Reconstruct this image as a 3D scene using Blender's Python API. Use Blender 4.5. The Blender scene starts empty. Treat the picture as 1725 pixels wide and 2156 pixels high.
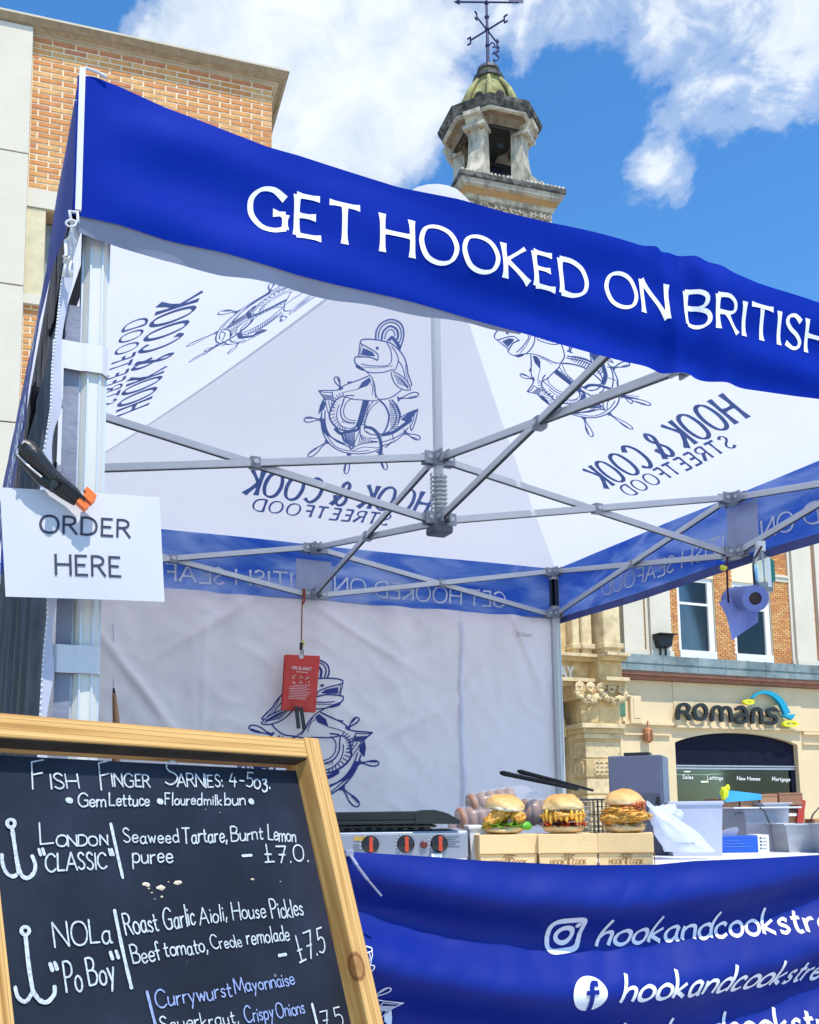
import bpy, bmesh, math, random
from mathutils import Vector as V, Matrix
R = math.radians
random.seed(7)
S = bpy.context.scene
COL = S.collection

# ---------------------------------------------------------------- camera
CAM = V((-0.1823, -1.8801, 1.0)); YAW, PITCH, ROLL = 0.4184, 0.1277, -0.0128
FPX, PCX, PCY, IW, IH = 2101.6, 841.1, 1443.4, 1725.0, 2156.0
_f = V((math.sin(YAW)*math.cos(PITCH), math.cos(YAW)*math.cos(PITCH), math.sin(PITCH)))
_r = V((math.cos(YAW), -math.sin(YAW), 0)); _u = _r.cross(_f)
AR = _r*math.cos(ROLL) + _u*math.sin(ROLL); AU = -_r*math.sin(ROLL) + _u*math.cos(ROLL); AF = _f
cd = bpy.data.cameras.new('camera'); cam = bpy.data.objects.new('camera', cd); COL.objects.link(cam); S.camera = cam
cam.matrix_world = Matrix(((AR.x, AU.x, -AF.x, CAM.x), (AR.y, AU.y, -AF.y, CAM.y), (AR.z, AU.z, -AF.z, CAM.z), (0, 0, 0, 1)))
cd.sensor_fit = 'VERTICAL'; cd.sensor_height = 36.0; cd.lens = FPX/IH*36.0
cd.shift_x = (IW/2-PCX)/IH; cd.shift_y = (PCY-IH/2)/IH          # a levelled shot: verticals corrected as in the photo
cd.clip_start = 0.05; cd.clip_end = 3000

# ---------------------------------------------------------------- sun, sky, exposure
SUN = V((0.05, -0.54, 1.04)).normalized()                         # towards the sun
sl = bpy.data.lights.new('sun', 'SUN'); sl.energy = 3.7; sl.angle = R(0.53); sl.color = (1.0, 0.92, 0.80)
so = bpy.data.objects.new('sun', sl); COL.objects.link(so); so.rotation_euler = SUN.to_track_quat('Z', 'Y').to_euler(); so.location = (0, 0, 30)
W = bpy.data.worlds.new('World'); S.world = W; W.use_nodes = True
nt = W.node_tree; nt.nodes.clear()
def N(t, typ, **k):
    n = t.nodes.new(typ)
    for a, b in k.items(): setattr(n, a, b)
    return n
wo = N(nt, 'ShaderNodeOutputWorld'); bg = N(nt, 'ShaderNodeBackground'); nt.links.new(bg.outputs[0], wo.inputs[0])
sky = N(nt, 'ShaderNodeTexSky', sky_type='NISHITA'); sky.sun_disc = False
sky.sun_elevation = math.asin(SUN.z); sky.sun_rotation = math.atan2(SUN.x, SUN.y); sky.air_density = 1.0; sky.dust_density = 0.35; sky.ozone_density = 3.0
bg.inputs[1].default_value = 0.15
def math_n(t, op, a, b=None, c=None, clamp=False):
    n = N(t, 'ShaderNodeMath', operation=op); n.use_clamp = clamp
    for i, x in enumerate((a, b, c)):
        if x is None: continue
        if isinstance(x, (int, float)): n.inputs[i].default_value = x
        else: t.links.new(x, n.inputs[i])
    return n.outputs[0]
def ramp(t, fac, stops, interp='LINEAR'):
    n = N(t, 'ShaderNodeValToRGB'); n.color_ramp.interpolation = interp; e = n.color_ramp.elements
    while len(e) < len(stops): e.new(0.5)
    for q, (p, c) in zip(e, stops):
        q.position = p; q.color = (c[0], c[1], c[2], 1) if isinstance(c, (tuple, list)) else (c, c, c, 1)
    t.links.new(fac, n.inputs[0]); return n.outputs[0]
def pdir(px, py):
    return (AF + AR*((px-PCX)/FPX) - AU*((py-PCY)/FPX)).normalized()
tc = N(nt, 'ShaderNodeTexCoord')
# clouds: noise broken up, thicker round a few directions of the sky
nz = N(nt, 'ShaderNodeTexNoise', noise_dimensions='3D'); nz.inputs['Scale'].default_value = 5.5; nz.inputs['Detail'].default_value = 12; nz.inputs['Roughness'].default_value = 0.58; nz.inputs['Distortion'].default_value = 0.35
mp = N(nt, 'ShaderNodeMapping'); mp.inputs['Scale'].default_value = (1.0, 1.0, 1.35); mp.inputs['Location'].default_value = (3.1, 0.4, 1.2)
nt.links.new(tc.outputs['Generated'], mp.inputs[0]); nt.links.new(mp.outputs[0], nz.inputs['Vector'])
acc = None
for (px, py, rad, w) in [(560, 110, 11, .26), (740, 190, 7, .20), (600, 250, 7, .10), (830, 320, 6, .10), (1540, 40, 11, .11), (1660, 160, 6, .06), (1180, 130, 7, .13), (1345, 440, 3.6, .30), (1510, 400, 2.5, .14), (1450, 290, 3.2, .12), (1180, 170, 3.5, .10), (1500, 470, 7, -.15), (1250, 240, 5, -.10), (960, 170, 6, .10), (1540, 390, 6, .10), (120, 20, 6, -.25),
                          (1050, 60, 7, -.12), (1300, 330, 8, -.16), (1100, 380, 7, -.14), (1650, 560, 9, -.2)]:
    d = pdir(px, py)
    vm = N(nt, 'ShaderNodeVectorMath', operation='DOT_PRODUCT'); nt.links.new(tc.outputs['Generated'], vm.inputs[0]); vm.inputs[1].default_value = d
    mr = N(nt, 'ShaderNodeMapRange', interpolation_type='SMOOTHSTEP'); nt.links.new(vm.outputs['Value'], mr.inputs[0])
    mr.inputs[1].default_value = math.cos(R(rad)); mr.inputs[2].default_value = 1.0; mr.inputs[3].default_value = 0; mr.inputs[4].default_value = w
    acc = mr.outputs[0] if acc is None else math_n(nt, 'ADD', acc, mr.outputs[0])
n2 = N(nt, 'ShaderNodeTexNoise'); n2.inputs['Scale'].default_value = 15; n2.inputs['Detail'].default_value = 9; n2.inputs['Roughness'].default_value = .62; n2.inputs['Distortion'].default_value = .6; nt.links.new(mp.outputs[0], n2.inputs['Vector'])
den = math_n(nt, 'ADD', math_n(nt, 'ADD', nz.outputs['Fac'], acc), math_n(nt, 'MULTIPLY_ADD', n2.outputs['Fac'], .42, -.21))
cov = ramp(nt, den, [(0.53, 0.0), (0.63, 0.38), (0.74, 0.86), (0.9, 0.97)], 'EASE')
ccol = ramp(nt, n2.outputs['Fac'], [(0.3, (3.6, 4.2, 4.9)), (0.65, (5.2, 5.5, 5.8))])
mx = N(nt, 'ShaderNodeMix', data_type='RGBA'); nt.links.new(cov, mx.inputs[0])
hs = N(nt, 'ShaderNodeHueSaturation'); hs.inputs['Saturation'].default_value = 1.22; hs.inputs['Value'].default_value = 1.25; nt.links.new(sky.outputs[0], hs.inputs['Color'])
tn = N(nt, 'ShaderNodeMix', data_type='RGBA', blend_type='MULTIPLY'); tn.inputs[0].default_value = 1; tn.inputs[7].default_value = (.76, .96, 1.03, 1); nt.links.new(hs.outputs[0], tn.inputs[6]); nt.links.new(tn.outputs[2], mx.inputs[6]); nt.links.new(ccol, mx.inputs[7]); nt.links.new(mx.outputs[2], bg.inputs[0])
S.view_settings.view_transform = 'Standard'; S.view_settings.look = 'None'; S.view_settings.exposure = 0.36; S.view_settings.gamma = 1
S.view_settings.use_curve_mapping = False
S.cycles.max_bounces = 8; S.cycles.transparent_max_bounces = 12

# ---------------------------------------------------------------- measuring: a sight line met with a real plane
def sight(px, py): return AF + AR*((px-PCX)/FPX) - AU*((py-PCY)/FPX)
def onP(px, py, P0, Nn):
    d = sight(px, py); return CAM + d*((V(P0)-CAM).dot(Nn)/d.dot(Nn))
def onY(px, py, Y): return onP(px, py, (0, Y, 0), V((0, 1, 0)))
def onX(px, py, X): return onP(px, py, (X, 0, 0), V((1, 0, 0)))
def dep(px, py, d): return CAM + sight(px, py)*d
def zf(ox, oy, s): return lambda x, y: ((ox+x/s)/1.9, (oy+y/s)/1.9)

# ---------------------------------------------------------------- materials
MATS = {}
def bsdf(m): return m.node_tree.nodes['Principled BSDF']
def mat(name, col, rough=0.6, metal=0.0, var=0.12, vscale=6.0, bump=0.0, bscale=60.0, spec=0.5, dirt=None, trans=0.0, tcol=None, stretch=None, coat=0.0, weave=False, alpha=1.0):
    if name in MATS: return MATS[name]
    m = bpy.data.materials.new(name); m.use_nodes = True; t = m.node_tree; b = bsdf(m)
    b.inputs['Roughness'].default_value = rough; b.inputs['Metallic'].default_value = metal; b.inputs['Specular IOR Level'].default_value = spec
    b.inputs['Coat Weight'].default_value = coat
    c = N(t, 'ShaderNodeTexCoord'); src = c.outputs['Object']
    if stretch:
        q = N(t, 'ShaderNodeMapping'); q.inputs['Scale'].default_value = stretch; t.links.new(src, q.inputs[0]); src = q.outputs[0]
    n = N(t, 'ShaderNodeTexNoise'); n.inputs['Scale'].default_value = vscale; n.inputs['Detail'].default_value = 6; n.inputs['Roughness'].default_value = 0.6; t.links.new(src, n.inputs['Vector'])
    lo = tuple(max(0, x*(1-var)) for x in col); hi = tuple(min(1, x*(1+var)) for x in col)
    cs = ramp(t, n.outputs['Fac'], [(0.3, lo), (0.7, hi)])
    if dirt:
        dc, amt, ds = dirt
        n3 = N(t, 'ShaderNodeTexNoise'); n3.inputs['Scale'].default_value = ds; n3.inputs['Detail'].default_value = 8; n3.inputs['Roughness'].default_value = .7; t.links.new(src, n3.inputs['Vector'])
        k = ramp(t, n3.outputs['Fac'], [(0.45, 0.0), (0.72, amt)])
        x = N(t, 'ShaderNodeMix', data_type='RGBA'); t.links.new(k, x.inputs[0]); t.links.new(cs, x.inputs[6]); x.inputs[7].default_value = (*dc, 1); cs = x.outputs[2]
    t.links.new(cs, b.inputs['Base Color'])
    rr = ramp(t, n.outputs['Fac'], [(0.3, min(1, rough*1.12)), (0.7, rough*0.88)]); t.links.new(rr, b.inputs['Roughness'])
    if bump:
        nb = N(t, 'ShaderNodeTexNoise'); nb.inputs['Scale'].default_value = bscale; nb.inputs['Detail'].default_value = 5; t.links.new(src, nb.inputs['Vector'])
        bu = N(t, 'ShaderNodeBump'); bu.inputs['Strength'].default_value = bump; bu.inputs['Distance'].default_value = 0.01; t.links.new(nb.outputs['Fac'], bu.inputs['Height']); t.links.new(bu.outputs[0], b.inputs['Normal'])
    if trans:
        tr = N(t, 'ShaderNodeBsdfTranslucent'); o = t.nodes['Material Output']; ms = N(t, 'ShaderNodeMixShader'); ms.inputs[0].default_value = trans
        if tcol: tr.inputs[0].default_value = (*tcol, 1)
        else: t.links.new(cs, tr.inputs[0])
        t.links.new(b.outputs[0], ms.inputs[1]); t.links.new(tr.outputs[0], ms.inputs[2]); t.links.new(ms.outputs[0], o.inputs[0])
    if alpha < 1: b.inputs['Alpha'].default_value = alpha
    MATS[name] = m; return m

# ---------------------------------------------------------------- mesh helpers
def tag(o, label=None, cat=None, group=None, kind=None):
    for k, v in (('label', label), ('category', cat), ('group', group), ('kind', kind)):
        if v: o[k] = v
    return o
def worigin(o):
    p = V((0, 0, 0))
    while o is not None: p += o.location; o = o.parent
    return p
def thing(name, loc, label, cat, group=None):
    o = bpy.data.objects.new(name, None); COL.objects.link(o); o.location = loc; o.empty_display_size = .1
    return tag(o, label, cat, group)
def link_mesh(name, verts, faces, m, parent=None, smooth=False, at=None):
    me = bpy.data.meshes.new(name); org = worigin(parent) if parent else (V(at) if at is not None else V((0, 0, 0)))
    me.from_pydata([tuple(V(v)-org) for v in verts], [], faces); me.update()
    if smooth: me.polygons.foreach_set('use_smooth', [True]*len(me.polygons))
    o = bpy.data.objects.new(name, me); COL.objects.link(o)
    if parent: o.parent = parent
    else: o.location = org
    for x in (m if isinstance(m, (list, tuple)) else [m]): me.materials.append(x)
    return o
def frame_of(d, up=V((0, 0, 1))):
    d = d.normalized(); s = d.cross(up)
    if s.length < 1e-4: s = d.cross(V((0, 1, 0)))
    s.normalize(); return d, s, s.cross(d).normalized()
class MB:
    def __init__(s): s.v = []; s.f = []
    def add(s, vs, fs):
        n = len(s.v); s.v += [V(x) for x in vs]; s.f += [tuple(i+n for i in q) for q in fs]; return s
    def boxf(s, o, ax, ay, az):
        """box from corner o with three edge vectors"""
        o, ax, ay, az = V(o), V(ax), V(ay), V(az)
        c = [o, o+ax, o+ax+ay, o+ay]; c += [q+az for q in c]
        return s.add(c, [(0, 3, 2, 1), (4, 5, 6, 7), (0, 1, 5, 4), (1, 2, 6, 5), (2, 3, 7, 6), (3, 0, 4, 7)])
    def box(s, a, b):
        a, b = V(a), V(b); lo = V(map(min, a, b)); hi = V(map(max, a, b))
        return s.boxf(lo, (hi.x-lo.x, 0, 0), (0, hi.y-lo.y, 0), (0, 0, hi.z-lo.z))
    def bbox(s, a, b, c=0.004):
        """box with chamfered vertical and horizontal edges"""
        a, b = V(a), V(b); lo = V(map(min, a, b)); hi = V(map(max, a, b)); bm = bmesh.new()
        bmesh.ops.create_cube(bm, size=1.0)
        for v in bm.verts: v.co = V((lo[i]+(v.co[i]+.5)*(hi[i]-lo[i]) for i in range(3)))
        bmesh.ops.bevel(bm, geom=bm.edges[:], offset=min(c, .45*min(hi[i]-lo[i] for i in range(3))), segments=2, affect='EDGES', profile=.5)
        s.bm(bm); return s
    def bm(s, bm, M=None):
        bm.verts.ensure_lookup_table(); bm.verts.index_update()
        s.add([(M @ v.co) if M else v.co.copy() for v in bm.verts], [tuple(v.index for v in q.verts) for q in bm.faces]); bm.free(); return s
    def bar(s, p, q, w, h, up=V((0, 0, 1)), c=0.0):
        p, q = V(p), V(q); d, sd, u = frame_of(q-p, V(up)); L = (q-p).length
        if c:
            pts = [(-w/2+c, -h/2), (w/2-c, -h/2), (w/2, -h/2+c), (w/2, h/2-c), (w/2-c, h/2), (-w/2+c, h/2), (-w/2, h/2-c), (-w/2, -h/2+c)]
            a = [p+sd*x+u*y for x, y in pts]; b = [k+d*L for k in a]; n = len(pts)
            return s.add(a+b, [tuple(range(n))[::-1], tuple(range(n, 2*n))]+[(i, (i+1) % n, n+(i+1) % n, n+i) for i in range(n)])
        return s.boxf(p-sd*w/2-u*h/2, sd*w, u*h, d*L)
    def tube(s, pts, r, n=10, cap=True, closed=False):
        pts = [V(x) for x in pts]; rs = r if isinstance(r, (list, tuple)) else [r]*len(pts)
        base = len(s.v); k = len(pts); ref = None; rings = []
        for i, p in enumerate(pts):
            d = (pts[(i+1) % k]-pts[i-1]) if closed else (pts[min(i+1, k-1)]-pts[max(i-1, 0)])
            d.normalize()
            if ref is None:
                ref = d.cross(V((0, 0, 1)));
                if ref.length < .1: ref = d.cross(V((0, 1, 0)))
            ref = (ref-d*ref.dot(d)).normalized(); w = d.cross(ref)
            rings.append([p+(ref*math.cos(a)+w*math.sin(a))*rs[i] for a in [2*math.pi*j/n for j in range(n)]])
        vs = [x for q in rings for x in q]; fs = []
        for i in range(k if closed else k-1):
            for j in range(n):
                a, b = i*n+j, i*n+(j+1) % n; c, d = ((i+1) % k)*n+(j+1) % n, ((i+1) % k)*n+j; fs.append((a, b, c, d))
        if cap and not closed: fs += [tuple(range(n))[::-1], tuple(range((k-1)*n, k*n))]
        return s.add(vs, fs)
    def lathe(s, c, prof, n=20, ax=V((0, 0, 1)), sx=1.0, sy=1.0, rot=0.0):
        c = V(c); d, a, b = frame_of(V(ax), V((0, 1, 0)) if abs(V(ax).normalized().z) > .9 else V((0, 0, 1)))
        vs = []; fs = []
        for r, h in prof:
            for j in range(n):
                t = 2*math.pi*j/n+rot; vs.append(c+d*h+a*(r*math.cos(t)*sx)+b*(r*math.sin(t)*sy))
        for i in range(len(prof)-1):
            for j in range(n): fs.append((i*n+j, i*n+(j+1) % n, (i+1)*n+(j+1) % n, (i+1)*n+j))
        fs += [tuple(range(n))[::-1], tuple(range((len(prof)-1)*n, len(prof)*n))]
        return s.add(vs, fs)
    def blob(s, c, r, sub=3, amp=0.0, freq=3.0, seed=0, M=None):
        from mathutils import noise
        bm = bmesh.new(); bmesh.ops.create_icosphere(bm, subdivisions=sub, radius=1.0); c = V(c); r = V(r) if not isinstance(r, (int, float)) else V((r, r, r))
        for v in bm.verts:
            k = 1+amp*noise.noise(v.co*freq+V((seed*3.1, seed*1.7, seed)))+amp*.5*noise.noise(v.co*freq*2.3+V((seed, 5, 2)))
            q = V((v.co.x*r.x*k, v.co.y*r.y*k, v.co.z*r.z*k)); v.co = (M @ q if M else q)+c
        return s.bm(bm)
    def prism(s, poly, ext):
        poly = [V(x) for x in poly]; n = len(poly); e = V(ext)
        return s.add(poly+[p+e for p in poly], [tuple(range(n))[::-1], tuple(range(n, 2*n))]+[(i, (i+1) % n, n+(i+1) % n, n+i) for i in range(n)])
    def grid(s, fn, nu, nv):
        vs = [fn(i/nu, j/nv) for j in range(nv+1) for i in range(nu+1)]
        return s.add(vs, [(j*(nu+1)+i, j*(nu+1)+i+1, (j+1)*(nu+1)+i+1, (j+1)*(nu+1)+i) for j in range(nv) for i in range(nu)])
    def build(s, name, m, parent=None, smooth=False, at=None):
        o = link_mesh(name, s.v, s.f, m, parent, False, at)
        me = o.data
        if name not in ('bricks',):
            bm = bmesh.new(); bm.from_mesh(me); bmesh.ops.recalc_face_normals(bm, faces=bm.faces); bm.to_mesh(me); bm.free()
        if smooth:
            me.polygons.foreach_set('use_smooth', [True]*len(me.polygons))
            if smooth != True: me.set_sharp_from_angle(angle=R(smooth))
        return o
def copy_tree(o, parent=None):
    c = o.copy(); COL.objects.link(c)
    if parent: c.parent = parent
    for ch in list(o.children): copy_tree(ch, c)
    return c
from mathutils import noise as NZ
def nz3(x, y, z=0.0): return NZ.noise(V((x, y, z)))
def lerp(a, b, t): return a+(b-a)*t
def interp(x, tab):
    if x <= tab[0][0]: (a, b), (c, d) = tab[0], tab[1]
    elif x >= tab[-1][0]: (a, b), (c, d) = tab[-2], tab[-1]
    else:
        for i in range(len(tab)-1):
            if tab[i][0] <= x <= tab[i+1][0]: (a, b), (c, d) = tab[i], tab[i+1]; break
    return b+(d-b)*(x-a)/(c-a)

# ---------------------------------------------------------------- lettering: hand drawn strokes laid on a surface
def smooth_pts(p, n=8, closed=False):
    out = []; k = len(p)
    for i in range(k-1 if not closed else k):
        a, b, c, d = (p[(i+j-1) % k] if closed else p[max(0, min(k-1, i+j-1))] for j in range(4))
        for t in [q/n for q in range(n)]:
            out.append(tuple(.5*((2*b[m])+(-a[m]+c[m])*t+(2*a[m]-5*b[m]+4*c[m]-d[m])*t*t+(-a[m]+3*b[m]-3*c[m]+d[m])*t**3) for m in (0, 1)))
    out.append(p[0] if closed else p[-1]); return out
GL = {
'A': '.82|0,0 .4,1 .8,0;.14,.35 .66,.35', 'B': '.62|0,0 0,1;~0,1 .3,1 .5,.88 .48,.66 .3,.54 0,.53;~0,.53 .33,.53 .58,.42 .6,.2 .42,.02 0,0',
'C': '.76|~.72,.84 .5,1 .25,.96 .05,.75 0,.5 .05,.25 .25,.04 .5,0 .74,.14', 'D': '.78|0,0 0,1;~0,1 .35,1 .65,.84 .76,.5 .65,.16 .35,0 0,0',
'E': '.55|.5,1 0,1 0,0 .54,0;0,.52 .42,.52', 'F': '.52|.5,1 0,1 0,0;0,.52 .42,.52', 'G': '.84|~.76,.84 .52,1 .25,.96 .05,.75 0,.5 .05,.25 .25,.03 .52,0 .78,.1;.78,.1 .78,.46 .52,.46',
'H': '.74|0,0 0,1;.72,0 .72,1;0,.52 .72,.52', 'I': '.06|.03,0 .03,1', 'J': '.4|~.36,1 .36,.3 .3,.06 .1,0 0,.1', 'K': '.66|0,0 0,1;.6,1 .04,.5 .64,0', 'L': '.5|0,1 0,0 .5,0',
'M': '.94|0,0 .1,1 .46,.2 .82,1 .92,0', 'N': '.76|0,0 0,1 .74,0 .74,1', 'O': '.88|*.44,1 .13,.88 0,.5 .13,.12 .44,0 .75,.12 .88,.5 .75,.88',
'P': '.58|0,0 0,1;~0,1 .35,1 .56,.86 .56,.64 .35,.5 0,.48', 'R': '.64|0,0 0,1;~0,1 .33,1 .54,.88 .54,.66 .33,.53 0,.52;.28,.52 .64,0',
'S': '.52|~.48,.86 .3,1 .1,.93 .04,.75 .16,.58 .38,.44 .5,.26 .42,.07 .22,0 .02,.12', 'T': '.7|0,1 .7,1;.35,1 .35,0', 'U': '.7|~0,1 0,.35 .1,.06 .35,0 .6,.06 .7,.35 .7,1',
'V': '.7|0,1 .35,0 .7,1', 'W': '1.|0,1 .25,0 .5,.8 .75,0 1,1', 'X': '.65|0,0 .65,1;0,1 .65,0', 'Y': '.66|0,1 .33,.48 .66,1;.33,.48 .33,0', 'Z': '.6|0,1 .6,1 0,0 .6,0',
'&': '.8|~.78,0 .2,.68 .18,.9 .34,1 .5,.88 .46,.7 .08,.36 .08,.12 .28,0 .52,.08 .74,.42', '.': '.08|.04,0 .04,.05', ',': '.1|.08,.08 .0,-.16', ':': '.08|.04,.05 .04,.12;.04,.5 .04,.57',
'-': '.4|.04,.42 .36,.42', '"': '.25|.05,1 .08,.76;.2,1 .22,.76', '4': '.6|.22,1 .02,.38 .58,.38;.42,.7 .42,0', '5': '.52|.5,1 .1,1 .06,.56;~.06,.56 .3,.62 .5,.48 .48,.16 .26,0 .02,.08',
'7': '.56|0,1 .54,1 .2,0;.12,.48 .46,.48', '0': '.6|*.3,1 .07,.85 0,.5 .07,.15 .3,0 .53,.15 .6,.5 .53,.85', '£': '.55|.12,1 .22,0;.04,0 .52,.02;.04,.44 .36,.44',
'a': '.5|~.42,.44 .28,.52 .08,.44 0,.24 .08,.03 .26,0 .42,.16;~.43,.5 .42,.2 .46,.02 .54,.02', 'b': '.48|0,1 0,0;~0,.3 .14,.5 .34,.5 .47,.34 .44,.1 .24,0 0,.1', 'c': '.42|~.4,.42 .26,.52 .08,.44 0,.24 .08,.04 .26,0 .42,.1',
'd': '.5|~.46,.42 .28,.52 .08,.44 0,.24 .08,.03 .26,0 .46,.14;.47,1 .47,0', 'e': '.46|~.02,.27 .42,.29 .4,.46 .24,.53 .06,.43 0,.24 .08,.04 .26,0 .44,.1', 'f': '.36|~.38,.92 .26,1 .16,.9 .14,.7 .14,0;0,.5 .32,.5',
'g': '.5|~.44,.44 .28,.52 .08,.44 0,.26 .08,.06 .26,.02 .44,.16;~.46,.5 .46,-.1 .38,-.3 .2,-.34 .04,-.24', 'h': '.46|0,1 0,0;~0,.3 .14,.48 .32,.5 .43,.38 .44,0', 'i': '.08|.04,.5 .04,0;.04,.7 .04,.75', 'k': '.46|0,1 0,0;.4,.5 .04,.24 .44,0',
'l': '.1|.04,1 .05,0', 'm': '.74|0,.5 0,0;~0,.3 .12,.48 .26,.5 .35,.38 .36,0;~.36,.3 .48,.48 .62,.5 .71,.38 .72,0', 'n': '.46|0,.5 0,0;~0,.3 .14,.48 .32,.5 .43,.38 .44,0', 'o': '.5|*.25,.52 .06,.43 0,.26 .06,.08 .25,0 .44,.08 .5,.26 .44,.43',
'p': '.48|0,.5 0,-.36;~0,.34 .14,.5 .34,.5 .47,.34 .44,.1 .24,0 0,.1', 'r': '.32|0,.5 0,0;~0,.3 .12,.46 .3,.5', 's': '.36|~.34,.44 .2,.52 .06,.44 .08,.32 .28,.22 .34,.1 .2,0 .02,.06', 't': '.34|~.14,.8 .13,.2 .2,.02 .34,.04;0,.52 .32,.54',
'u': '.46|~0,.5 0,.16 .1,.01 .28,.02 .42,.18;.44,.5 .45,0', 'v': '.44|0,.5 .2,0 .42,.5', 'w': '.66|0,.5 .16,0 .32,.42 .48,0 .64,.5', 'x': '.42|0,.5 .42,0;.42,.5 0,0', 'y': '.46|0,.5 .22,.04;.44,.5 .12,-.36', 'z': '.42|~.04,.46 .34,.48 .3,.3 .16,.24 .38,.12 .34,-.12 .1,-.2 .0,-.1'}
def parse(g):
    w, body = g.split('|'); st = []
    for s in body.split(';'):
        mode = s[0] if s[0] in '~*' else ''; pts = [tuple(map(float, q.split(','))) for q in s.lstrip('~*').split()]
        if mode == '~': st.append((smooth_pts(pts), True))
        elif mode == '*': st.append((smooth_pts(pts, 8, True), True))
        else:
            for i in range(len(pts)-1): st.append(([pts[i], pts[i+1]], False))
    return float(w), st
GLP = {k: parse(v) for k, v in GL.items()}
def layout(text, gap=.2, space=.45, jitter=0.0, rnd=None):
    x = 0; out = []
    for ch in text:
        if ch == ' ': x += space; continue
        w, st = GLP[ch]; dy = (rnd.uniform(-1, 1)*jitter if rnd else 0); sc = 1+(rnd.uniform(-1, 1)*jitter if rnd else 0); sh = (rnd.uniform(-.6, 1)*jitter if rnd else 0)
        for pts, cur in st: out.append(([(x+a*sc+b*sh, b*sc+dy) for a, b in pts], cur))
        x += w+gap
    return out, x-gap
class Ink:
    """flat print: ribbons laid 1-2 mm proud of the surface given by place(u, v) -> point"""
    def __init__(s, place, nrm, lift=.0012, step=.02, thick=0.0): s.mb = MB(); s.place = place; s.n = nrm; s.lift = lift; s.step = step; s.k = 0; s.thick = thick; s.done = []
    def P(s, u, v, l): return s.place(u, v)+V(s.n)*l
    def ribbon(s, pts, w, style='plain', pen=.6):
        if len(pts) < 2: return
        q = [pts[0]]                                                     # resample
        for a, b in zip(pts, pts[1:]):
            L = math.hypot(b[0]-a[0], b[1]-a[1]); n = max(1, int(L/s.step+.5))
            q += [(a[0]+(b[0]-a[0])*i/n, a[1]+(b[1]-a[1])*i/n) for i in range(1, n+1)]
        tot = sum(math.hypot(b[0]-a[0], b[1]-a[1]) for a, b in zip(q, q[1:]))
        if tot < 1e-6: return
        closed = math.hypot(q[0][0]-q[-1][0], q[0][1]-q[-1][1]) < 1e-6
        d0 = (q[1][0]-q[0][0], q[1][1]-q[0][1]); l0 = math.hypot(*d0) or 1; d1 = (q[-1][0]-q[-2][0], q[-1][1]-q[-2][1]); l1 = math.hypot(*d1) or 1
        if style in ('round', 'chalk') and not closed:
            q = [(q[0][0]-d0[0]/l0*w*k, q[0][1]-d0[1]/l0*w*k) for k in (.95, .6)]+q+[(q[-1][0]+d1[0]/l1*w*k, q[-1][1]+d1[1]/l1*w*k) for k in (.6, .95)]
        elif style in ('flare', 'plain') and not closed:
            e = .55*w if style == 'plain' else .2*w
            q[0] = (q[0][0]-d0[0]/l0*e, q[0][1]-d0[1]/l0*e); q[-1] = (q[-1][0]+d1[0]/l1*e, q[-1][1]+d1[1]/l1*e)
        m = len(q); lift = s.lift+(s.k % 7)*.00012; s.k += 1; L = []; Rr = []; run = 0
        for i, p in enumerate(q):
            a, b = q[max(0, i-1)], q[min(m-1, i+1)]
            if closed and i in (0, m-1): a, b = q[-2], q[1]
            dx, dy = b[0]-a[0], b[1]-a[1]; l = math.hypot(dx, dy) or 1; nx, ny = -dy/l, dx/l
            if i: run += math.hypot(p[0]-q[i-1][0], p[1]-q[i-1][1])
            t = run/tot if tot else 0; h = w
            if style in ('flare', 'pen', 'flareslant'):
                th = math.atan2(dy, dx); h = w*(.62+.55*abs(math.sin(th-pen)))
            if style == 'flare' and not closed: h *= 1+.42*abs(2*t-1)**4
            if style in ('round', 'chalk') and not closed:
                if i in (0, m-1): h = w*.3
                elif i in (1, m-2): h = w*.8
            if style == 'chalk': h *= 1+.22*nz3(p[0]*9/max(w, .001)*.05+s.k, p[1]*9/max(w, .001)*.05, s.k)
            L.append(s.P(p[0]+nx*h, p[1]+ny*h, lift)); Rr.append(s.P(p[0]-nx*h, p[1]-ny*h, lift))
        s.mb.add(L+Rr, [(i, i+1, m+i+1, m+i) for i in range(m-1)])
        if s.thick:
            e = V(s.n)*(-s.thick); n0 = len(L); s.mb.add(L+Rr+[x+e for x in L]+[x+e for x in Rr], [(i, i+1, 2*n0+i+1, 2*n0+i) for i in range(m-1)]+[(n0+i, n0+i+1, 3*n0+i+1, 3*n0+i) for i in range(m-1)]+([] if closed else [(0, n0, 3*n0, 2*n0), (m-1, n0+m-1, 3*n0+m-1, 2*n0+m-1)]))
    def fill(s, poly):
        lift = s.lift+(s.k % 7)*.00012; s.k += 1; n = len(poly); cx = sum(p[0] for p in poly)/n; cy = sum(p[1] for p in poly)/n
        vs = [s.P(cx, cy, lift)]+[s.P(*p, lift) for p in poly]; s.mb.add(vs, [(0, i+1, (i+1) % n+1) for i in range(n)])
    def word(s, text, o, e, t, w=.09, style='plain', gap=.2, space=.45, pen=.6, full=None, slant=0., jitter=0., seed=0, fill_inline=False):
        """text from baseline start o to baseline end e, t = point one cap height above o; all (u, v)"""
        s.cut()
        rnd = random.Random(seed); _, width = layout(text, gap, space); st, _ = layout(full or text, gap, space, jitter, rnd)
        X = ((e[0]-o[0])/width, (e[1]-o[1])/width); Y = (t[0]-o[0], t[1]-o[1]); sc = math.hypot(*Y)
        for pts, cur in st:
            pts = [(o[0]+X[0]*(a+slant*b)+Y[0]*b, o[1]+X[1]*(a+slant*b)+Y[1]*b) for a, b in pts]
            s.ribbon(pts, w*sc*.5, style, pen)
        s.cut()
    def cut(s):
        if s.mb.v: s.done.append(s.mb)
        s.mb = MB()
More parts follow.
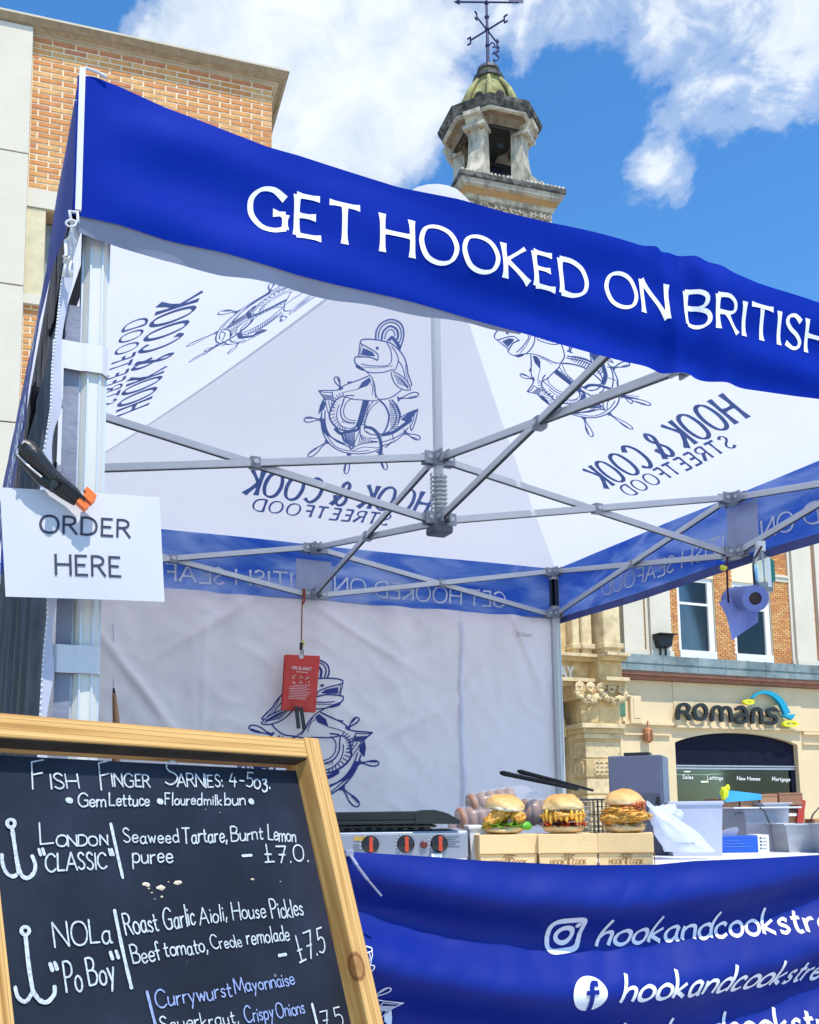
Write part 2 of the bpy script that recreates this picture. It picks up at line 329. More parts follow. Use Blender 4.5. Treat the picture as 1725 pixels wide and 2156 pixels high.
    def build(s, name, m, parent=None):
        s.cut(); o = None
        for q in s.done: o = link_mesh(name, q.v, q.f, m, parent)          # every word a print of its own
        s.done = []; return o
def oriented(o, toward):
    """flip faces so that they look towards a point"""
    me = o.data; me.update()
    return o

# ---------------------------------------------------------------- shared materials
STONE = mat('pale_limestone', (.60, .54, .41), .85, var=.10, vscale=1.5, bump=.5, bscale=14, dirt=((.30, .25, .17), .40, 2.5))
RENDER_ = mat('cream_render', (.66, .61, .50), .85, var=.05, vscale=.8, bump=.2, bscale=30, dirt=((.50, .44, .33), .25, .9))
FASCIA = mat('cream_shop_render', (.74, .59, .36), .8, var=.05, vscale=.8, bump=.15, bscale=30, dirt=((.52, .42, .24), .22, 1.1))
CARVED = mat('weathered_carved_stone', (.66, .49, .24), .9, var=.18, vscale=2.5, bump=.8, bscale=9, dirt=((.16, .12, .07), .55, 2.2))
CARVEL = mat('pale_carved_stone', (.72, .58, .34), .88, var=.15, vscale=2.5, bump=.7, bscale=10, dirt=((.22, .16, .08), .65, 2.4))
MORTAR = mat('lime_mortar', (.82, .70, .50), .95, var=.08, vscale=8, bump=.4, bscale=80)
LEAD = mat('weathered_lead', (.17, .23, .24), .75, var=.35, vscale=1.2, bump=.5, bscale=8, dirt=((.38, .42, .40), .7, 1.6), spec=.2)
REDW = mat('red_painted_gutter', (.30, .13, .08), .6, var=.2, vscale=3)
WHITEP = mat('white_window_paint', (.80, .80, .78), .45, var=.03)
DARKM = mat('dark_shutter', (.006, .007, .022), .6, var=.2, spec=.15)
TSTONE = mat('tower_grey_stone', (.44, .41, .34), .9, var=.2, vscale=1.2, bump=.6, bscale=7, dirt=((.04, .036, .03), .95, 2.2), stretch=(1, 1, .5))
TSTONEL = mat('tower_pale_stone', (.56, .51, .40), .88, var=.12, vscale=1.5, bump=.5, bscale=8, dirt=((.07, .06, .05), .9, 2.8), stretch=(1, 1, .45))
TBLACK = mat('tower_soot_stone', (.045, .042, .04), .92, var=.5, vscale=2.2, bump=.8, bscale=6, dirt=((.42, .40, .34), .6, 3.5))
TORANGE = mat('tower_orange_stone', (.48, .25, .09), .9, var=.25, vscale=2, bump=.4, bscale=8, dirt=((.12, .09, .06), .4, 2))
COPPER = mat('mossy_dome_stone', (.33, .32, .13), .9, var=.35, vscale=3.5, bump=.8, bscale=8, dirt=((.07, .07, .035), .85, 3.2), stretch=(1, 1, .3))
IRON = mat('blue_black_iron', (.02, .025, .10), .45, .2)
BELL = mat('dark_bronze', (.03, .035, .04), .4, .8)
def brickmat(name, c):
    return mat(name, c, .88, var=.16, vscale=9, bump=.5, bscale=90, dirt=(tuple(x*.55 for x in c), .35, 6))
BR = [brickmat('orange_brick', (.62, .265, .085)), brickmat('tan_brick', (.66, .335, .115)), brickmat('red_brick', (.55, .22, .10)), brickmat('buff_brick', (.70, .39, .15))]
def glassmat(name, tint, rough=.03, a=.35):
    if name in MATS: return MATS[name]
    m = bpy.data.materials.new(name); m.use_nodes = True; t = m.node_tree; o = t.nodes['Material Output']; t.nodes.remove(bsdf(m))
    g = N(t, 'ShaderNodeBsdfGlossy'); g.inputs['Roughness'].default_value = rough; tr = N(t, 'ShaderNodeBsdfTransparent'); tr.inputs[0].default_value = (*tint, 1)
    fr = N(t, 'ShaderNodeFresnel'); fr.inputs[0].default_value = 1.5; k = math_n(t, 'MULTIPLY_ADD', fr.outputs[0], 1.0, a*.3, True); mx = N(t, 'ShaderNodeMixShader')
    t.links.new(k, mx.inputs[0]); t.links.new(tr.outputs[0], mx.inputs[1]); t.links.new(g.outputs[0], mx.inputs[2]); t.links.new(mx.outputs[0], o.inputs[0])
    MATS[name] = m; return m
GLASS = glassmat('window_glass', (.72, .78, .80), a=.06); SHOPG = glassmat('shop_glass', (.62, .66, .62), a=.04)
def emat(name, col, st):
    m = bpy.data.materials.new(name); m.use_nodes = True; b = bsdf(m); b.inputs['Emission Color'].default_value = (*col, 1); b.inputs['Emission Strength'].default_value = st; b.inputs['Base Color'].default_value = (*col, 1); return m
LAMP = emat('lit_ceiling_lamp', (1, .95, .85), 5)

# ---------------------------------------------------------------- ground
g = MB(); g.grid(lambda u, v: V(((u-.5)*600, (v-.5)*600, 0)), 8, 8)
PAVE = bpy.data.materials.new('paving'); PAVE.use_nodes = True; t = PAVE.node_tree; b = bsdf(PAVE); b.inputs['Roughness'].default_value = .85
c = N(t, 'ShaderNodeTexCoord'); bk = N(t, 'ShaderNodeTexBrick'); bk.inputs['Scale'].default_value = 1.0; bk.inputs['Brick Width'].default_value = .6; bk.inputs['Row Height'].default_value = .4; bk.inputs['Mortar Size'].default_value = .006
bk.inputs['Color1'].default_value = (.42, .40, .36, 1); bk.inputs['Color2'].default_value = (.50, .47, .42, 1); bk.inputs['Mortar'].default_value = (.12, .11, .1, 1)
t.links.new(c.outputs['Object'], bk.inputs[0]); t.links.new(bk.outputs[0], b.inputs['Base Color'])
tag(g.build('ground', PAVE), kind='structure')

# ---------------------------------------------------------------- the orange brick building on the left
Z1 = zf(0, 0, 1.4375)
BA = R(-6.2); e1 = V((math.cos(BA), math.sin(BA), 0)); em = V((-math.sin(BA), math.cos(BA), 0))     # along the front, into the building
Cb = dep(574, 240, 16.0)
def FB(px, py, off=0.0): return onP(px, py, Cb+em*off, em)
def sb(p): return (p-Cb).dot(e1)
Cb0 = V((Cb.x, Cb.y, 0))
def bp(s, z, off=0.0): return Cb0+e1*s+em*off+V((0, 0, z))
zbt = FB(139, 91).z; sp = sb(FB(71, 70)); zlin0 = FB(88, 406).z; zlin1 = zlin0-.32; zsil = FB(62, 622, 0).z
NR = 27; ch = (zbt-FB(100, 400).z)/NR; bl = ch*3.72
LB = thing('brick_building', bp(-4, 0, 3), 'orange brick corner building with cream stone cornice behind the blue canopy', 'building')
LS = -9.0                                                              # left end
wall = MB()
sw0, sw1 = sp, sp+1.25                                                # window opening
zt_ = zbt+.28
wall.boxf(bp(LS, 0, .004), e1*(sw0-LS), em*9, V((0, 0, zt_)))
wall.boxf(bp(sw0, 0, .004), e1*(sw1-sw0), em*9, V((0, 0, zsil-.05)))
wall.boxf(bp(sw0, zlin0, .004), e1*(sw1-sw0), em*9, V((0, 0, zt_-zlin0)))
wall.boxf(bp(sw0, zsil-.05, .45), e1*(sw1-sw0), em*8.5, V((0, 0, zlin0-zsil+.05)))
wall.boxf(bp(sw1, 0, .004), e1*(0-.012-sw1), em*9, V((0, 0, zt_)))
wall.build('mortar_wall', MORTAR, LB)
# bricks: every one laid on the front, the ones seen as parts, the rest joined
jt = ch*.29; proto = {}
def brick_mesh(L, mi):
    k = (round(L, 3), mi)
    if k not in proto:
        q = MB(); q.bbox((0, 0, 0), (L, .06, ch-jt), .004); me = bpy.data.meshes.new('brick'); me.from_pydata([tuple(x) for x in q.v], [], q.f); me.materials.append(BR[mi]); proto[k] = me
    return proto[k]
rest = [MB() for _ in BR]; rb = random.Random(3); nb = 0
rot = Matrix.Rotation(BA, 4, 'Z')
ncrs = int((zbt-2.6)/ch)
for i in range(ncrs):
    z = zbt-(i+1)*ch+jt/2; edge = 0.0; s = edge; j = 0
    while s > sp-.02:
        L = bl*.5 if (j == 0 and i % 2) else bl
        s0 = max(s-L, sp); Lb = s-s0-jt*.9
        if Lb > .03:
            zc = z+ch/2
            inwin = (sw0-.02 < (s0+s)/2 < sw1+.1) and (zsil-.08 < zc < zlin0+.02)
            if inwin and (s0 < sw1 < s) : s0 = sw1; Lb = s-s0-jt*.9; inwin = Lb < .04
            if not inwin and not (sw0-.02 < (s0+s)/2 < sw1+.12 and zlin1 < zc < zlin0+.01):
                mi = (2 if rb.random() < .8 else 0) if i == 0 else rb.choices([0, 1, 2, 3], [5, 3, 1.2, 2.5])[0]
                p = bp(s0+jt*.45, z, -.004-rb.random()*.005)
                pc = bp((s0+s)/2, z+ch/2); d = pc-CAM; q = d.dot(AF); px = PCX+FPX*d.dot(AR)/q; py = PCY-FPX*d.dot(AU)/q
                hid = (px > 172 and py > 150+.33*(px-172)) or (px < 172 and px > 168-(py-170)*.155) or py > 900
                Lr = round(Lb, 2)
                if hid or nb >= 300: 
                    q2 = MB(); q2.box((0, 0, 0), (Lb, .06, ch-jt)); rest[mi].add([p+e1*v.x+em*v.y+V((0, 0, v.z)) for v in q2.v], q2.f)
                else:
                    o = bpy.data.objects.new('brick', brick_mesh(Lr, mi)); COL.objects.link(o); o.parent = LB; o.location = p-LB.location; o.rotation_euler = (rb.uniform(-.01, .01), 0, BA); nb += 1
        s -= L if L == bl else bl*.5; j += 1
# side return bricks joined
for i in range(ncrs):
    z = zbt-(i+1)*ch+jt/2
    for k in range(24):
        a = k*bl+(bl*.5 if i % 2 else 0); mi = rb.choices([0, 1, 2, 3], [5, 3, 1.2, 2.5])[0]
        rest[mi].boxf(bp(-.055, z, a+jt*.45+.05), e1*.05, em*(bl-jt*.9), V((0, 0, ch-jt)))
for q, m in zip(rest, BR):
    if q.v: tag(q.build('bricks', m, LB), kind='stuff')
# mitred cornice
def sweep(prof, s0, s1, d1, bpf, both=False, s_left=None):
    """profile of (projection, z) swept along the front and round the right-hand corner (and the left one)"""
    q = MB(); rings = []
    if both: rings.append([bpf(s0-p, z, d1) for p, z in prof]); rings.append([bpf(s0-p, z, -p) for p, z in prof])
    else: rings.append([bpf(s0, z, -p) for p, z in prof])
    rings.append([bpf(s1+p, z, -p) for p, z in prof]); rings.append([bpf(s1+p, z, d1) for p, z in prof])
    n = len(prof); q.v = [x for r in rings for x in r]
    q.f = [(k*n+i, k*n+i+1, (k+1)*n+i+1, (k+1)*n+i) for k in range(len(rings)-1) for i in range(n-1)]
    return q
def zoff(px, py, off): return FB(px, py, off).z
zA = zbt; zB = zoff(139, 84, -.04); zC = zoff(139, 69, -.13); zD = zoff(139, 65, -.13); zE = zoff(139, 49, -.23); zF = zoff(139, 27, -.23)
sweep([(-.02, zA), (.03, zA), (.03, zA+.03), (.015, zA+.03), (.015, zA+.06), (.04, zA+.06), (.04, zB), (.055, zB), (.08, zC-.05), (.13, zC), (.13, zD), (.15, zD), (.17, zE-.08), (.23, zE), (.23, zF-.14), (.20, zF-.13), (.06, zF-.02), (-1.0, zF+.0)], LS, 0, 9, bp).build('cornice', STONE, LB)
BRSHADE = mat('shade_brown_stone', (.34, .25, .15), .9, var=.2, vscale=3, dirt=((.16, .12, .08), .5, 5), stretch=(3, 3, .4))  # brown tone paints soffit shade the shallow mouldings barely cast
sweep([(.057, zB+.004), (.084, zC-.05), (.132, zC-.004)], LS, 0, 9, bp).build('cornice_shade_band', BRSHADE, LB)
sweep([(.152, zD+.004), (.174, zE-.08), (.232, zE-.006)], LS, 0, 9, bp).build('cornice_shade_band', BRSHADE, LB)
# stone pier and window
st = MB()
for i in range(9):
    a = zbt+.05-i*2.05; st.boxf(bp(LS, a-2.05+.012, -.14), e1*(sp-LS), em*.16, V((0, 0, 2.05-.024)))
st.build('stone_pier', RENDER_, LB)
w = MB(); w.boxf(bp(sw0, zlin1+.06, -.04), e1*(sw1-sw0+.12), em*.10, V((0, 0, zlin0-zlin1-.04))); w.build('lintel', RENDER_, LB)
w = MB(); w.boxf(bp(sw0, zsil-.16, -.08), e1*(sw1-sw0+.12), em*.5, V((0, 0, .14))); w.build('sill', RENDER_, LB)
w = MB(); w.boxf(bp(sw0, zsil, -.02), e1*.26, em*.42, V((0, 0, zlin1-zsil+.05))); w.build('window_jamb', mat('yellow_stone', (.62, .55, .36), .85, bump=.2), LB)
w = MB(); w.boxf(bp(sw0+.26, zlin1+.04, .0), e1*(sw1-sw0-.2), em*.4, V((0, 0, .03))); w.build('soffit', mat('brown_soffit', (.42, .29, .17), .85), LB)
w = MB()
ww = sw1-sw0-.26
for a, b_, hh, ww2 in [(0, 0, zlin1-zsil, .06), (ww-.06, 0, zlin1-zsil, .06), (ww/2-.03, 0, zlin1-zsil, .05)]: w.boxf(bp(sw0+.26+a, zsil, .30), e1*ww2, em*.06, V((0, 0, hh)))
for zz in (zsil, zsil+(zlin1-zsil)*.5, zlin1-.05): w.boxf(bp(sw0+.27, zz, .303), e1*(ww-.02), em*.055, V((0, 0, .06)))
fr = w.build('window', mat('grey_metal_frame', (.25, .29, .30), .5), LB)
w = MB(); w.boxf(bp(sw0+.26, zsil+.02, .34), e1*ww, em*.012, V((0, 0, zlin1-zsil-.03))); w.build('pane', GLASS, fr)
w = MB(); w.boxf(bp(sw0+.26, zsil+.02, .43), e1*ww*.55, em*.012, V((0, 0, zlin1-zsil-.1))); w.build('blind', mat('grey_blind', (.42, .45, .46), .8), fr)

# ---------------------------------------------------------------- clock tower belfry far behind
Z2 = zf(1600, 0, 1.9167)
TW = dep(*Z2(522, 1545), 38.0); _n = em
def TPL(px, py): return onP(px, py, TW, em)
wT = (TPL(*Z2(1166, 1690))-TW).dot(e1)                                 # width of the carved block
T0 = V((TW.x, TW.y, 0))
def tp(s, z, off=0.0): return T0+e1*s+em*off+V((0, 0, z))
def tz(py_z, off=0.0, px_z=700): return onP(*Z2(px_z, py_z), T0+em*off, em).z
TWR = thing('bell_tower', tp(wT/2, 0, wT/2), 'weathered stone bell tower with an octagonal open belfry and weather vane above the canopy', 'tower')
zf0 = TW.z-.1
b = MB(); b.boxf(tp(0, 0, 0), e1*wT, em*wT, V((0, 0, zf0+.5))); b.build('tower_shaft', TSTONEL, TWR)
zt0 = tz(1525); OH = .44
zs = tz(1338, -OH, 700); pass
H = zs-zt0
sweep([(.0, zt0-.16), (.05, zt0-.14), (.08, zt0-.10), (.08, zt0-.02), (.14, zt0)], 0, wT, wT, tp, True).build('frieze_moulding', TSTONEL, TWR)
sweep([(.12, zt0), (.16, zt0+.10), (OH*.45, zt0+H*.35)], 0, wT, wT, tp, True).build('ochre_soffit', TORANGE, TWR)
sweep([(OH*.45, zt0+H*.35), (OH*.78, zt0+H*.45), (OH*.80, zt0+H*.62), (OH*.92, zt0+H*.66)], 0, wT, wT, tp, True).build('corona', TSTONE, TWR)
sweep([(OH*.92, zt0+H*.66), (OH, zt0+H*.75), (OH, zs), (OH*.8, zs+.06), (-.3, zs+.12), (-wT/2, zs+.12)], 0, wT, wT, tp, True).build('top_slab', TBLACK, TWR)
fz = MB(); rt = random.Random(5)
for i in range(17):                                                   # carved scrolls of the frieze
    s = wT*(i+.5)/17
    for k in range(3):
        cpt = tp(s+rt.uniform(-.05, .05), zt0-.42+rt.uniform(-.16, .16), -.03); r0 = rt.uniform(.05, .11); a0 = rt.uniform(0, 6)
        fz.tube([cpt+e1*r0*math.cos(a0+t_*.9)*(1-.1*t_)+V((0, 0, r0*math.sin(a0+t_*.9)*(1-.1*t_))) for t_ in range(6)], .028, 5)
tag(fz.build('carved_scrolls', TSTONEL, TWR), kind='stuff')
b = MB(); b.boxf(tp(.05, zt0-.70, -.012), e1*(wT-.1), em*.02, V((0, 0, .52))); b.build('frieze_ground', mat('dark_frieze', (.22, .17, .10), .9, var=.3, vscale=3), TWR)
AX = tp(wT/2, 0, wT/2)
def ax(r, a, z): return AX+(e1*math.cos(a)+em*math.sin(a))*r+V((0, 0, z))
zco = zs+3.62; zcb = zco-.50; RO = 2.12
# dentils round the slab
dn = MB()
for i in range(26): dn.blob(tp(-OH+.1+(wT+2*OH-.2)*i/25, zs+.05, -OH+.1), (.09, .09, .10), 1)
tag(dn.build('ball_dentils', TSTONEL, TWR), kind='stuff')
# four scroll piers
for k in range(4):
    a = math.pi/4+k*math.pi/2; q = MB(); d = e1*math.cos(a)+em*math.sin(a); sd = d.cross(V((0, 0, 1)))
    prof = [(.80, 0), (2.35, 0), (2.35, .14), (2.2, .2), (2.05, .38), (1.82, .62), (1.62, .95), (1.52, 1.4), (1.50, 1.85), (1.56, 2.1), (1.72, 2.28), (1.78, 2.42), (1.95, 2.45), (1.95, 2.60), (1.0, 2.60)]
    prof = smooth_pts(prof[2:12], 3) ; prof = [(.98, 0), (2.35, 0)]+prof+[(1.95, 2.45), (1.95, 2.60), (1.02, 2.60)]
    q.prism([AX+d*r+sd*-.34+V((0, 0, zs+.1+z*1.2)) for r, z in prof], sd*.68)
    q.bar(AX+d*1.9+V((0, 0, zs+.13)), AX+d*1.9+V((0, 0, zs+.36)), .9, .8, up=d); q.bar(AX+d*1.42+V((0, 0, zs+2.62)), AX+d*1.42+V((0, 0, zs+2.76)), .92, .72, up=d)
    q.build('scroll_pier', TSTONEL, TWR)
def octa(prof, name, m, n=8):
    q = MB(); vs = []
    for r, z in prof:
        for j in range(n): vs.append(ax(r, math.pi/n+2*math.pi*j/n, z))
    q.add(vs, [(i*n+j, i*n+(j+1) % n, (i+1)*n+(j+1) % n, (i+1)*n+j) for i in range(len(prof)-1) for j in range(n)]); return q.build(name, m, TWR)
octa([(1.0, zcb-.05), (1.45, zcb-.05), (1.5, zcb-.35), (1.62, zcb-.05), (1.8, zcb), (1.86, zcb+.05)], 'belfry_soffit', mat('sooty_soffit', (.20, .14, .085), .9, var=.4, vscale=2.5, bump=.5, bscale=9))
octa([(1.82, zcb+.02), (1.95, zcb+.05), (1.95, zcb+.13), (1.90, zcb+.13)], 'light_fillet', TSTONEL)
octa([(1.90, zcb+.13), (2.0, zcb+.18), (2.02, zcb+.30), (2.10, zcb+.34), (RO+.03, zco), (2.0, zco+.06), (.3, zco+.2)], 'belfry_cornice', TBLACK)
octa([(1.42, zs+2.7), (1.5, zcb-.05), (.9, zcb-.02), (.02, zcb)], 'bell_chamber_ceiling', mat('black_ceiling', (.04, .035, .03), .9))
# arch heads between the piers and the dark louvre wall at the back
b = MB()
for k in (0, 1, 2, 3):
    a = k*math.pi/2; d = e1*math.cos(a)+em*math.sin(a); sd = d.cross(V((0, 0, 1)))
    pts = [(-.95, 3.15), (-.95, 2.45)]+[(-.86*math.cos(t_*math.pi/8), 2.45+.45*math.sin(t_*math.pi/8)) for t_ in range(9)]+[(.95, 2.45), (.95, 3.15)]
    b.prism([AX+d*1.12+sd*x+V((0, 0, zs+.1+z)) for x, z in pts], d*.22)
b.build('arch_head', mat('brown_arch_stone', (.34, .24, .14), .9, var=.3, vscale=3, bump=.5, bscale=10), TWR)
b = MB(); b.lathe(AX+V((0, 0, zs+.55)), [(.95, 0), (.93, .08), (.72, .3), (.60, .75), (.55, 1.05), (.35, 1.25), (.1, 1.3)], 28); b.lathe(AX+V((0, 0, zs+.35)), [(.12, 0), (.16, .12), (.08, .3)], 12)
bo = b.build('bell', BELL, TWR, 40)
b = MB(); b.boxf(AX-e1*1.0-em*.12+V((0, 0, zs+1.85)), e1*2.0, em*.24, V((0, 0, .26))); b.boxf(AX-em*1.0-e1*.12+V((0, 0, zs+2.12)), em*2.0, e1*.24, V((0, 0, .2))); b.boxf(AX-e1*.75+em*.75+V((0, 0, zs+.2)), e1*1.0, em*.1, V((0, 0, 2.2)))
b.build('bell_frame', mat('black_timber', (.02, .018, .016), .8), TWR)
zd = zco+.1
octa([(1.12, zd), (1.12, zd+.5), (1.0, zd+1.0), (.76, zd+1.45), (.55, zd+1.75), (.52, zd+1.9), (.60, zd+1.95), (.56, zd+2.1), (.34, zd+2.2), (.46, zd+2.4), (.40, zd+2.5), (.12, zd+2.65)], 'dome', COPPER, 16)
b = MB()
for k in range(8):
    a = k*math.pi/4+math.pi/8
    b.tube([ax(1.28, a, zd+.05), ax(1.32, a, zd+.5), ax(1.12, a, zd+1.0), ax(.86, a, zd+1.45), ax(.64, a, zd+1.8)], [.15, .16, .13, .1, .08], 6)
b.build('dome_rib', COPPER, TWR, True)
b = MB()
for k in range(8):
    a = k*math.pi/4; d = (e1*math.cos(a)+em*math.sin(a)); b.lathe(ax(1.02, a, zd+.62), [(.19, 0), (.19, .12)], 10, ax=d)
b.build('dome_porthole', mat('porthole_black', (.015, .015, .012), .8), TWR)
b = MB(); b.lathe(AX+V((0, 0, zd+1.9)), [(.50, 0), (.66, .06), (.66, .2), (.46, .28)], 12); b.lathe(AX+V((0, 0, zd+2.35)), [(.44, 0), (.50, .06), (.46, .2), (.1, .34)], 12)
b.build('lead_collar', mat('black_lead', (.05, .055, .06), .6), TWR)
zv = zd+2.6
b = MB(); b.tube([AX+V((0, 0, zv)), AX+V((0, 0, zv+2.5)), AX+V((0, 0, zv+3.9))], [.075, .055, .035], 8)
for h in (.15, 1.0, 1.72, 2.3, 2.95): b.lathe(AX+V((0, 0, zv+h)), [(.04, 0), (.10, .04), (.10, .09), (.04, .14)], 10)
vane = b.build('vane_pole', IRON, TWR)
c1 = AX+V((0, 0, zv+1.77)); b = MB(); vd = [(_r*.72-V((_f.x, _f.y, 0))*.6).normalized(), (_r*.58+V((_f.x, _f.y, 0))*.85).normalized()]
for d in vd:
    b.tube([c1-d*.85, c1+d*.85], .038, 6)
    for s_ in (-1, 1):
        e_ = c1+d*.85*s_; b.bar(e_+V((0, 0, -.16)), e_+V((0, 0, .16)), .05, .05); b.bar(e_+V((0, 0, .14)), e_+d*s_*.16+V((0, 0, .14)), .05, .05); b.bar(e_-V((0, 0, .14)), e_+d*s_*.16-V((0, 0, .14)), .05, .05)
b.build('compass_arm', IRON, vane)
c2 = AX+V((0, 0, zv+3.05)); d = V((.93, -.36, .02)).normalized(); b = MB(); b.tube([c2-d*1.2, c2+d*1.35], .038, 6); b.lathe(c2-d*1.38, [(.0, 0), (.11, .26)], 8, ax=d); b.boxf(c2+d*.95-V((0, 0, .02)), d*.6, V((0, .02, 0)), V((0, 0, .24)))
b.build('vane_arrow', IRON, vane)
b = MB(); q = AX+e1*.28
b.tube([q+V((0, 0, zv+.1)), q+V((0, 0, zv+.45))], .03, 6)
for (cx, cz, r0, a0, a1) in [(.05, .62, .16, -2.4, 2.4), (.05, .95, .14, -2.2, 2.5), (.2, .80, .14, 1.2, 5.0), (-.05, 1.15, .10, -1.5, 3.2)]:
    b.tube([q+e1*(cx+r0*math.cos(a0+(a1-a0)*i/9))+V((0, 0, zv+cz+r0*math.sin(a0+(a1-a0)*i/9))) for i in range(10)], .028, 5)
b.build('iron_scroll', IRON, vane)

# ---------------------------------------------------------------- estate agents' building
G = zf(2200, 2100, 1.6017); K = zf(2200, 2400, 2.396); M_ = zf(2550, 2700, 2.373)
YR = 25.0
def gX(x, fr=G, y=780, Y=YR): return onY(*fr(x, y), Y).x
def gZ(x, y, fr=G, Y=YR): return onY(*fr(x, y), Y).z
RB = thing('shop_building', (23, 29, 0), 'cream rendered estate agents shop with brick upper floor and arched window behind the stall', 'building')
XL = gX(665, K, 1100); XR = XL+16
z_lt = gZ(1000, 848, G, YR-.45); z_tb = gZ(1000, 958, G, YR-.45); z_rb = gZ(1000, 1006, G, YR-.30); z_up = z_lt+5.2
z_as = gZ(1000, 1305); z_tr = gZ(900, 890, M_); z_sp = gZ(358, 640, M_); z_ap = gZ(900, 548, M_)
xa0 = gX(360, M_, 700); xa1 = gX(1535, M_, 900)
# upper storey: mortar backing, then bricks, pilasters, windows
up = [(460, 590, 'p'), (590, 612, 'b'), (612, 632, 'n'), (632, 766, 'p'), (766, 830, 'b'), (830, 1072, 'w'), (1072, 1190, 'b'), (1190, 1432, 'w'), (1432, 1545, 'b'), (1545, 1562, 'n'), (1562, 1688, 'p'), (1688, 1712, 'b'), (1712, 1840, 'p'), (1840, 1960, 'b'), (1960, 2200, 'w'), (2200, 2330, 'b'), (2330, 2480, 'p')]
bk = MB()
rbk = [MB() for _ in BR]
for x0, x1, k in up:
    a, b_ = gX(x0), gX(x1)
    zw = z_lt+2.9
    if k == 'w':
        bk.box((a, YR+.6, z_lt), (b_, YR+6, z_up)); bk.box((a, YR+.02, zw), (b_, YR+.6, z_up))
        f = MB(); f.box((a+.02, YR-.02, z_lt-.02), (b_-.02, YR+.2, z_lt+.30)); so_ = f.build('window_sill', WHITEP, RB)
        f = MB(); fw = .14
        f.box((a+.02, YR+.08, z_lt+.303), (a+.02+fw, YR+.2, zw)); f.box((b_-.02-fw*1.6, YR+.08, z_lt+.303), (b_-.02, YR+.2, zw)); f.box((a+.02+fw, YR+.085, zw-.15), (b_-.02-fw*1.6, YR+.195, zw))
        f.box((a+.02+fw, YR+.09, z_lt+1.92), (b_-.02-fw*1.6, YR+.18, z_lt+2.0))
        wo_ = f.build('window', WHITEP, RB)
        f = MB(); f.box((a+.1, YR+.15, z_lt+.29), (b_-.1, YR+.16, zw-.1)); f.build('pane', GLASS, wo_)
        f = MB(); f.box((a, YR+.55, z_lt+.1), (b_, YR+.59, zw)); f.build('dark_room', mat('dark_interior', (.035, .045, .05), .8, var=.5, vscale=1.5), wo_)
        if x0 == 1190:
            f = MB(); f.grid(lambda u, v: V((lerp(a+.3, b_-.05, u), YR+.33+.03*math.sin(u*30), lerp(z_lt+.2, zw, v))), 30, 2); f.build('curtain', mat('grey_curtain', (.42, .43, .42), .9), wo_)
            f = MB(); f.box((a+.12, YR+.22, z_lt+.32), (a+.75, YR+.28, z_lt+.60)); f.build('pink_cushion', mat('pink_card', (.75, .10, .30), .7), wo_)
    elif k == 'b':
        bk.box((a, YR+.02, z_lt), (b_, YR+.6, z_up)); z = z_lt+.01; i = 0
        while z < z_up-.1:
            s = a-(0 if i % 2 else .11)
            while s < b_:
                s0, s1 = max(s, a), min(s+.215, b_)
                if s1-s0 > .03: rbk[rb.choices([0, 1, 2, 3], [5, 3, .8, 3])[0]].box((s0+.006, YR-.012-rb.random()*.01, z), (s1-.006, YR+.05, z+.062))
                s += .228
            z += .078; i += 1
    elif k == 'n': bk.box((a, YR+.02, z_lt), (b_, YR+.6, z_up))
    else: bk.box((a, YR+.02, z_lt), (b_, YR+.6, z_up))
    if k in 'pn':
        q = MB(); d = .16 if k == 'p' else .06; q.box((a+.01, YR-d, z_lt-.02), (b_-.01, YR+.1, z_up)); q.box((a-.03, YR-d-.05, z_lt), (b_+.03, YR+.09, z_lt+.18)); q.build('pilaster' if k == 'p' else 'render_strip', RENDER_, RB)
q = MB(); a, b_ = gX(1432), gX(1545); q.box((a, YR-.05, z_lt+3.05), (b_, YR+.05, z_lt+3.3)); q.box((a-.02, YR-.1, z_lt+3.2), (b_+.02, YR+.05, z_lt+3.27)); q.build('stone_band', RENDER_, RB)
bk.build('upper_backing', MORTAR, RB)
for q, m in zip(rbk, BR):
    if q.v: tag(q.build('bricks', m, RB), kind='stuff')
q = MB(); q.box((XL-.3, YR-.55, z_tb), (XR, YR+.3, z_lt-.06)); 
rl = random.Random(6); xx = XL
while xx < XR: q.box((xx, YR-.565, z_tb+.01), (xx+.02, YR+.2, z_lt-.045)); xx += rl.uniform(.8, 1.6)
q.box((XL-.3, YR-.58, z_tb+.42*(z_lt-z_tb)), (XR, YR-.5, z_tb+.46*(z_lt-z_tb)))
q.build('lead_ledge', LEAD, RB)
q = MB(); q.box((XL-.3, YR-.5, (z_rb+z_tb)/2), (XR, YR+.1, z_tb-.004)); q.box((XL-.2, YR-.32, z_rb), (XR, YR+.1, (z_rb+z_tb)/2-.003)); q.build('red_gutter', REDW, RB)
# ground floor wall with the arched opening
def arch_poly(x0, x1, zs_, za, n=24):
    return [(x0+(x1-x0)*i/n, zs_+(za-zs_)*(1-(2*i/n-1)**2)**.85) for i in range(n+1)]
arc = arch_poly(xa0, xa1, z_sp, z_ap)
q = MB()
for (ax0, az0), (ax1, az1) in zip(arc, arc[1:]): q.prism([(ax0, YR, az0), (ax1, YR, az1), (ax1, YR, z_rb), (ax0, YR, z_rb)], (0, .35, 0))
q.box((XL, YR, 0), (xa0, YR+.35, z_rb)); q.box((xa1, YR, 0), (XR, YR+.35, z_rb))
q.build('front_wall', FASCIA, RB)
q = MB()
q.box((XL+.1, YR-.16, z_as+.06), (xa0-.12, YR+.02, z_as+.16)); q.box((XL+.1, YR-.10, z_as-.28), (xa0-.22, YR+.01, z_as-.22)); q.box((XL+.1, YR-.06, z_as+.16), (xa0+.1, YR+.01, z_rb-.02))
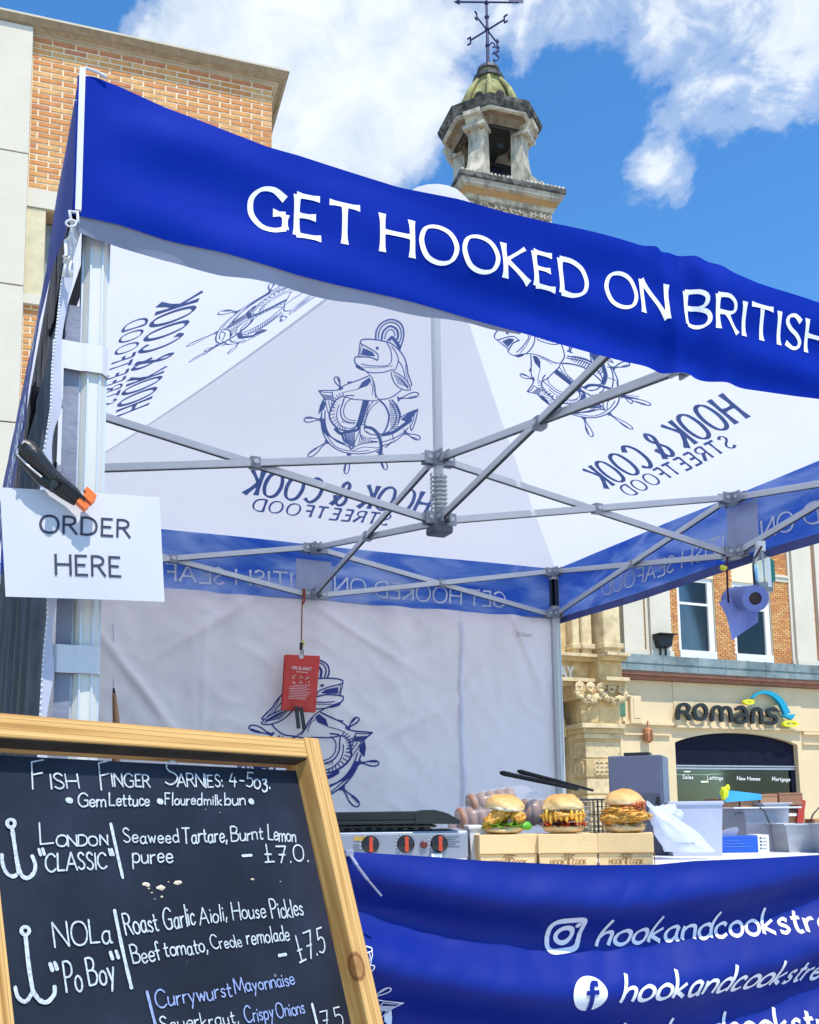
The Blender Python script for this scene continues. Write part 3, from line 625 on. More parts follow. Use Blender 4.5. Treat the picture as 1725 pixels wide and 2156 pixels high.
q.box((xa0-.05, YR-.18, z_as), (xa1+.15, YR+.02, z_as+.07)); q.box((xa1+.2, YR-.15, z_as-.12), (XR, YR+.02, z_as-.03)); q.box((xa1+.2, YR-.1, z_as-.48), (XR, YR+.01, z_as-.42))
q.box((xa0-.05, YR-.09, z_as+.07), (xa1+.2, YR+.01, z_rb-.02)); q.box((xa1+.22, YR-.06, z_as+.0), (XR, YR+.008, z_rb-.02))
q.build('moulding', FASCIA, RB)
q = MB()
for (ax0, az0), (ax1, az1) in zip(arc, arc[1:]): q.prism([(ax0, YR+.2, z_tr+.12), (ax1, YR+.2, z_tr+.12), (ax1, YR+.2, az1), (ax0, YR+.2, az0)], (0, .06, 0))
q.box((xa1-.2, YR+.18, 0), (xa1, YR+.3, z_tr+.12)); q.box((xa0, YR+.18, 0), (xa0+.1, YR+.3, z_tr+.12))
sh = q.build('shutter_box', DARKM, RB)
q = MB(); q.box((xa0, YR+.14, z_tr-.02), (xa1-.06, YR+.25, z_tr+.04)); q.box((xa0, YR+.12, z_tr+.07), (xa1-.03, YR+.22, z_tr+.12)); q.build('transom', mat('silver_rail', (.45, .46, .52), .35, .6), RB)
q = MB(); q.box((xa0, YR+.24, .4), (xa1-.2, YR+.252, z_tr)); shop_glass = q.build('shop_window', SHOPG, RB)
q = MB(); q.box((xa0, YR+.3, z_tr+.02), (xa1, YR+5, z_tr+.1)); q.build('shop_ceiling', mat('grey_ceiling', (.16, .17, .15), .9), RB)
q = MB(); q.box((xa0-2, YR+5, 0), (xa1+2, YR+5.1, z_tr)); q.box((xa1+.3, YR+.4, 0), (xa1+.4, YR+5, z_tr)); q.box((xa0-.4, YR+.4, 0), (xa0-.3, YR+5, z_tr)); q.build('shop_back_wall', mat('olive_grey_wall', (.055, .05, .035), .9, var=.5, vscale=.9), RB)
q = MB(); q.box((xa1-.95, YR+.6, 0), (xa1-.3, YR+.7, z_tr)); q.build('white_screen', mat('white_screen', (.5, .55, .52), .8), RB)
for (x, y, w_) in [(640, 1013, 90), (1218, 1028, 80), (475, 915, 80), (1108, 932, 80), (540, 1212, 50), (1290, 1105, 50), (480, 1110, 130)]:
    p = onY(*M_(x, y), YR+2.5); r_ = w_*.2218*27/2101/2; q = MB(); q.lathe((p.x, p.y, p.z), [(r_, -.02), (r_, .02)], 16)
    q.build('ceiling_lamp', LAMP if y < 1050 else mat('dim_shelf_light', (.5, .5, .4), .8), RB)
WHV = mat('white_vinyl', (.85, .87, .86), .6, var=.02)
for wd, x0, x1, yb, yt in [('Sales', 430, 528, 983, 948), ('Lettings', 665, 812, 990, 955), ('New Homes', 948, 1165, 997, 962), ('Mortgages', 1280, 1466, 1003, 968)]:
    o_, e_, t_ = (onY(*M_(x, y), YR+.235) for x, y in ((x0, yb), (x1, yb+4), (x0, yt)))
    k = Ink(lambda u, v: V((u, YR+.235, v)), (0, -1, 0), .003, .05); k.word(wd, (o_.x, o_.z), (e_.x, e_.z), (t_.x, t_.z), .17, 'round')
    k.build('window_lettering', WHV, shop_glass)
# raised shop sign
SB = mat('matt_black_sign', (.012, .012, .014), .35, var=.2); TEAL = mat('teal_sign', (.0, .32, .50), .35, var=.05); YEL = mat('yellow_sign', (.72, .72, .02), .4, var=.05)
p0 = onY(*M_(870, 400), YR-.2)
SG = thing('shop_sign', (p0.x, YR-.1, p0.z), 'black raised Romans lettering with teal arrow and yellow rings over the arched window', 'sign')
def mp_(Y): return lambda u, v: onY(*M_(u, v), Y)
def letter3(strokes, w_, m, name, depth=.16, Y=YR-.30):
    for k_ in range(1): 
        ink = Ink(lambda u, v: onY(*M_(u, v), Y), (0, -1, 0), 0, 6, thick=depth)
        for s_ in strokes:
            closed = s_[0] == s_[-1] and len(s_) > 3
            ink.ribbon(smooth_pts(s_[:-1], 8, True) if closed else smooth_pts(s_, 8), w_, 'round')
        return ink.build(name, m, SG)
L_ = {'R': [[(395, 412), (393, 330), (420, 285), (465, 280), (495, 308), (480, 345), (440, 352), (405, 350)], [(452, 352), (478, 370), (502, 418)]], 'o': [[(603, 282), (558, 310), (548, 360), (575, 412), (620, 420), (655, 390), (660, 335), (640, 295), (603, 282)]],
      'm': [[(718, 428), (722, 345), (748, 305), (785, 308), (803, 345), (808, 432)], [(806, 345), (832, 310), (872, 315), (892, 355), (900, 438)]], 'a': [[(952, 322), (990, 303), (1025, 325), (1040, 375), (1040, 440)], [(1036, 384), (985, 378), (948, 405), (958, 442), (1000, 452), (1040, 430)]],
      'n': [[(1100, 450), (1104, 365), (1130, 322), (1165, 328), (1182, 370), (1188, 455)]], 's': [[(1322, 330), (1280, 322), (1246, 345), (1262, 378), (1310, 396), (1325, 432), (1290, 460), (1240, 452)]]}
for kx, ss in L_.items(): letter3(ss, 15.5, SB, 'letter', .10)
# arrow that widens to its head
q = Ink(lambda u, v: onY(*M_(u, v), YR-.30), (0, -1, 0), 0, 6)
cl = smooth_pts([(1098, 222), (1140, 180), (1215, 162), (1300, 190), (1375, 260), (1430, 370)], 8); n_ = len(cl); Lf, Rt = [], []
for i, p in enumerate(cl):
    a_, b2 = cl[max(0, i-1)], cl[min(n_-1, i+1)]; dx, dy = b2[0]-a_[0], b2[1]-a_[1]; l = math.hypot(dx, dy); h_ = 5+24*i/n_
    Lf.append((p[0]-dy/l*h_, p[1]+dx/l*h_)); Rt.append((p[0]+dy/l*h_, p[1]-dx/l*h_))
q = MB(); poly = [onY(*M_(*p), YR-.38) for p in Lf]+[onY(*M_(*p), YR-.38) for p in ((1378, 378), (1468, 420), (1500, 375))]+[onY(*M_(*p), YR-.38) for p in Rt[::-1]]
m1 = len(Lf)
vs_ = [onY(*M_(*p), YR-.38) for p in Lf]+[onY(*M_(*p), YR-.38) for p in Rt]
fs_ = [(i, i+1, m1+i+1, m1+i) for i in range(m1-1)]
q.add(vs_+[v+V((0, .14, 0)) for v in vs_], fs_+[tuple(2*m1+j for j in f_) for f_ in fs_]+[(i, i+1, 2*m1+i+1, 2*m1+i) for i in range(m1-1)]+[(m1+i, m1+i+1, 3*m1+i+1, 3*m1+i) for i in range(m1-1)])
q.prism([onY(*M_(*p), YR-.385) for p in ((1372, 378), (1470, 425), (1505, 372))], (0, .15, 0)); q.build('arrow', TEAL, SG)
for cx, cy, rx, ry in [(1065, 256, 40, 15), (1460, 462, 62, 20)]:
    ink = Ink(lambda u, v: onY(*M_(u, v), YR-.36), (0, -1, 0), 0, 6, thick=.12); ink.ribbon([(cx+rx*math.cos(a_*math.pi/12), cy+ry*math.sin(a_*math.pi/12)) for a_ in range(25)], 11, 'round'); ink.build('ring', YEL, SG)
b = MB(); a_, b2 = onY(*M_(400, 375), YR-.2), onY(*M_(1380, 350), YR-.2); 
for (x0, y0, x1, y1) in [(500, 358, 555, 360), (655, 365, 720, 370), (1040, 380, 1105, 385), (1190, 390, 1250, 395), (1320, 342, 1400, 347)]:
    b = MB(); b.bar(onY(*M_(x0, y0), YR-.2), onY(*M_(x1, y1), YR-.2), .03, .03); b.build('sign_wire', SB, SG)
# small fittings on the wall
def fitting(name, label, cat, px, py, Y, parts):
    p = onY(px, py, Y); t_ = thing(name, p, label, cat)
    for nm, fn, m in parts: q = MB(); fn(q, p); q.build(nm, m, t_)
    return t_
fitting('floodlight', 'black floodlight angled up on the ledge beside the left upper window', 'floodlight', *K(1090, 410), YR-.3, [
    ('lamp_head', lambda q, p: q.prism([p+V((-.34, -.1, .24)), p+V((.36, -.1, .26)), p+V((.26, -.1, -.12)), p+V((-.22, -.1, -.14))], (0, .3, -.05)), mat('black_metal', (.015, .015, .016), .5)),
    ('visor', lambda q, p: q.box(p+V((-.36, -.3, .25)), p+V((.36, .2, .28))), mat('black_metal', (.015, .015, .016), .5)),
    ('bracket', lambda q, p: (q.bar(p+V((-.1, .05, -.13)), p+V((-.1, .05, -.42)), .05, .05), q.bar(p+V((.12, .05, -.13)), p+V((.12, .05, -.42)), .05, .05)), mat('black_metal', (.015, .015, .016), .5))])
fitting('alarm_box', 'small green alarm box on the stone corner left of the shop sign', 'alarm box', *K(685, 1040), YR-.75, [
    ('case', lambda q, p: q.bbox(p+V((-.13, -.05, -.27)), p+V((.15, .1, .27)), .05), mat('green_plastic', (.13, .27, .16), .5)), ('louvre', lambda q, p: [q.box(p+V((-.1, -.065, -.18+i*.08)), p+V((.12, -.045, -.15+i*.08))) for i in range(5)], mat('green_plastic', (.13, .27, .16), .5))])
fitting('wall_cabinet', 'slim cream meter cabinet on the fascia right of the green alarm box', 'cabinet', *K(810, 1050), YR-.1, [
    ('case', lambda q, p: (q.bbox(p+V((-.22, -.1, -.4)), p+V((.22, .1, .45)), .02), q.box(p+V((-.25, -.13, -.46)), p+V((.25, .1, -.40)))), FASCIA), ('door', lambda q, p: q.bbox(p+V((-.10, -.12, -.3)), p+V((.16, -.09, .36)), .01), FASCIA)])
fitting('wall_lantern', 'small rusty terracotta lantern on the wall left of the arch', 'lantern', *K(945, 1290), YR-.2, [
    ('lantern_body', lambda q, p: q.lathe(p+V((0, 0, -.28)), [(.05, 0), (.15, .08), (.17, .3), (.14, .44), (.04, .52)], 8), mat('terracotta_metal', (.45, .19, .09), .7, var=.4, vscale=12)), ('stem', lambda q, p: q.bar(p+V((0, 0, .2)), p+V((0, 0, .46)), .03, .03), mat('terracotta_metal', (.45, .19, .09), .7)),
    ('cage', lambda q, p: [q.bar(p+V((.17*math.cos(a), .17*math.sin(a), -.2)), p+V((.17*math.cos(a), .17*math.sin(a), .15)), .02, .02) for a in (0, 1.57, 3.14, 4.7)], mat('dark_rust', (.16, .07, .04), .7))])

# ---------------------------------------------------------------- ornate stone corner of the arcade next door
AB = thing('arcade_building', (XL-1.6, YR+2, 0), 'carved yellow limestone arcade entrance beside the estate agents, right of the tent leg', 'building')
kx = lambda x, y=900, Y=YR-.9: gX(x, K, y, Y); kz = lambda x, y, Y=YR-.9: gZ(x, y, K, Y)
YF = YR-.9
x_r = kx(655); x_l = kx(350, 1500)
b = MB(); b.box((x_r-6, YR+.2, 0), (x_r, YR+4, kz(400, 100)+3)); b.build('arcade_wall', CARVED, AB)
# rusticated pier blocks
rows = [(1350, 1515, 0), (1525, 1700, .03), (1712, 1860, 0), (1880, 2050, .04), (2060, 2300, 0)]
for i, (ya, yb, d) in enumerate(rows):
    b = MB(); b.bbox((x_l-d, YF-d, kz(450, yb)), (x_r, YR+.19, kz(450, ya)), .03); b.build('stone_block', CARVEL if i != 1 else CARVED, AB)
    if i == 1:
        c_ = MB()
        for r_ in range(3):
            for q_ in range(5):
                p = V((lerp(x_l+.35, x_r-.25, q_/4), YF-d-.01, lerp(kz(450, yb)+.16, kz(450, ya)-.16, r_/2))); c_.tube([p+V((.09*math.cos(a), 0, .09*math.sin(a))) for a in [j*math.pi/4 for j in range(8)]], .03, 5, closed=True)
        for q_ in range(4):
            p = V((x_l-d-.01, lerp(YF+.2, YR, q_/3), (kz(450, ya)+kz(450, yb))/2)); c_.tube([p+V((0, .10*math.cos(a), .2*math.sin(a))) for a in [j*math.pi/4 for j in range(8)]], .03, 5, closed=True)
        tag(c_.build('carved_rings', CARVEL, AB), kind='stuff')
b = MB(); b.box((x_l+.02, YF+.03, 0), (x_r-.01, YR+.19, kz(450, 1340))); b.build('pier_core', CARVED, AB)
def tier(ya, yb, d, m, name='moulding', dl=None):
    dl = d if dl is None else dl; b = MB(); b.bbox((x_l-dl, YF-d, kz(450, yb)), (x_r+.02, YR+.18, kz(450, ya)-.003), .02); b.build(name, m, AB)
tier(1190, 1235, .30, CARVEL); tier(1235, 1280, .20, CARVED); tier(1280, 1330, .12, CARVEL); tier(1330, 1352, .05, CARVED)
# capital with fluted, flared bell
b = MB()
za, zb_ = kz(450, 1190), kz(450, 960)
for i in range(7):
    xx = lerp(x_l-.05, x_r-.1, i/6); b.bbox((xx-.12, YF-.08, za), (xx+.12, YF+.3, zb_), .05)
b.box((x_l-.02, YF-.02, za), (x_r, YR+.17, zb_)); b.build('fluted_capital', CARVED, AB)
b = MB(); rr = random.Random(9)
for i in range(90):
    t_ = i/89; xx = lerp(x_l-.55, x_r+.1, t_); sag = .22*abs(math.sin(t_*math.pi*2.0)); b.blob((xx, YF-.35+rr.uniform(-.05, .05), kz(450, 905)-sag+rr.uniform(-.09, .09)), (rr.uniform(.03, .10), rr.uniform(.03, .08), rr.uniform(.03, .10)), 2, .7, 3, i)
for i in range(5): b.tube([V((lerp(x_l-.4, x_r-.1, i/4)+.16*math.cos(a)*(1-a/14), YF-.35, kz(450, 860)+.16*math.sin(a)*(1-a/14))) for a in [j*.7 for j in range(14)]], .045, 6)
tag(b.build('carved_foliage', CARVEL, AB, True), kind='stuff')
b = MB(); b.box((x_l-.35, YF-.2, kz(450, 960)), (x_r, YR+.16, kz(450, 830))); b.build('capital_block', CARVED, AB)
# long entablature to the left, stepped
XQ = x_r-6
def ent(ya, yb, dpt, m, name, x0=None):
    b = MB(); b.box((XQ if x0 is None else x0, YR-dpt, kz(450, yb)), (x_r+(.02 if x0 else -.8), YR+.15, kz(450, ya)-.004)); b.build(name, m, AB)
for ya, yb, d, m, nm in [(790, 830, .75, CARVED, 'lower_cornice'), (755, 790, .95, CARVEL, 'lower_cornice'), (590, 755, .55, CARVED, 'frieze'), (555, 590, .85, CARVED, 'upper_cornice'), (525, 555, 1.05, CARVEL, 'upper_cornice')]:
    ent(ya, yb, d, m, nm); ent(ya, yb, d+.55, m, nm, x0=kx(430, 600))
ent(200-420, 525, .5, CARVED, 'upper_stage')
for x0, x1, d in [(230, 300, .85), (305, 400, .95), (440, 600, 1.35), (620, 655, .9)]:
    b = MB(); a_, b2 = kx(x0, 400), kx(x1, 400); b.bbox((a_, YR-d, kz(450, 522)), (b2, YR-.3, kz(450, -300)), .06); b.bbox((a_-.06, YR-d-.08, kz(450, 480)), (b2+.06, YR-.3, kz(450, 430)), .03); b.build('pilaster', CARVEL, AB)
k = Ink(lambda u, v: V((u, YR-.57, v)), (0, -1, 0), .01, .1, thick=.05)
o_, e_, t_ = onY(*K(62, 735), YR-.57), onY(*K(222, 745), YR-.57), onY(*K(60, 630), YR-.57)
k.word('WAY', (o_.x-.2, o_.z), (e_.x, e_.z), (t_.x-.2, t_.z), .24, 'plain'); k.build('carved_lettering', mat('white_letters', (.80, .78, .70), .7), AB)
b = MB(); b.tube([V((kx(240, 1200)-.9+1.0*math.cos(a), YR-.1, kz(300, 1300)+1.6*math.sin(a))) for a in [j*math.pi/12 for j in range(7)]], .12, 6)
b.bbox((kx(240, 1300, YR)-.35, YR-.25, 0), (kx(245, 1300, YR), YR+.19, kz(300, 1250, YR)), .05); b.build('door_surround', CARVED, AB, 40)
b = MB(); b.box((kx(240, 1300, YR)-2.2, YR+.1, 0), (kx(240, 1300, YR)-.36, YR+.195, kz(300, 1000, YR))); b.build('dark_doorway', mat('dark_door', (.07, .07, .05), .6, var=.4, vscale=1), AB)

# ================================================================ the gazebo
ALU = mat('brushed_aluminium', (.60, .64, .68), .42, .35, var=.06, vscale=4, bump=.1, bscale=120, stretch=(1, 1, .15))
ALUL = mat('anodised_leg', (.64, .64, .60), .5, .03, var=.04, vscale=3)
ALUD = mat('grey_cast_bracket', (.30, .34, .40), .5, .3, var=.2, vscale=30, bump=.2, bscale=60)
DARKP = mat('dark_groove', (.03, .035, .05), .6)
BLUE = mat('royal_blue_polyester', (.0002, .020, .30), .75, var=.10, vscale=2.0, bump=.15, bscale=7, spec=.07, trans=.08, stretch=(1, 1, 1.6))
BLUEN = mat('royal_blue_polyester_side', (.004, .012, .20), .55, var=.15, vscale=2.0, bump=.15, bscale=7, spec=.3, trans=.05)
ROOF = mat('white_canopy_cloth', (.80, .80, .83), .7, var=.02, vscale=2, bump=.35, bscale=4, spec=.2, trans=.6, stretch=(1, 1, 1))
WALLC = mat('white_sidewall_cloth', (.87, .83, .87), .6, var=.02, vscale=2, bump=.25, bscale=5, spec=.3, trans=.2)
GREYB = mat('grey_hem_tape', (.26, .30, .42), .6, var=.12, vscale=5, trans=.2)
WTRIM = mat('white_webbing', (.62, .63, .66), .6, var=.05, bump=.06, bscale=300)
PRINT = mat('blue_print_ink', (.13, .22, .56), .7, var=.15, vscale=20)
PRINTN = mat('navy_print_ink', (.012, .03, .23), .6, var=.15, vscale=20)
LETW = mat('white_print', (.84, .86, .90), .55, var=.03)
LETP = mat('pale_show_through_print', (.62, .70, .86), .7, var=.12, vscale=12)
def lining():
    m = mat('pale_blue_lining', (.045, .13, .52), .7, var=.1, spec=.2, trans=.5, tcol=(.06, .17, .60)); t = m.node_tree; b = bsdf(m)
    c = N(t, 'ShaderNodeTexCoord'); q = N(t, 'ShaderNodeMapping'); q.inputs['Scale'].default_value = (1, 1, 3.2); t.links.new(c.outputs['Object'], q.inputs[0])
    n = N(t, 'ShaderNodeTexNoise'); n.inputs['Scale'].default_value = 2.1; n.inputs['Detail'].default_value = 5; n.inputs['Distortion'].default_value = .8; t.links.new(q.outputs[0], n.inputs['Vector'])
    k = ramp(t, n.outputs['Fac'], [(.34, (.06, .18, .62)), (.47, (.17, .32, .68)), (.58, (.42, .54, .80)), (.72, (.68, .76, .90))]); t.links.new(k, b.inputs['Base Color'])  # cloud-like pale patches: sky light through thin ink, put into the colour
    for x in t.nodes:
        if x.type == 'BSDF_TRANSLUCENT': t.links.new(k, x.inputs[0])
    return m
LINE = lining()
BLUET = mat('thin_blue_polyester', (.01, .05, .50), .6, var=.1, vscale=2, spec=.1, trans=.75, tcol=(.25, .45, 1.0))
ZU, ZL, ZT, ZB, ZAP = 2.390, 2.143, 2.425, 2.127, 3.41
GZ = thing('gazebo', (1.5, 1.5, 0), 'square pop-up gazebo with royal blue valance and white printed roof', 'gazebo')
# legs
def leg(x, y, hi, sgx, sgy, parent=GZ):
    q = MB(); w = .022; c = .010
    oct_ = [(-w+c, -w), (w-c, -w), (w, -w+c), (w, w-c), (w-c, w), (-w+c, w), (-w, w-c), (-w, -w+c)]
    q.add([V((x+a, y+b, 0.02)) for a, b in oct_]+[V((x+a, y+b, hi)) for a, b in oct_], [tuple(range(8))[::-1], tuple(range(8, 16))]+[(i, (i+1) % 8, 8+(i+1) % 8, 8+i) for i in range(8)])
    o = q.build('leg', ALUL, parent)
    r = MB()
    for i in range(3):
        r.box((x-w-.004, y-w+.012+i*.010, .03), (x-w+.001, y-w+.017+i*.010, hi-.002)); r.box((x+w-.001, y-w+.012+i*.010, .03), (x+w+.004, y-w+.017+i*.010, hi-.002))
    r.box((x-w+.0095, y-w-.003, .03), (x-w+.013, y-w+.002, hi-.002)); r.box((x+w-.013, y-w-.003, .03), (x+w-.0095, y-w+.002, hi-.002))
    r.build('rib', ALU, o)
    f = MB(); f.bbox((x-.05, y-.05, 0), (x+.05, y+.05, .02), .004); f.build('foot_plate', ALUD, o)
    return o
for (x, y) in ((.028, .028), (2.98, 2.98), (.02, 2.98), (2.98, .028)): leg(x, y, ZU, 1, 1)
def bracket(p, dirs, name='bracket'):
    q = MB(); q.bbox(V(p)-V((.026, .026, .028)), V(p)+V((.026, .026, .028)), .006)
    for d in dirs:
        d = V(d).normalized(); s = d.cross(V((0, 0, 1))).normalized(); c = V(p)+d*.045
        q.boxf(c-s*.020-V((0, 0, .024))-d*.02, s*.008, d*.040, V((0, 0, .048))); q.boxf(c+s*.012-V((0, 0, .024))-d*.02, s*.008, d*.040, V((0, 0, .048)))
    o = q.build(name, ALUD, GZ, 30)
    b = MB()
    for d in dirs:
        d = V(d).normalized(); s = d.cross(V((0, 0, 1))).normalized(); b.lathe(V(p)+d*.045-s*.026, [(.009, 0), (.009, .052)], 8, ax=s)
    b.build('bolt', ALU, o)
def scissor(a, b, za_u, za_l, zb_u, zb_l):
    a, b = V((a[0], a[1], 0)), V((b[0], b[1], 0)); d = (b-a).normalized(); s = d.cross(V((0, 0, 1))); a2, b2 = a+d*.045, b-d*.045; z = lambda h: V((0, 0, h))
    for p, q_, k in ((a2+z(za_u), b2+z(zb_l), -.009), (a2+z(za_l), b2+z(zb_u), .009)):
        q = MB(); q.bar(p+s*k, q_+s*k, .015, .028, c=.003); o = q.build('truss_bar', ALU, GZ, 30)
        gq = MB(); gq.bar(p+s*k-V((0, 0, .0145)), q_+s*k-V((0, 0, .0145)), .011, .0012); gq.build('groove', DARKP, o)
    m = (a2+b2)/2+z((za_u+zb_l)/2); q = MB(); q.bbox(m-V((.019, .019, .021)), m+V((.019, .019, .021)), .004); o = q.build('pivot', ALUD, GZ, 30)
    q = MB(); q.lathe(m-s*.027, [(.010, 0), (.010, .054)], 10, ax=s); q.build('bolt', ALU, o)
CORN = {'FL': (.02, .02), 'FR': (2.98, .02), 'BR': (2.98, 2.98), 'BL': (.02, 2.98)}; MID = {'F': (1.5, .02), 'R': (2.98, 1.5), 'B': (1.5, 2.98), 'L': (.02, 1.5)}; CC = (1.5, 1.5)
for m, (a, b) in {'F': ('FL', 'FR'), 'R': ('BR', 'FR'), 'B': ('BL', 'BR'), 'L': ('FL', 'BL')}.items():
    for c in (a, b): scissor(CORN[c], MID[m], ZU, ZL, ZU-(.03 if m == 'F' else 0), ZL)
    scissor(MID[m], CC, ZU-(.03 if m == 'F' else 0), ZL, 2.376, 2.134)
    p = V((*MID[m], 0)); t_ = (V((*CORN[b], 0))-V((*CORN[a], 0))).normalized(); to = (V((*CC, 0))-p).normalized()
    for zz in ((ZU-.03 if m == 'F' else ZU), ZL): bracket(p+V((0, .015 if m == 'F' else 0, zz)), (t_, -t_, to))
for c, (x, y) in CORN.items():
    sx = 1 if x < 1 else -1; sy = 1 if y < 1 else -1
    if c == 'FL': continue
    for zz in (ZU, ZL): bracket((x, y, zz), ((sx, 0, 0), (0, sy, 0)))
q = MB(); q.box((2.951, 2.951, 2.19), (2.962, 2.99, 2.345)); q.box((2.951, 2.951, 2.19), (2.99, 2.9575, 2.345)); q.build('slider_window', DARKP, GZ)
# centre pole, spring
q = MB(); q.bar((1.5, 1.5, 2.12), (1.5, 1.5, ZAP-.03), .036, .036, up=V((.3, 1, 0)), c=.009); q.build('centre_pole', ALU, GZ)
for zz in (2.376, 2.134): bracket((1.5, 1.5, zz), ((1, 0, 0), (-1, 0, 0), (0, 1, 0), (0, -1, 0)))
q = MB(); q.tube([V((1.5+.031*math.cos(a), 1.5+.031*math.sin(a), 2.165+.15*a/(math.pi*2*8.5))) for a in [i*math.pi/8 for i in range(int(16*8.5)+1)]], .0042, 6); q.build('spring', mat('bright_spring_steel', (.55, .60, .60), .3, .8), GZ, True)
q = MB(); q.bbox((1.458, 1.458, 2.072), (1.542, 1.542, 2.106), .01); q.build('pole_cap', mat('dark_grey_plastic_cap', (.10, .11, .15), .6), GZ)
# measured run of the front valance
top_px = [(181, 160), (200, 161), (256, 179), (315, 201), (373, 223), (461, 258), (569, 300), (632, 318), (842, 390), (963, 419), (1062, 450), (1161, 474), (1316, 509), (1429, 526), (1483, 540), (1600, 594), (1724, 632)]
bot_px = [(168, 455), (256, 472), (366, 502), (474, 529), (626, 577), (800, 622), (947, 657), (1173, 718), (1398, 774), (1578, 815), (1724, 837)]
grey_px = [(165, 486), (177, 490), (305, 525), (474, 569), (527, 578), (718, 627), (904, 664), (1000, 677), (1100, 700)]
YV = -.035
TOPL = [(onY(*p, YV).x, onY(*p, YV).z) for p in top_px]+[(3.04, 2.425)]; BOTL = [(onY(*p, YV).x, onY(*p, YV).z) for p in bot_px]+[(3.04, 2.127)]
GRL = [(onY(*p, YV+.006).x, onY(*p, YV+.006).z) for p in grey_px]
FRZ = TOPL
# roof: four panels
SL = math.hypot(1.53, ZAP-ZT)
SIDE = {'back': (V((0, 1, 0)), V((-1, 0, 0))), 'right': (V((1, 0, 0)), V((0, 1, 0))), 'front': (V((0, -1, 0)), V((1, 0, 0))), 'left': (V((-1, 0, 0)), V((0, -1, 0)))}
def panel_axes(k):
    d, t_ = SIDE[k]; E = V((1.5, 1.5, ZT))+d*(1.512 if k == 'left' else 1.53); up = (V((1.5, 1.5, ZAP))-E).normalized(); n = t_.cross(up)
    if n.z < 0: n = -n
    return E, t_, up, n
POFF = {'right': (.13, .045), 'left': (-.10, .10)}
def panel_pt(k, a, b, flat=False):
    E, t_, up, n = panel_axes(k); w = max(0.0, 1.53*(1-b/SL)); r = min(1, abs(a)/max(w, .02)); p = E+t_*a+up*b
    if k == 'front' and FRZ: p = p+V((0, .025*(1-min(1, b/SL))**2, (interp(p.x, FRZ)-ZT)*(1-min(1, b/SL))**1.5-.028*(1-b/SL)))
    if flat: return p
    sag = (.085 if k == 'front' else .055)*math.sin(math.pi*min(1, max(0, b/SL)))*(1-r**3*.2)+.010*math.sin(math.pi*b/SL)*nz3(a*1.6, b*2.2, len(k)*3.3)*(1-r)
    sag += .018*math.exp(-((abs(a)-w*.5)/.3)**2)*math.sin(math.pi*min(1, max(0, b/SL)))*nz3(a*4, b*2, 2.0+len(k))*(1-r)
    return p-V((0, 0, sag/max(.3, n.z)))
def rib_sag(p): return p
ROOFP = {}
for k in SIDE:
    q = MB(); q.grid(lambda u, v: panel_pt(k, (u-.5)*3.06*(1-v*.995), v*SL*.995), 48, 36); ROOFP[k] = q.build('roof_panel', ROOF, GZ, True)
# ridge seams
for cx, cy in ((-.03, -.03), (3.03, -.03), (3.03, 3.03), (-.03, 3.03)):
    pts = []
    k = 'left' if cx < 0 else 'right'; s_ = 1 if ((cy > 1) == (k == 'right')) else -1
    for i in range(25):
        v = i/24*.99; pts.append(panel_pt(k, s_*1.53*(1-v), v*SL)-V((0, 0, .003)))
    q = MB()
    for a, b in zip(pts, pts[1:]): q.bar(a, b, .014, .0012)
    if 0: q.build('ridge_seam', mat('canopy_seam_tape', (.92, .92, .92), .7, trans=.7), GZ)
q = MB(); q.lathe((1.5, 1.5, ZAP-.03), [(.19, -.05), (.17, .02), (.13, .075), (.07, .105), (.01, .115)], 20); q.build('peak_cap', ROOF, GZ, True)
# ---- the printed emblem, traced in a frame of its own on the back panel
Lf_ = lambda x, y: ((1250+x/3.317)/1.9, (1200+y/3.317)/1.9)
Eb, tb_, ub_, nb_ = panel_axes('back'); Eb2 = Eb-nb_*.05
def L2ab(x, y):
    p = onP(*Lf_(x, y), Eb2, nb_); d = p-Eb2; return (d.dot(tb_), d.dot(ub_))
def circ(cx, cy, rx, ry, a0=0, a1=360, n=24): return [(cx+rx*math.cos(R(a0+(a1-a0)*i/n)), cy+ry*math.sin(R(a0+(a1-a0)*i/n))) for i in range(n+1)]
EM = []                                                                 # (points, width in frame units, smooth)
def s(*p, w=9): EM.append((list(p), w, True))
s((870, 435), (880, 340), (940, 250), (1050, 203), (1160, 225), (1230, 300), (1245, 410), (1225, 490), (1190, 590), w=11)
s((905, 430), (915, 350), (970, 270), (1060, 235), (1150, 260), (1205, 340), (1210, 430), (1180, 500), w=9)
s((950, 440), (965, 360), (1020, 300), (1080, 285), (1150, 330), (1170, 400), (1160, 450), w=14)
s((990, 440), (1010, 370), (1060, 325), (1110, 350), (1130, 410), w=8)
s((1060, 450), (1085, 425), (1130, 470), (1190, 560), w=22); s((1030, 455), (1070, 430), (1100, 440), w=12)
s((665, 495), (672, 460), (700, 445), (780, 438), (930, 455), (1062, 492)); s((665, 490), (700, 512), (760, 540), (850, 590), (903, 645), (892, 712), (872, 690), w=8)
s((665, 495), (652, 540), (648, 600), (636, 652), w=7); s((690, 520), (668, 560), (660, 650), w=6)
s((600, 665), (700, 662), (800, 668), (885, 705), w=9); s((600, 665), (588, 700), (605, 752), (680, 800), (745, 850)); s((680, 752), (780, 772), (900, 782), (1020, 782), (1075, 740), (1082, 650), (1060, 560), (1020, 495), w=7)
s((745, 850), (850, 868), (980, 865), (1092, 838), w=8); s((700, 790), (860, 805), (1000, 800), (1095, 790), w=5)
s((740, 845), (815, 925), (858, 1040), (868, 1150), (912, 1225), w=7)
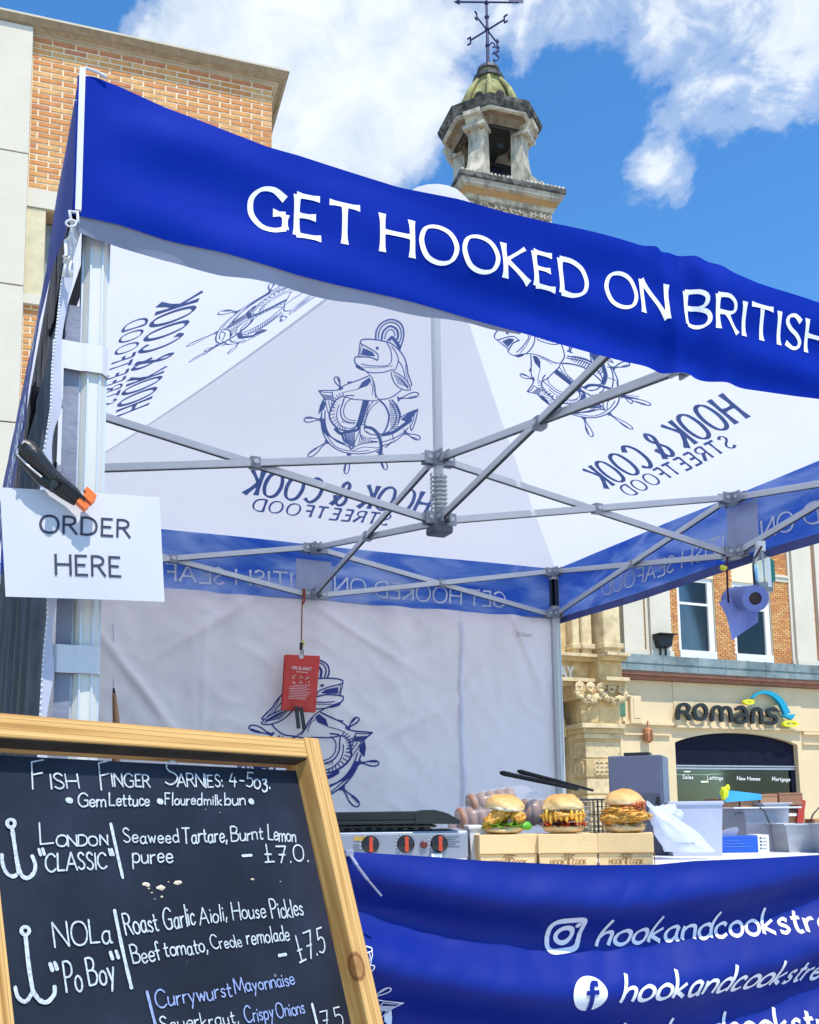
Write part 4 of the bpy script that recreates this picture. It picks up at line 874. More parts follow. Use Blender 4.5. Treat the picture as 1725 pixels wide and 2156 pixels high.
s((1062, 492), (1180, 590), (1255, 700), (1290, 820), (1300, 900), (1350, 1030), (1335, 1050), w=9); s((1085, 545), (1140, 620), (1172, 720), (1130, 840), (1092, 838), w=7); s((1170, 725), (1230, 820), (1262, 960), w=7); s((1270, 780), (1275, 900), (1310, 1030), w=5)
s((1100, 862), (1190, 910), (1290, 1000), (1330, 1085), (1320, 1108), (1230, 1100), (1140, 1040), (1088, 940), (1075, 870), w=8)
for i in range(6): s((1110+i*10, 900+i*24), (1210+i*12, 960+i*20), (1300, 1060+i*6), w=5)
s((905, 1225), (830, 1235), (700, 1222), (570, 1215), w=8); s((925, 1222), (1040, 1215), (1140, 1165), (1215, 1105), w=9); s((800, 1000), (830, 1060), (820, 1160), w=5); s((830, 980), (850, 1100), (870, 1200), w=5)
s((775, 905), (650, 958), (480, 1022), (390, 1078), (330, 1105), (110, 1110), w=9); s((290, 1130), (296, 1190), (310, 1250), w=8)
s((110, 1110), (150, 1165), (200, 1240), w=9); s((120, 1120), (200, 1135), (290, 1132), w=6)
for i in range(5): s((165+i*8, 1165+i*16), (230+i*6, 1175+i*14), (285, 1180+i*14), w=6)
s((430, 1130), (520, 1105), (640, 1080), w=5); s((560, 1215), (430, 1180), (330, 1235), w=8)
s((200, 1240), (215, 1330), (240, 1420), w=6); s((240, 1250), (260, 1330), (300, 1380), w=6); s((280, 1250), (290, 1300), (330, 1340), w=6)
s((150, 1400), (145, 1560), (185, 1720), (290, 1860), (440, 1940), (620, 1965), (800, 1945), (930, 1890), w=10); s((195, 1380), (195, 1540), (240, 1680), (350, 1790), (480, 1850), w=9); s((165, 1500), (180, 1620), (230, 1700), w=26); s((215, 1700), (320, 1850), (470, 1915), (640, 1930), (780, 1915), w=7)
s((580, 1165), (470, 1175), (430, 1270), (400, 1370), (420, 1470), (500, 1525), (590, 1530), w=9); s((560, 1200), (480, 1260), (440, 1370), (460, 1450), (520, 1492), (600, 1500), w=7)
s((330, 1240), (280, 1330), (250, 1440), (290, 1540), (380, 1620), (500, 1640), (580, 1615), w=12); s((380, 1290), (350, 1400), (360, 1500), (420, 1580), (520, 1610), (580, 1590), w=7)
for i in range(16):
    a = -100-i*11; EM.append(([(470+150*math.cos(R(a)), 1385+210*math.sin(R(a))), (470+215*math.cos(R(a-3)), 1385+262*math.sin(R(a-3)))], 7, False))
for i in range(9): s((430+i*20, 1492+i*6), (422+i*20, 1530+i*3), w=5)
s((925, 1235), (1000, 1320), (1045, 1440), (1025, 1570), (965, 1695), w=13); s((905, 1250), (800, 1340), (738, 1480), (728, 1560), (800, 1600), (870, 1660), (960, 1695), w=7)
s((1085, 1235), (1150, 1330), (1185, 1440), (1170, 1540), w=11); s((1050, 1240), (1130, 1380), (1140, 1500), (1080, 1620), (960, 1700), w=9); s((1150, 1300), (1195, 1400), (1195, 1480), w=7)
for i in range(14): EM.append(([(1052+min(i, 7)*2, 1290+i*25), (1145+min(i, 6)*3, 1286+i*25)], 7, False))
s((705, 1240), (665, 1400), (615, 1560), (560, 1640), w=12); s((765, 1240), (720, 1380), (670, 1560), w=20); s((735, 1240), (690, 1400), (640, 1580), w=26); s((835, 1240), (765, 1340), (738, 1480), w=7); s((665, 1560), (662, 1690), (700, 1760), w=8); s((720, 1500), (720, 1640), (800, 1690), w=7)
for i in range(8): EM.append(([(712-i*12, 1290+i*38), (790-i*9, 1290+i*38)], 6, False))
s((200, 1640), (300, 1750), (410, 1815), (500, 1860), (540, 1910), w=9); s((540, 1910), (620, 1850), (760, 1810), (900, 1800), w=8); s((545, 1900), (600, 1780), (655, 1640), w=7); s((540, 1905), (500, 1800), (470, 1700), w=6); s((560, 1925), (700, 1870), (880, 1880), (980, 1850), w=7)
s((330, 1620), (400, 1680), (480, 1660), (600, 1640), (650, 1600), w=24)
for i in range(13): EM.append(([(395+i*16, 1650+(i % 3)*14), (440+i*12, 1790+min(i, 8)*9)], 6, False))
for i in range(9): EM.append(([(665+i*22, 1690+i*12), (640+i*26, 1830-i*3)], 6, False))
for i in range(6): EM.append(([(230+i*34, 1700+i*22), (310+i*30, 1760+i*12)], 8, False))
s((735, 1590), (820, 1610), (890, 1680), (930, 1780), (940, 1870), (935, 1950), w=24); s((740, 1650), (800, 1690), (880, 1700), w=10); s((780, 1740), (850, 1750), (890, 1740), w=8); s((800, 1790), (880, 1790), w=8)
s((960, 1700), (1100, 1665), (1250, 1560), (1330, 1500), w=30); s((960, 1800), (1100, 1750), (1220, 1680), (1300, 1600), w=9); s((970, 1845), (1120, 1790), (1270, 1660), w=9); s((1090, 1700), (1110, 1780), w=7); s((1240, 1620), (1260, 1680), w=7)
s((1430, 1350), (1320, 1395), (1190, 1470), w=9); s((1430, 1350), (1400, 1500), (1345, 1640), (1330, 1560), w=9); s((1390, 1370), (1370, 1500), (1340, 1560), w=7)
s((935, 1950), (880, 2010), (870, 2050), (920, 2040), (940, 1990), w=9); s((940, 1960), (1000, 2060), w=8); s((955, 1950), (1040, 2050), w=6); s((1000, 1870), (1080, 1800), w=12)
def handle(a, b, w_=34):                                                   # a spoke handle from the rim out
    (x0, y0), (x1, y1) = a, b; dx, dy = x1-x0, y1-y0; l = math.hypot(dx, dy); nx, ny = -dy/l, dx/l; pr = [(0, .30), (.12, .22), (.3, .35), (.55, .85), (.78, 1), (.93, .7), (1, 0)]
    q_ = [(x0+dx*t_+nx*w_*h, y0+dy*t_+ny*w_*h) for t_, h in pr]+[(x0+dx*t_-nx*w_*h, y0+dy*t_-ny*w_*h) for t_, h in pr[::-1][1:]]
    EM.append((q_, 9, True)); EM.append(([(x0+dx*.5+nx*w_*.5, y0+dy*.5+ny*w_*.5), (x0+dx*.85+nx*w_*.55, y0+dy*.85+ny*w_*.55)], 8, False)); EM.append(([(x0-nx*w_*.7, y0-ny*w_*.7), (x0+nx*w_*.7, y0+ny*w_*.7)], 13, False))
handle((405, 1085), (335, 930)); handle((1170, 1225), (1440, 1150)); handle((1262, 1670), (1460, 1755)); handle((135, 1495), (-85, 1492)); handle((215, 1800), (-30, 2000)); handle((510, 1975), (470, 2250)); handle((905, 1930), (1010, 2190))
EF = [[(672, 640), (700, 548), (760, 570), (830, 600), (868, 655), (800, 655)], [(598, 742), (650, 790), (715, 838), (690, 842), (605, 800)], [(490, 985), (560, 980), (590, 985), (500, 1020)], [(785, 925), (812, 970), (760, 1035), (628, 1082), (690, 985)], [(170, 1215), (205, 1290), (180, 1360), (100, 1425), (125, 1310)],
      [(1430, 1355), (1345, 1480), (1320, 1545), (1200, 1490), (1300, 1410)], [(865, 540), (905, 530), (910, 565), (880, 575)]]
EMab = [([L2ab(*p) for p in (smooth_pts(pts, 4) if sm else pts)], w) for pts, w, sm in EM]; EFab = [[L2ab(*p) for p in f] for f in EF]
_a, _b = L2ab(600, 1400), L2ab(700, 1400); LU = math.hypot(_a[0]-_b[0], _a[1]-_b[1])/100        # metres per frame unit
ctr_e = L2ab(700, 1500)
def emblem(name, m, parent, place, nrm, scale=1.0, map_=lambda p: p, lift=.002, step=.03, bold=1.0):
    k = Ink(place, nrm, lift, step)
    for pts, w in EMab: k.ribbon([map_(p) for p in pts], w*LU*.5*scale*bold, 'round')
    for f in EFab: k.fill([map_(p) for p in f])
    return k.build(name, m, parent)
Zq = lambda x, y: (473.7+.3051*x, 526.3+.3051*y)
def pab(k, px, py):
    E, t_, up, n = panel_axes(k); p = onP(px, py, E-n*.05, n); d = p-(E-n*.05); return (d.dot(t_), d.dot(up))
hk = (pab('back', 901, 1075), pab('back', 519, 1030), pab('back', 889, 1012)); sfd = (pab('back', 826, 1094), pab('back', 536, 1066), pab('back', 822, 1062))
for k in ('back', 'right', 'left', 'front'):
    E, t_, up, n = panel_axes(k); po = POFF.get(k, (0, 0)); pl = lambda u, v, k=k, po=po: panel_pt(k, u+po[0], v+po[1])
    emblem('printed_emblem', PRINT, ROOFP[k], pl, -n, lift=.002, bold=1.9)
    ink = Ink(pl, -n, .002, .04)
    # level the two lines about the panel's centre line
    zb1 = (hk[0][1]+hk[1][1])/2-.028; ca = .165; zb2 = (sfd[0][1]+sfd[1][1])/2-.045; ca2 = .085
    ink.word('HOOK & COOK', (hk[0][0], zb1), (hk[1][0], zb1), (hk[0][0], zb1+ca), .115, 'flare', gap=.30, space=.5); ink.word('STREETFOOD', (sfd[0][0], zb2), (sfd[1][0], zb2), (sfd[0][0], zb2+ca2), .12, 'flare', gap=.34)
    ink.build('printed_lettering', PRINT, ROOFP[k])
# ---- valances
WORDS = [('GET', .325, .560), ('HOOKED', .612, 1.140), ('ON', 1.195, 1.375), ('BRITISH', 1.440, 1.91), ('SEAFOOD', 1.97, 2.58)]
def fval(x, z):
    xm = onX_m; f = .016*nz3(x*1.5, z*5, 1.0)+.010*nz3(x*4, z*9, 4.0)-.008
    cr = math.exp(-((x-xm)/.10)**2); f += cr*(.012*math.sin((x-xm)*46+z*10)+.010*nz3(x*20, z*14, 2))+.010*math.exp(-((x-xm-.13)/.03)**2)-.010*math.exp(-((x-xm+.05)/.02)**2)
    f += .012*math.sin(math.pi*min(1, x/1.4))*math.sin((2.42-z)/.3*math.pi)*(1 if x < 1.4 else 0)
    f += .006*math.sin((z*38+x*4+2*nz3(x, z*2, 9)))
    return V((x, YV-f*min(1, max(0, x/.15)), z))
onX_m = onY(1440, 640, YV).x
x0v, x1v = -.022, 3.03
def fv(u, v):
    x = lerp(x0v, x1v, u); return fval(x, lerp(interp(x, TOPL), interp(x, BOTL), v))
q = MB(); q.grid(fv, 520, 44); VF = q.build('front_valance', BLUE, GZ, True)
ink = Ink(lambda u, v: fval(u, v), (0, -1, 0), .0012, .012)
for i, (wd, a, b) in enumerate(WORDS):
    ink.word(wd, (a, 2.200), (b, 2.200), (a, 2.286), .128, 'flare', gap=.20)
ink.build('lettering', LETW, VF)
q = MB()                                                                 # stitched top seam and corner piping
for i in range(120):
    a, b = fv(i/120, 0), fv((i+1)/120, 0); q.bar(a+V((0, -.001, .0)), b+V((0, -.001, .0)), .0015, .0015)
if 0: q.build('seam', WTRIM, VF)
q = MB()
pts = [V((-.014, YV-.004, lerp(2.428, 2.135, i/12))) for i in range(13)]
for a, b in zip(pts, pts[1:]): q.boxf(a-V((.005, .004, 0)), V((.011, 0, 0)), V((0, .008, 0)), b-a)
q.tube([V((-.016, YV-.002, 2.425)), V((-.006, YV-.004, 2.431)), V((.012, YV-.004, 2.430)), V((.032, YV-.004, 2.424))], .003, 6)
q.build('corner_trim', WTRIM, VF, 40)
q = MB(); xs = [lerp(GRL[0][0], GRL[-1][0], i/60) for i in range(61)]
vs_ = []
for x in xs: vs_ += [fval(x, interp(x, BOTL)+.004)+V((0, .004, 0)), fval(x, interp(x, GRL))+V((0, .012+.004*math.sin(x*30), 0))]
q.add(vs_, [(2*i, 2*i+2, 2*i+3, 2*i+1) for i in range(60)]); q.build('grey_hem', GREYB, VF)
# side and back valances: outer cloth, pale lining inside, lettering on both
LTOP = [(-.03, -.018), (.38, -.022), (.63, -.017), (1.24, -.024), (1.56, -.030), (2.62, -.046), (3.03, -.05)]
LBOT = [(-.03, -.022), (.16, -.038), (.46, -.050), (1.17, -.040), (1.67, -.044), (3.03, -.055)]
def left_p(y, z, off=0.0):
    k = (ZT-z)/(ZT-ZB); return V((lerp(interp(y, LTOP), interp(y, LBOT), k)+.004*nz3(y*3, z*5, 7)-off, y, z))
def side_p(k, s_, z, off=0.0):
    """s_ = distance from the corner where the writing starts (seen from outside)"""
    f = .010*nz3(s_*2.2, z*4, 5.0+len(k))+.006*math.sin(s_*3+z*20)
    e = .012*math.sin(math.pi*s_/3)*(ZT-z)/(ZT-ZB)
    if k == 'back': return V((3.03-s_, 3.03+off+f+e-.01, z-.012*math.sin(math.pi*s_/3*2)**2*(ZT-z)/.3))
    if k == 'right': return V((3.03+off+f+e-.01, -.03+s_, z-.012*math.sin(math.pi*s_/3*2)**2*(ZT-z)/.3))
q = MB(); q.grid(lambda u, v: left_p(lerp(-.03, 3.03, u), lerp(ZT, ZB, v)), 120, 12); VL = q.build('side_valance', BLUEN, GZ, True)
ink = Ink(lambda u, v: left_p(3.0-u, v), (-1, 0, 0), .004, .02)
for wd, a, b in WORDS: ink.word(wd, (a, 2.175), (b, 2.175), (a, 2.262), .14, 'flare', gap=.20)
ink.build('lettering', LETW, VL)
for k in ('back', 'right'):
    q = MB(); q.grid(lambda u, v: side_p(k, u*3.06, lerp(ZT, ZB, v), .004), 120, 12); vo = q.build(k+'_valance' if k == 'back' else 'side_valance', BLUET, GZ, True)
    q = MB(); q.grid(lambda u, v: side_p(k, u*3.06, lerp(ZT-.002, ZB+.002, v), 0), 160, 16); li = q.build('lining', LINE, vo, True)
    nn = (0, -1, 0) if k == 'back' else (-1, 0, 0)
    ink = Ink(lambda u, v: side_p(k, u+.03, v, 0), nn, .002, .02)
    for wd, a, b in WORDS: ink.word(wd, (a, 2.178), (b, 2.178), (a, 2.26), .11, 'flare', gap=.20)
    ink.build('show_through_lettering', LETP, vo)
    ink = Ink(lambda u, v: side_p(k, u+.03, v, .004), tuple(-x for x in nn), .002, .03)
    for wd, a, b in WORDS: ink.word(wd, (a, 2.178), (b, 2.178), (a, 2.264), .125, 'flare', gap=.20)
    ink.build('lettering', LETW, vo)
    q = MB(); q.grid(lambda u, v: side_p(k, 1.42+.20*u, lerp(ZU-.05 if k == 'back' else ZU-.02, ZB+.01, v), -.0045), 12, 8); q.build('reinforcement_patch', mat('frosted_patch', (.50, .56, .70), .7, var=.12, vscale=8, trans=.3), vo, True)
    q = MB(); q.grid(lambda u, v: side_p(k, u*3.06, lerp(ZB+.004, ZB-.035, v), -.003 if k == 'right' else .0), 80, 2); q.build('hem', mat('dark_hem', (.07, .09, .26), .7, var=.2, trans=.1) if k == 'right' else GREYB, vo, True)
# buckle, ring and tied cord at the front corner
def Pd(px, py, d): return dep(px, py, d)
q = MB(); q.tube([onY(x, y, -.045) for x, y in ((147, 445), (163, 447), (165, 466), (150, 468))], .0035, 6, closed=True); q.tube([onY(150+11*math.cos(a), 470+7*math.sin(a), -.05) for a in [i*math.pi/6 for i in range(12)]], .0022, 6, closed=True); q.build('buckle', WTRIM, GZ, True)
q = MB(); q.grid(lambda u, v: onY(lerp(lerp(150, 132, v), lerp(174, 150, v), u), lerp(468, 552, v)+8*u, -.03+.02*u), 4, 8); q.build('webbing_strap', mat('grey_webbing', (.55, .58, .64), .7, var=.1, bump=.3, bscale=150), GZ)
q = MB(); q.tube([onY(x, y, -.035) for x, y in ((141, 505), (148, 496), (156, 502), (160, 512))], .0022, 6)
q.tube([onY(x, y, -.035) for x, y in ((138, 505), (139, 535), (143, 548), (138, 560), (134, 580))], .003, 6); q.tube([onY(x, y, -.036) for x, y in ((136, 548), (143, 543), (149, 551), (146, 566), (151, 584))], .003, 6); q.tube([onY(x, y, -.04) for x, y in ((134, 540), (140, 536), (147, 541), (141, 549))], .003, 6, closed=True)
q.build('tie_cord', mat('white_cord', (.76, .75, .70), .8), GZ, True)

# ================================================================ printed sidewall at the back
SW = thing('back_sidewall', (1.5, 3.0, 0), 'white crumpled cloth back wall of the gazebo with a navy fish print', 'sidewall')
def wl(x, z):
    t_ = (2.06-z)/2.0
    f = .03*nz3(x*1.3, z*1.1, 3)+.022*nz3(x*3.1+z*1.5, z*2.2, 8)+.020*abs(nz3(x*3.5-z*3, z*3, 2))-.014*abs(nz3(x*6+z*5, z*5-x*2, 5))+.007*abs(nz3(x*13-z*9, z*8, 1))
    f += .016*math.exp(-(t_/.12)**2)*math.sin(x*17+3*nz3(x*3, 1, 1))*(1.0)
    for ax_, az_, ang, am in [(.62, 1.62, .9, .016), (.95, 1.95, -.6, .014), (1.75, 1.95, .5, .012), (2.55, 1.9, -.9, .014), (2.1, 1.5, -.45, .010), (1.1, 1.3, .35, .012), (2.75, 1.98, 1.1, .014), (.6, 1.3, -.7, .015)]:
        dx, dz = x-ax_, z-az_; u_ = dx*math.cos(ang)-dz*math.sin(ang); v_ = dx*math.sin(ang)+dz*math.cos(ang); f += 1.8*am*math.exp(-(v_/.025)**2)*math.exp(-(u_/.30)**2)
    f += .008*math.exp(-((x-2.36)/.004)**2)+.005*math.exp(-((x-.93)/.02)**2)*(1 if z > 1.2 else 0)
    return V((x, 3.0-f, z))
q = MB(); q.grid(lambda u, v: wl(lerp(.0, 2.975, u), lerp(2.118, .02, v)), 300, 190); q.build('cloth', WALLC, SW, True)
q = MB(); q.grid(lambda u, v: wl(2.36+.035*(u-.5), lerp(2.05, .02, v))-V((0, .003, 0)), 2, 40); q.build('seam_tape', mat('lilac_seam', (.74, .73, .84), .7), SW)
q = MB()
for (px0, py0, px1, py1) in ((1090, 1334, 1118, 1338),): a, b = onY(px0, py0, 2.96), onY(px1, py1, 2.96); q.bar(a, b, .03, .014)
q.build('tie_loop', WTRIM, SW)
q = MB()
for px, y0, y1 in ((239, 1313, 1350), (240, 1440, 1475)): q.tube([onY(px, y0, 2.965), onY(px+1, y1, 2.965)], .004, 5)
q.build('tie_tape', mat('lilac_seam', (.74, .73, .84), .7), SW)
Wf = lambda x, y: (547.4+.1758*x, 1342.1+.1758*y)
src = [L2ab(665, 480), L2ab(110, 1110), L2ab(-20, 1990)]; dst = [onY(*Wf(*p), 2.985) for p in ((1000, 540), (1350, 1140), (1190, 2010))]; dst = [(p.x, p.z) for p in dst]
def affine(src, dst):
    (x0, y0), (x1, y1), (x2, y2) = src; a, b, c, d = x1-x0, x2-x0, y1-y0, y2-y0; D = a*d-b*c
    def f(p):
        u, v = p[0]-x0, p[1]-y0; s_, t_ = (u*d-b*v)/D, (a*v-c*u)/D
        return (dst[0][0]+s_*(dst[1][0]-dst[0][0])+t_*(dst[2][0]-dst[0][0]), dst[0][1]+s_*(dst[1][1]-dst[0][1])+t_*(dst[2][1]-dst[0][1]))
    return f
fw_ = affine(src, dst)
emblem('printed_emblem', PRINTN, SW, wl, (0, -1, 0), 1.05, fw_, lift=.003, step=.015, bold=2.3)

# ================================================================ dark mesh sidewall on the left, with its zip
MS = thing('mesh_sidewall', (-.04, 1.5, 0), 'dark see-through mesh wall with a white zip tied to the left tent leg', 'sidewall')
def meshmat(name, col, al):
    m = bpy.data.materials.new(name); m.use_nodes = True; t = m.node_tree; b = bsdf(m); b.inputs['Roughness'].default_value = .7
    c = N(t, 'ShaderNodeTexCoord'); q = N(t, 'ShaderNodeMapping'); q.inputs['Scale'].default_value = (8, 14, 2.2); t.links.new(c.outputs['Object'], q.inputs[0])
    n = N(t, 'ShaderNodeTexNoise'); n.inputs['Scale'].default_value = 2.2; n.inputs['Detail'].default_value = 7; n.inputs['Distortion'].default_value = .7; t.links.new(q.outputs[0], n.inputs['Vector'])
    k = ramp(t, n.outputs['Fac'], [(.40, tuple(x*.5 for x in col)), (.56, col), (.64, tuple(min(1, x*4) for x in col)), (.7, col)]); t.links.new(k, b.inputs['Base Color'])
    a = ramp(t, n.outputs['Fac'], [(.35, al), (.7, min(1, al+.2))]); t.links.new(a, b.inputs['Alpha']); return m
MESH = meshmat('black_netting', (.007, .008, .014), .84); MESHG = mat('grey_netting_flap', (.20, .22, .29), .8, var=.2, vscale=9, bump=.3, bscale=60)
def ms_(y, z):
    k = min(1, max(0, (2.2-z)/1.0)); j = min(1, max(0, (2.13-z)/.2)); return V((-.006-j*(.030+.035*k*math.sin(math.pi*min(1, y/3))+.010*math.sin(y*26+z*2)*min(1, y*3)+.006*nz3(y*6, z*2, 3)), y, z))
q = MB(); q.grid(lambda u, v: ms_(lerp(.01, 3.0, u**1.5), lerp(2.415, .03, v)), 220, 44); q.build('netting', MESH, MS, True)
ZIP = [(140, 548), (132, 600), (124, 680), (113, 770), (110, 860), (104, 900), (94, 960), (88, 1000), (92, 1060), (100, 1150), (104, 1240), (103, 1300), (96, 1370), (92, 1430), (88, 1505), (84, 1600), (80, 1800)]
q = MB(); zp = [onY(x, y, -.012) for x, y in ZIP]; zt_ = []
for a, b in zip(zp, zp[1:]):
    for i in range(6): zt_.append(a.lerp(b, i/6))
zt_.append(zp[-1]); n_ = len(zt_)
q.add([p+V((-.004, 0, 0)) for p in zt_]+[p+V((.013+.004*math.sin(i*.35), .004, 0)) for i, p in enumerate(zt_)], [(i, i+1, n_+i+1, n_+i) for i in range(n_-1)]); q.build('zip_tape', mat('white_zip_tape', (.46, .48, .58), .7, var=.05), MS)
q = MB(); L_acc = 0; k_ = zt_[0].copy()
for a, b in zip(zt_, zt_[1:]):
    m_ = max(1, int((b-a).length/.0058))
    for i in range(m_):
        p = a.lerp(b, i/m_); q.box(p+V((-.0042, -.002, -.0013)), p+V((-.001, .001, .0013)))
tag(q.build('zip_teeth', mat('cream_zip_teeth', (.78, .78, .76), .5), MS), kind='stuff')
q = MB(); q.grid(lambda u, v: V((lerp(-.026, .002, u), .01+.004*math.sin(v*17), lerp(1.97, .05, v))), 4, 30); q.build('flap', MESHG, MS)
q = MB(); q.grid(lambda u, v: ms_(lerp(.0, .25, u), lerp(2.25, .03, v))+V((-.006*(1 if v > .1 else 0), -.004, 0)), 12, 30); q.build('dark_border', mat('black_border_cloth', (.02, .022, .035), .75, var=.4, vscale=20), MS, True)
for i, (y0, y1, x0, x1) in enumerate([(703, 763, 114, 212), (1352, 1412, 108, 190)]):
    a, b, c_ = onY(x0, y0, -.018), onY(x1, (y0), -.018), onY(x0, y1, -.018); q = MB()
    pa = onY(x1, y0+2, -.006)
    loop = [(a.x, .004), (a.x+.02, -.004), (.0, -.002), (.006, -.0), (.012, -.006), (.044, -.006), (.056, .006), (.056, .052), (.0, .052)]
    loop = [(a.x, .006), (a.x+.012, -.002), (.003, .0), (.014, -.0035), (.042, -.0035), (.0545, .012), (.0545, .050), (.04, .054), (.01, .054)]
    zt1, zb1_ = a.z, c_.z; m_ = len(loop)
    q.add([V((x, y, zt1)) for x, y in loop]+[V((x, y, zb1_)) for x, y in loop], [(j, j+1, m_+j+1, m_+j) for j in range(m_-1)]); q.build('velcro_strap', WTRIM, MS)

# ================================================================ paper sign and its clamp
PAPER = mat('white_paper', (.62, .64, .70), .6, var=.01, spec=.2, trans=.1)
PC = [onY(x, y, yy) for (x, y), yy in zip([(0, 1026), (336, 1047), (346, 1268), (12, 1256)], (-.075, -.05, -.06, -.085))]
PS = thing('order_sign', (PC[0]+PC[2])/2, 'white paper sheet with dark printed words clamped to the left tent leg', 'sign')
def pp(u, v):
    p = PC[0].lerp(PC[1], u).lerp(PC[3].lerp(PC[2], u), v); return p+V((0, -.006*math.sin(u*3.1)*math.sin(v*2.5+.3)-.004*v*u, 0))
q = MB(); q.grid(pp, 20, 14); q.add([x+V((0, .0006, 0)) for x in q.v], []); q.f += [tuple(i+21*15 for i in f_)[::-1] for f_ in list(q.f)]; q.build('paper', PAPER, PS, True)
Z4 = zf(0, 1700, 1.725)
def pinv(zx, zy):                                                       # pixel to sheet coordinates
    x, y = Z4(zx, zy); v = (y-1026)/230; 
    for _ in range(4):
        xl = lerp(0, 12, v); xr = lerp(336, 346, v); u = (x-xl)/(xr-xl); v = (y-lerp(1026, 1047, u))/(lerp(1256, 1268, u)-lerp(1026, 1047, u))
    return (u, v)
INKD = mat('dark_printer_ink', (.03, .035, .07), .7)
ink = Ink(pp, (0, -1, 0), .0015, .02)
def pword(txt, o, e, t_, w):
    """text placed by three points on the sheet, stroke width in sheet units"""
    st, W_ = layout(txt, .26); o, e, t_ = pinv(*o), pinv(*e), pinv(*t_); X = ((e[0]-o[0])/W_, (e[1]-o[1])/W_); Y = (t_[0]-o[0], t_[1]-o[1])
    for pts, cur in st:
        pp_ = [(o[0]+X[0]*a+Y[0]*b, o[1]+X[1]*a+Y[1]*b) for a, b in pts]; wide = []
        for i in range(len(pp_)-1):
            pass
        m_ = len(pp_); Lp, Rp = [], []
        for i, (a, b) in enumerate(pp_):
            P0, P1 = V(pp(*pp_[max(0, i-1)])), V(pp(*pp_[min(m_-1, i+1)])); d = (P1-P0).normalized(); s_ = d.cross(V((0, 1, 0))).normalized()*w; e_ = (-d*w*.9 if i == 0 else d*w*.9 if i == m_-1 else V((0, 0, 0))) if not (pp_[0] == pp_[-1]) else V((0, 0, 0))
            c = pp(a, b)+V((0, -.0012-(ink.k % 5)*.0001, 0))+e_; Lp.append(c+s_); Rp.append(c-s_)
        ink.k += 1; ink.mb.add(Lp+Rp, [(i, i+1, m_+i+1, m_+i) for i in range(m_-1)])
pword('ORDER', (262, 748), (877, 782), (265, 630), .0021); ink.cut(); pword('HERE', (368, 1035), (812, 1052), (364, 905), .0021); ink.build('printed_word', INKD, PS)
CL = thing('spring_clamp', onY(100, 990, -.08), 'black spring clamp with orange jaws holding the paper sign', 'clamp')
BLK = mat('black_plastic', (.012, .013, .016), .35, var=.3, vscale=20, bump=.2, bscale=70)
cp = lambda x, y, yy=-.10: onY(*Z4(x, y), yy)
q = MB(); q.tube([cp(150, 125), cp(190, 160), cp(270, 250), cp(345, 330), cp(420, 395), cp(500, 465), cp(570, 530)], [.011, .0165, .0155, .0125, .0115, .012, .008], 12); 
for i in range(9): q.bar(cp(395+i*20, 355+i*16, -.112), cp(425+i*20, 395+i*16, -.112), .003, .003)
q.build('upper_jaw', BLK, CL, 50)
q = MB(); q.tube([cp(120, 200, -.085), cp(200, 290, -.088), cp(290, 375, -.09), cp(370, 415, -.092), cp(450, 470, -.092), cp(530, 535, -.09)], [.005, .008, .011, .012, .012, .008], 10); q.build('lower_jaw', BLK, CL, 50)
q = MB(); q.tube([cp(118, 205, -.10), cp(128, 165, -.10)], .0025, 6); q.tube([cp(120, 205, -.098), cp(200, 285, -.104), (cp(290, 360, -.104))], .0022, 6); q.tube([cp(158, 118, -.117), cp(165, 125, -.117)], .004, 8); q.build('wire', mat('pale_wire', (.6, .6, .6), .4, .5), CL)
q = MB(); a = cp(560, 505, -.10); d = (cp(610, 555, -.10)-cp(550, 500, -.10)).normalized(); s_ = V((d.z, 0, -d.x)); 
for k in (-1, 1): q.boxf(a+s_*(.0028 if k > 0 else -.0128)-V((0, .012, 0)), s_*.010, V((0, .022, 0)), d*.020)
q.boxf(a-s_*.022-V((0, .006, 0))-d*.006, s_*.008, V((0, .02, 0)), d*.022)
q.build('orange_pad', mat('orange_rubber', (.85, .17, .02), .5), CL)
q = MB(); q.lathe(cp(375, 405, -.118), [(.007, 0), (.007, .03)], 10, ax=V((0, 1, 0))); q.build('pivot', BLK, CL)

# ================================================================ blue banner on the counter front
YBN = -.16
BN = thing('table_banner', (1.5, YBN, 0), 'royal blue draped banner with white social media lines across the counter front', 'banner')
bt = [(onY(x, y, YBN).x, onY(x, y, YBN).z) for x, y in ((500, 1775), (733, 1793), (898, 1803), (1001, 1811), (1210, 1821), (1373, 1820), (1454, 1812), (1585, 1807), (1725, 1799), (1900, 1792))]
def bsurf(x, z):
    xm = 1.0; q_ = .16*(x-xm)**2*(1.0 if x > xm else 1.5); t_ = z-q_
    top = interp(x, bt); dz = max(0, top-z)
    ph = (dz+q_*1.0)/.185; A = .029*min(1, dz/.10)*(1-.3*min(1, dz/.9))
    f = A*(math.sin(2*math.pi*(ph-.10)))+.012*min(1, dz/.1)*nz3(x*2.2, z*5, 6)+.006*min(1, dz/.05)*nz3(x*7+z*4, z*9, 3)+.004*min(1, dz/.05)*abs(nz3(x*12-z*9, z*10, 1))
    f += .018*math.exp(-((dz-.06)/.05)**2)*abs(nz3(x*5, 2, 2))
    return V((x, YBN-.012-f, z))
q = MB(); q.grid(lambda u, v: bsurf(lerp(.22, 3.1, u), lerp(interp(lerp(.22, 3.1, u), bt), .06, v**1.15)), 420, 200)
BANB = mat('blue_banner_cloth', (.0003, .015, .22), .55, var=.12, vscale=2.0, bump=.1, bscale=8, spec=.25)
q.build('cloth', BANB, BN, True)
Bz = lambda x, y: (684.2+.6032*x, 1736.8+.6032*y)
bq = lambda x, y: (onY(*Bz(x, y), YBN-.03).x, onY(*Bz(x, y), YBN-.03).z)
BLET = mat('white_banner_print', (.80, .82, .90), .45, var=.03)
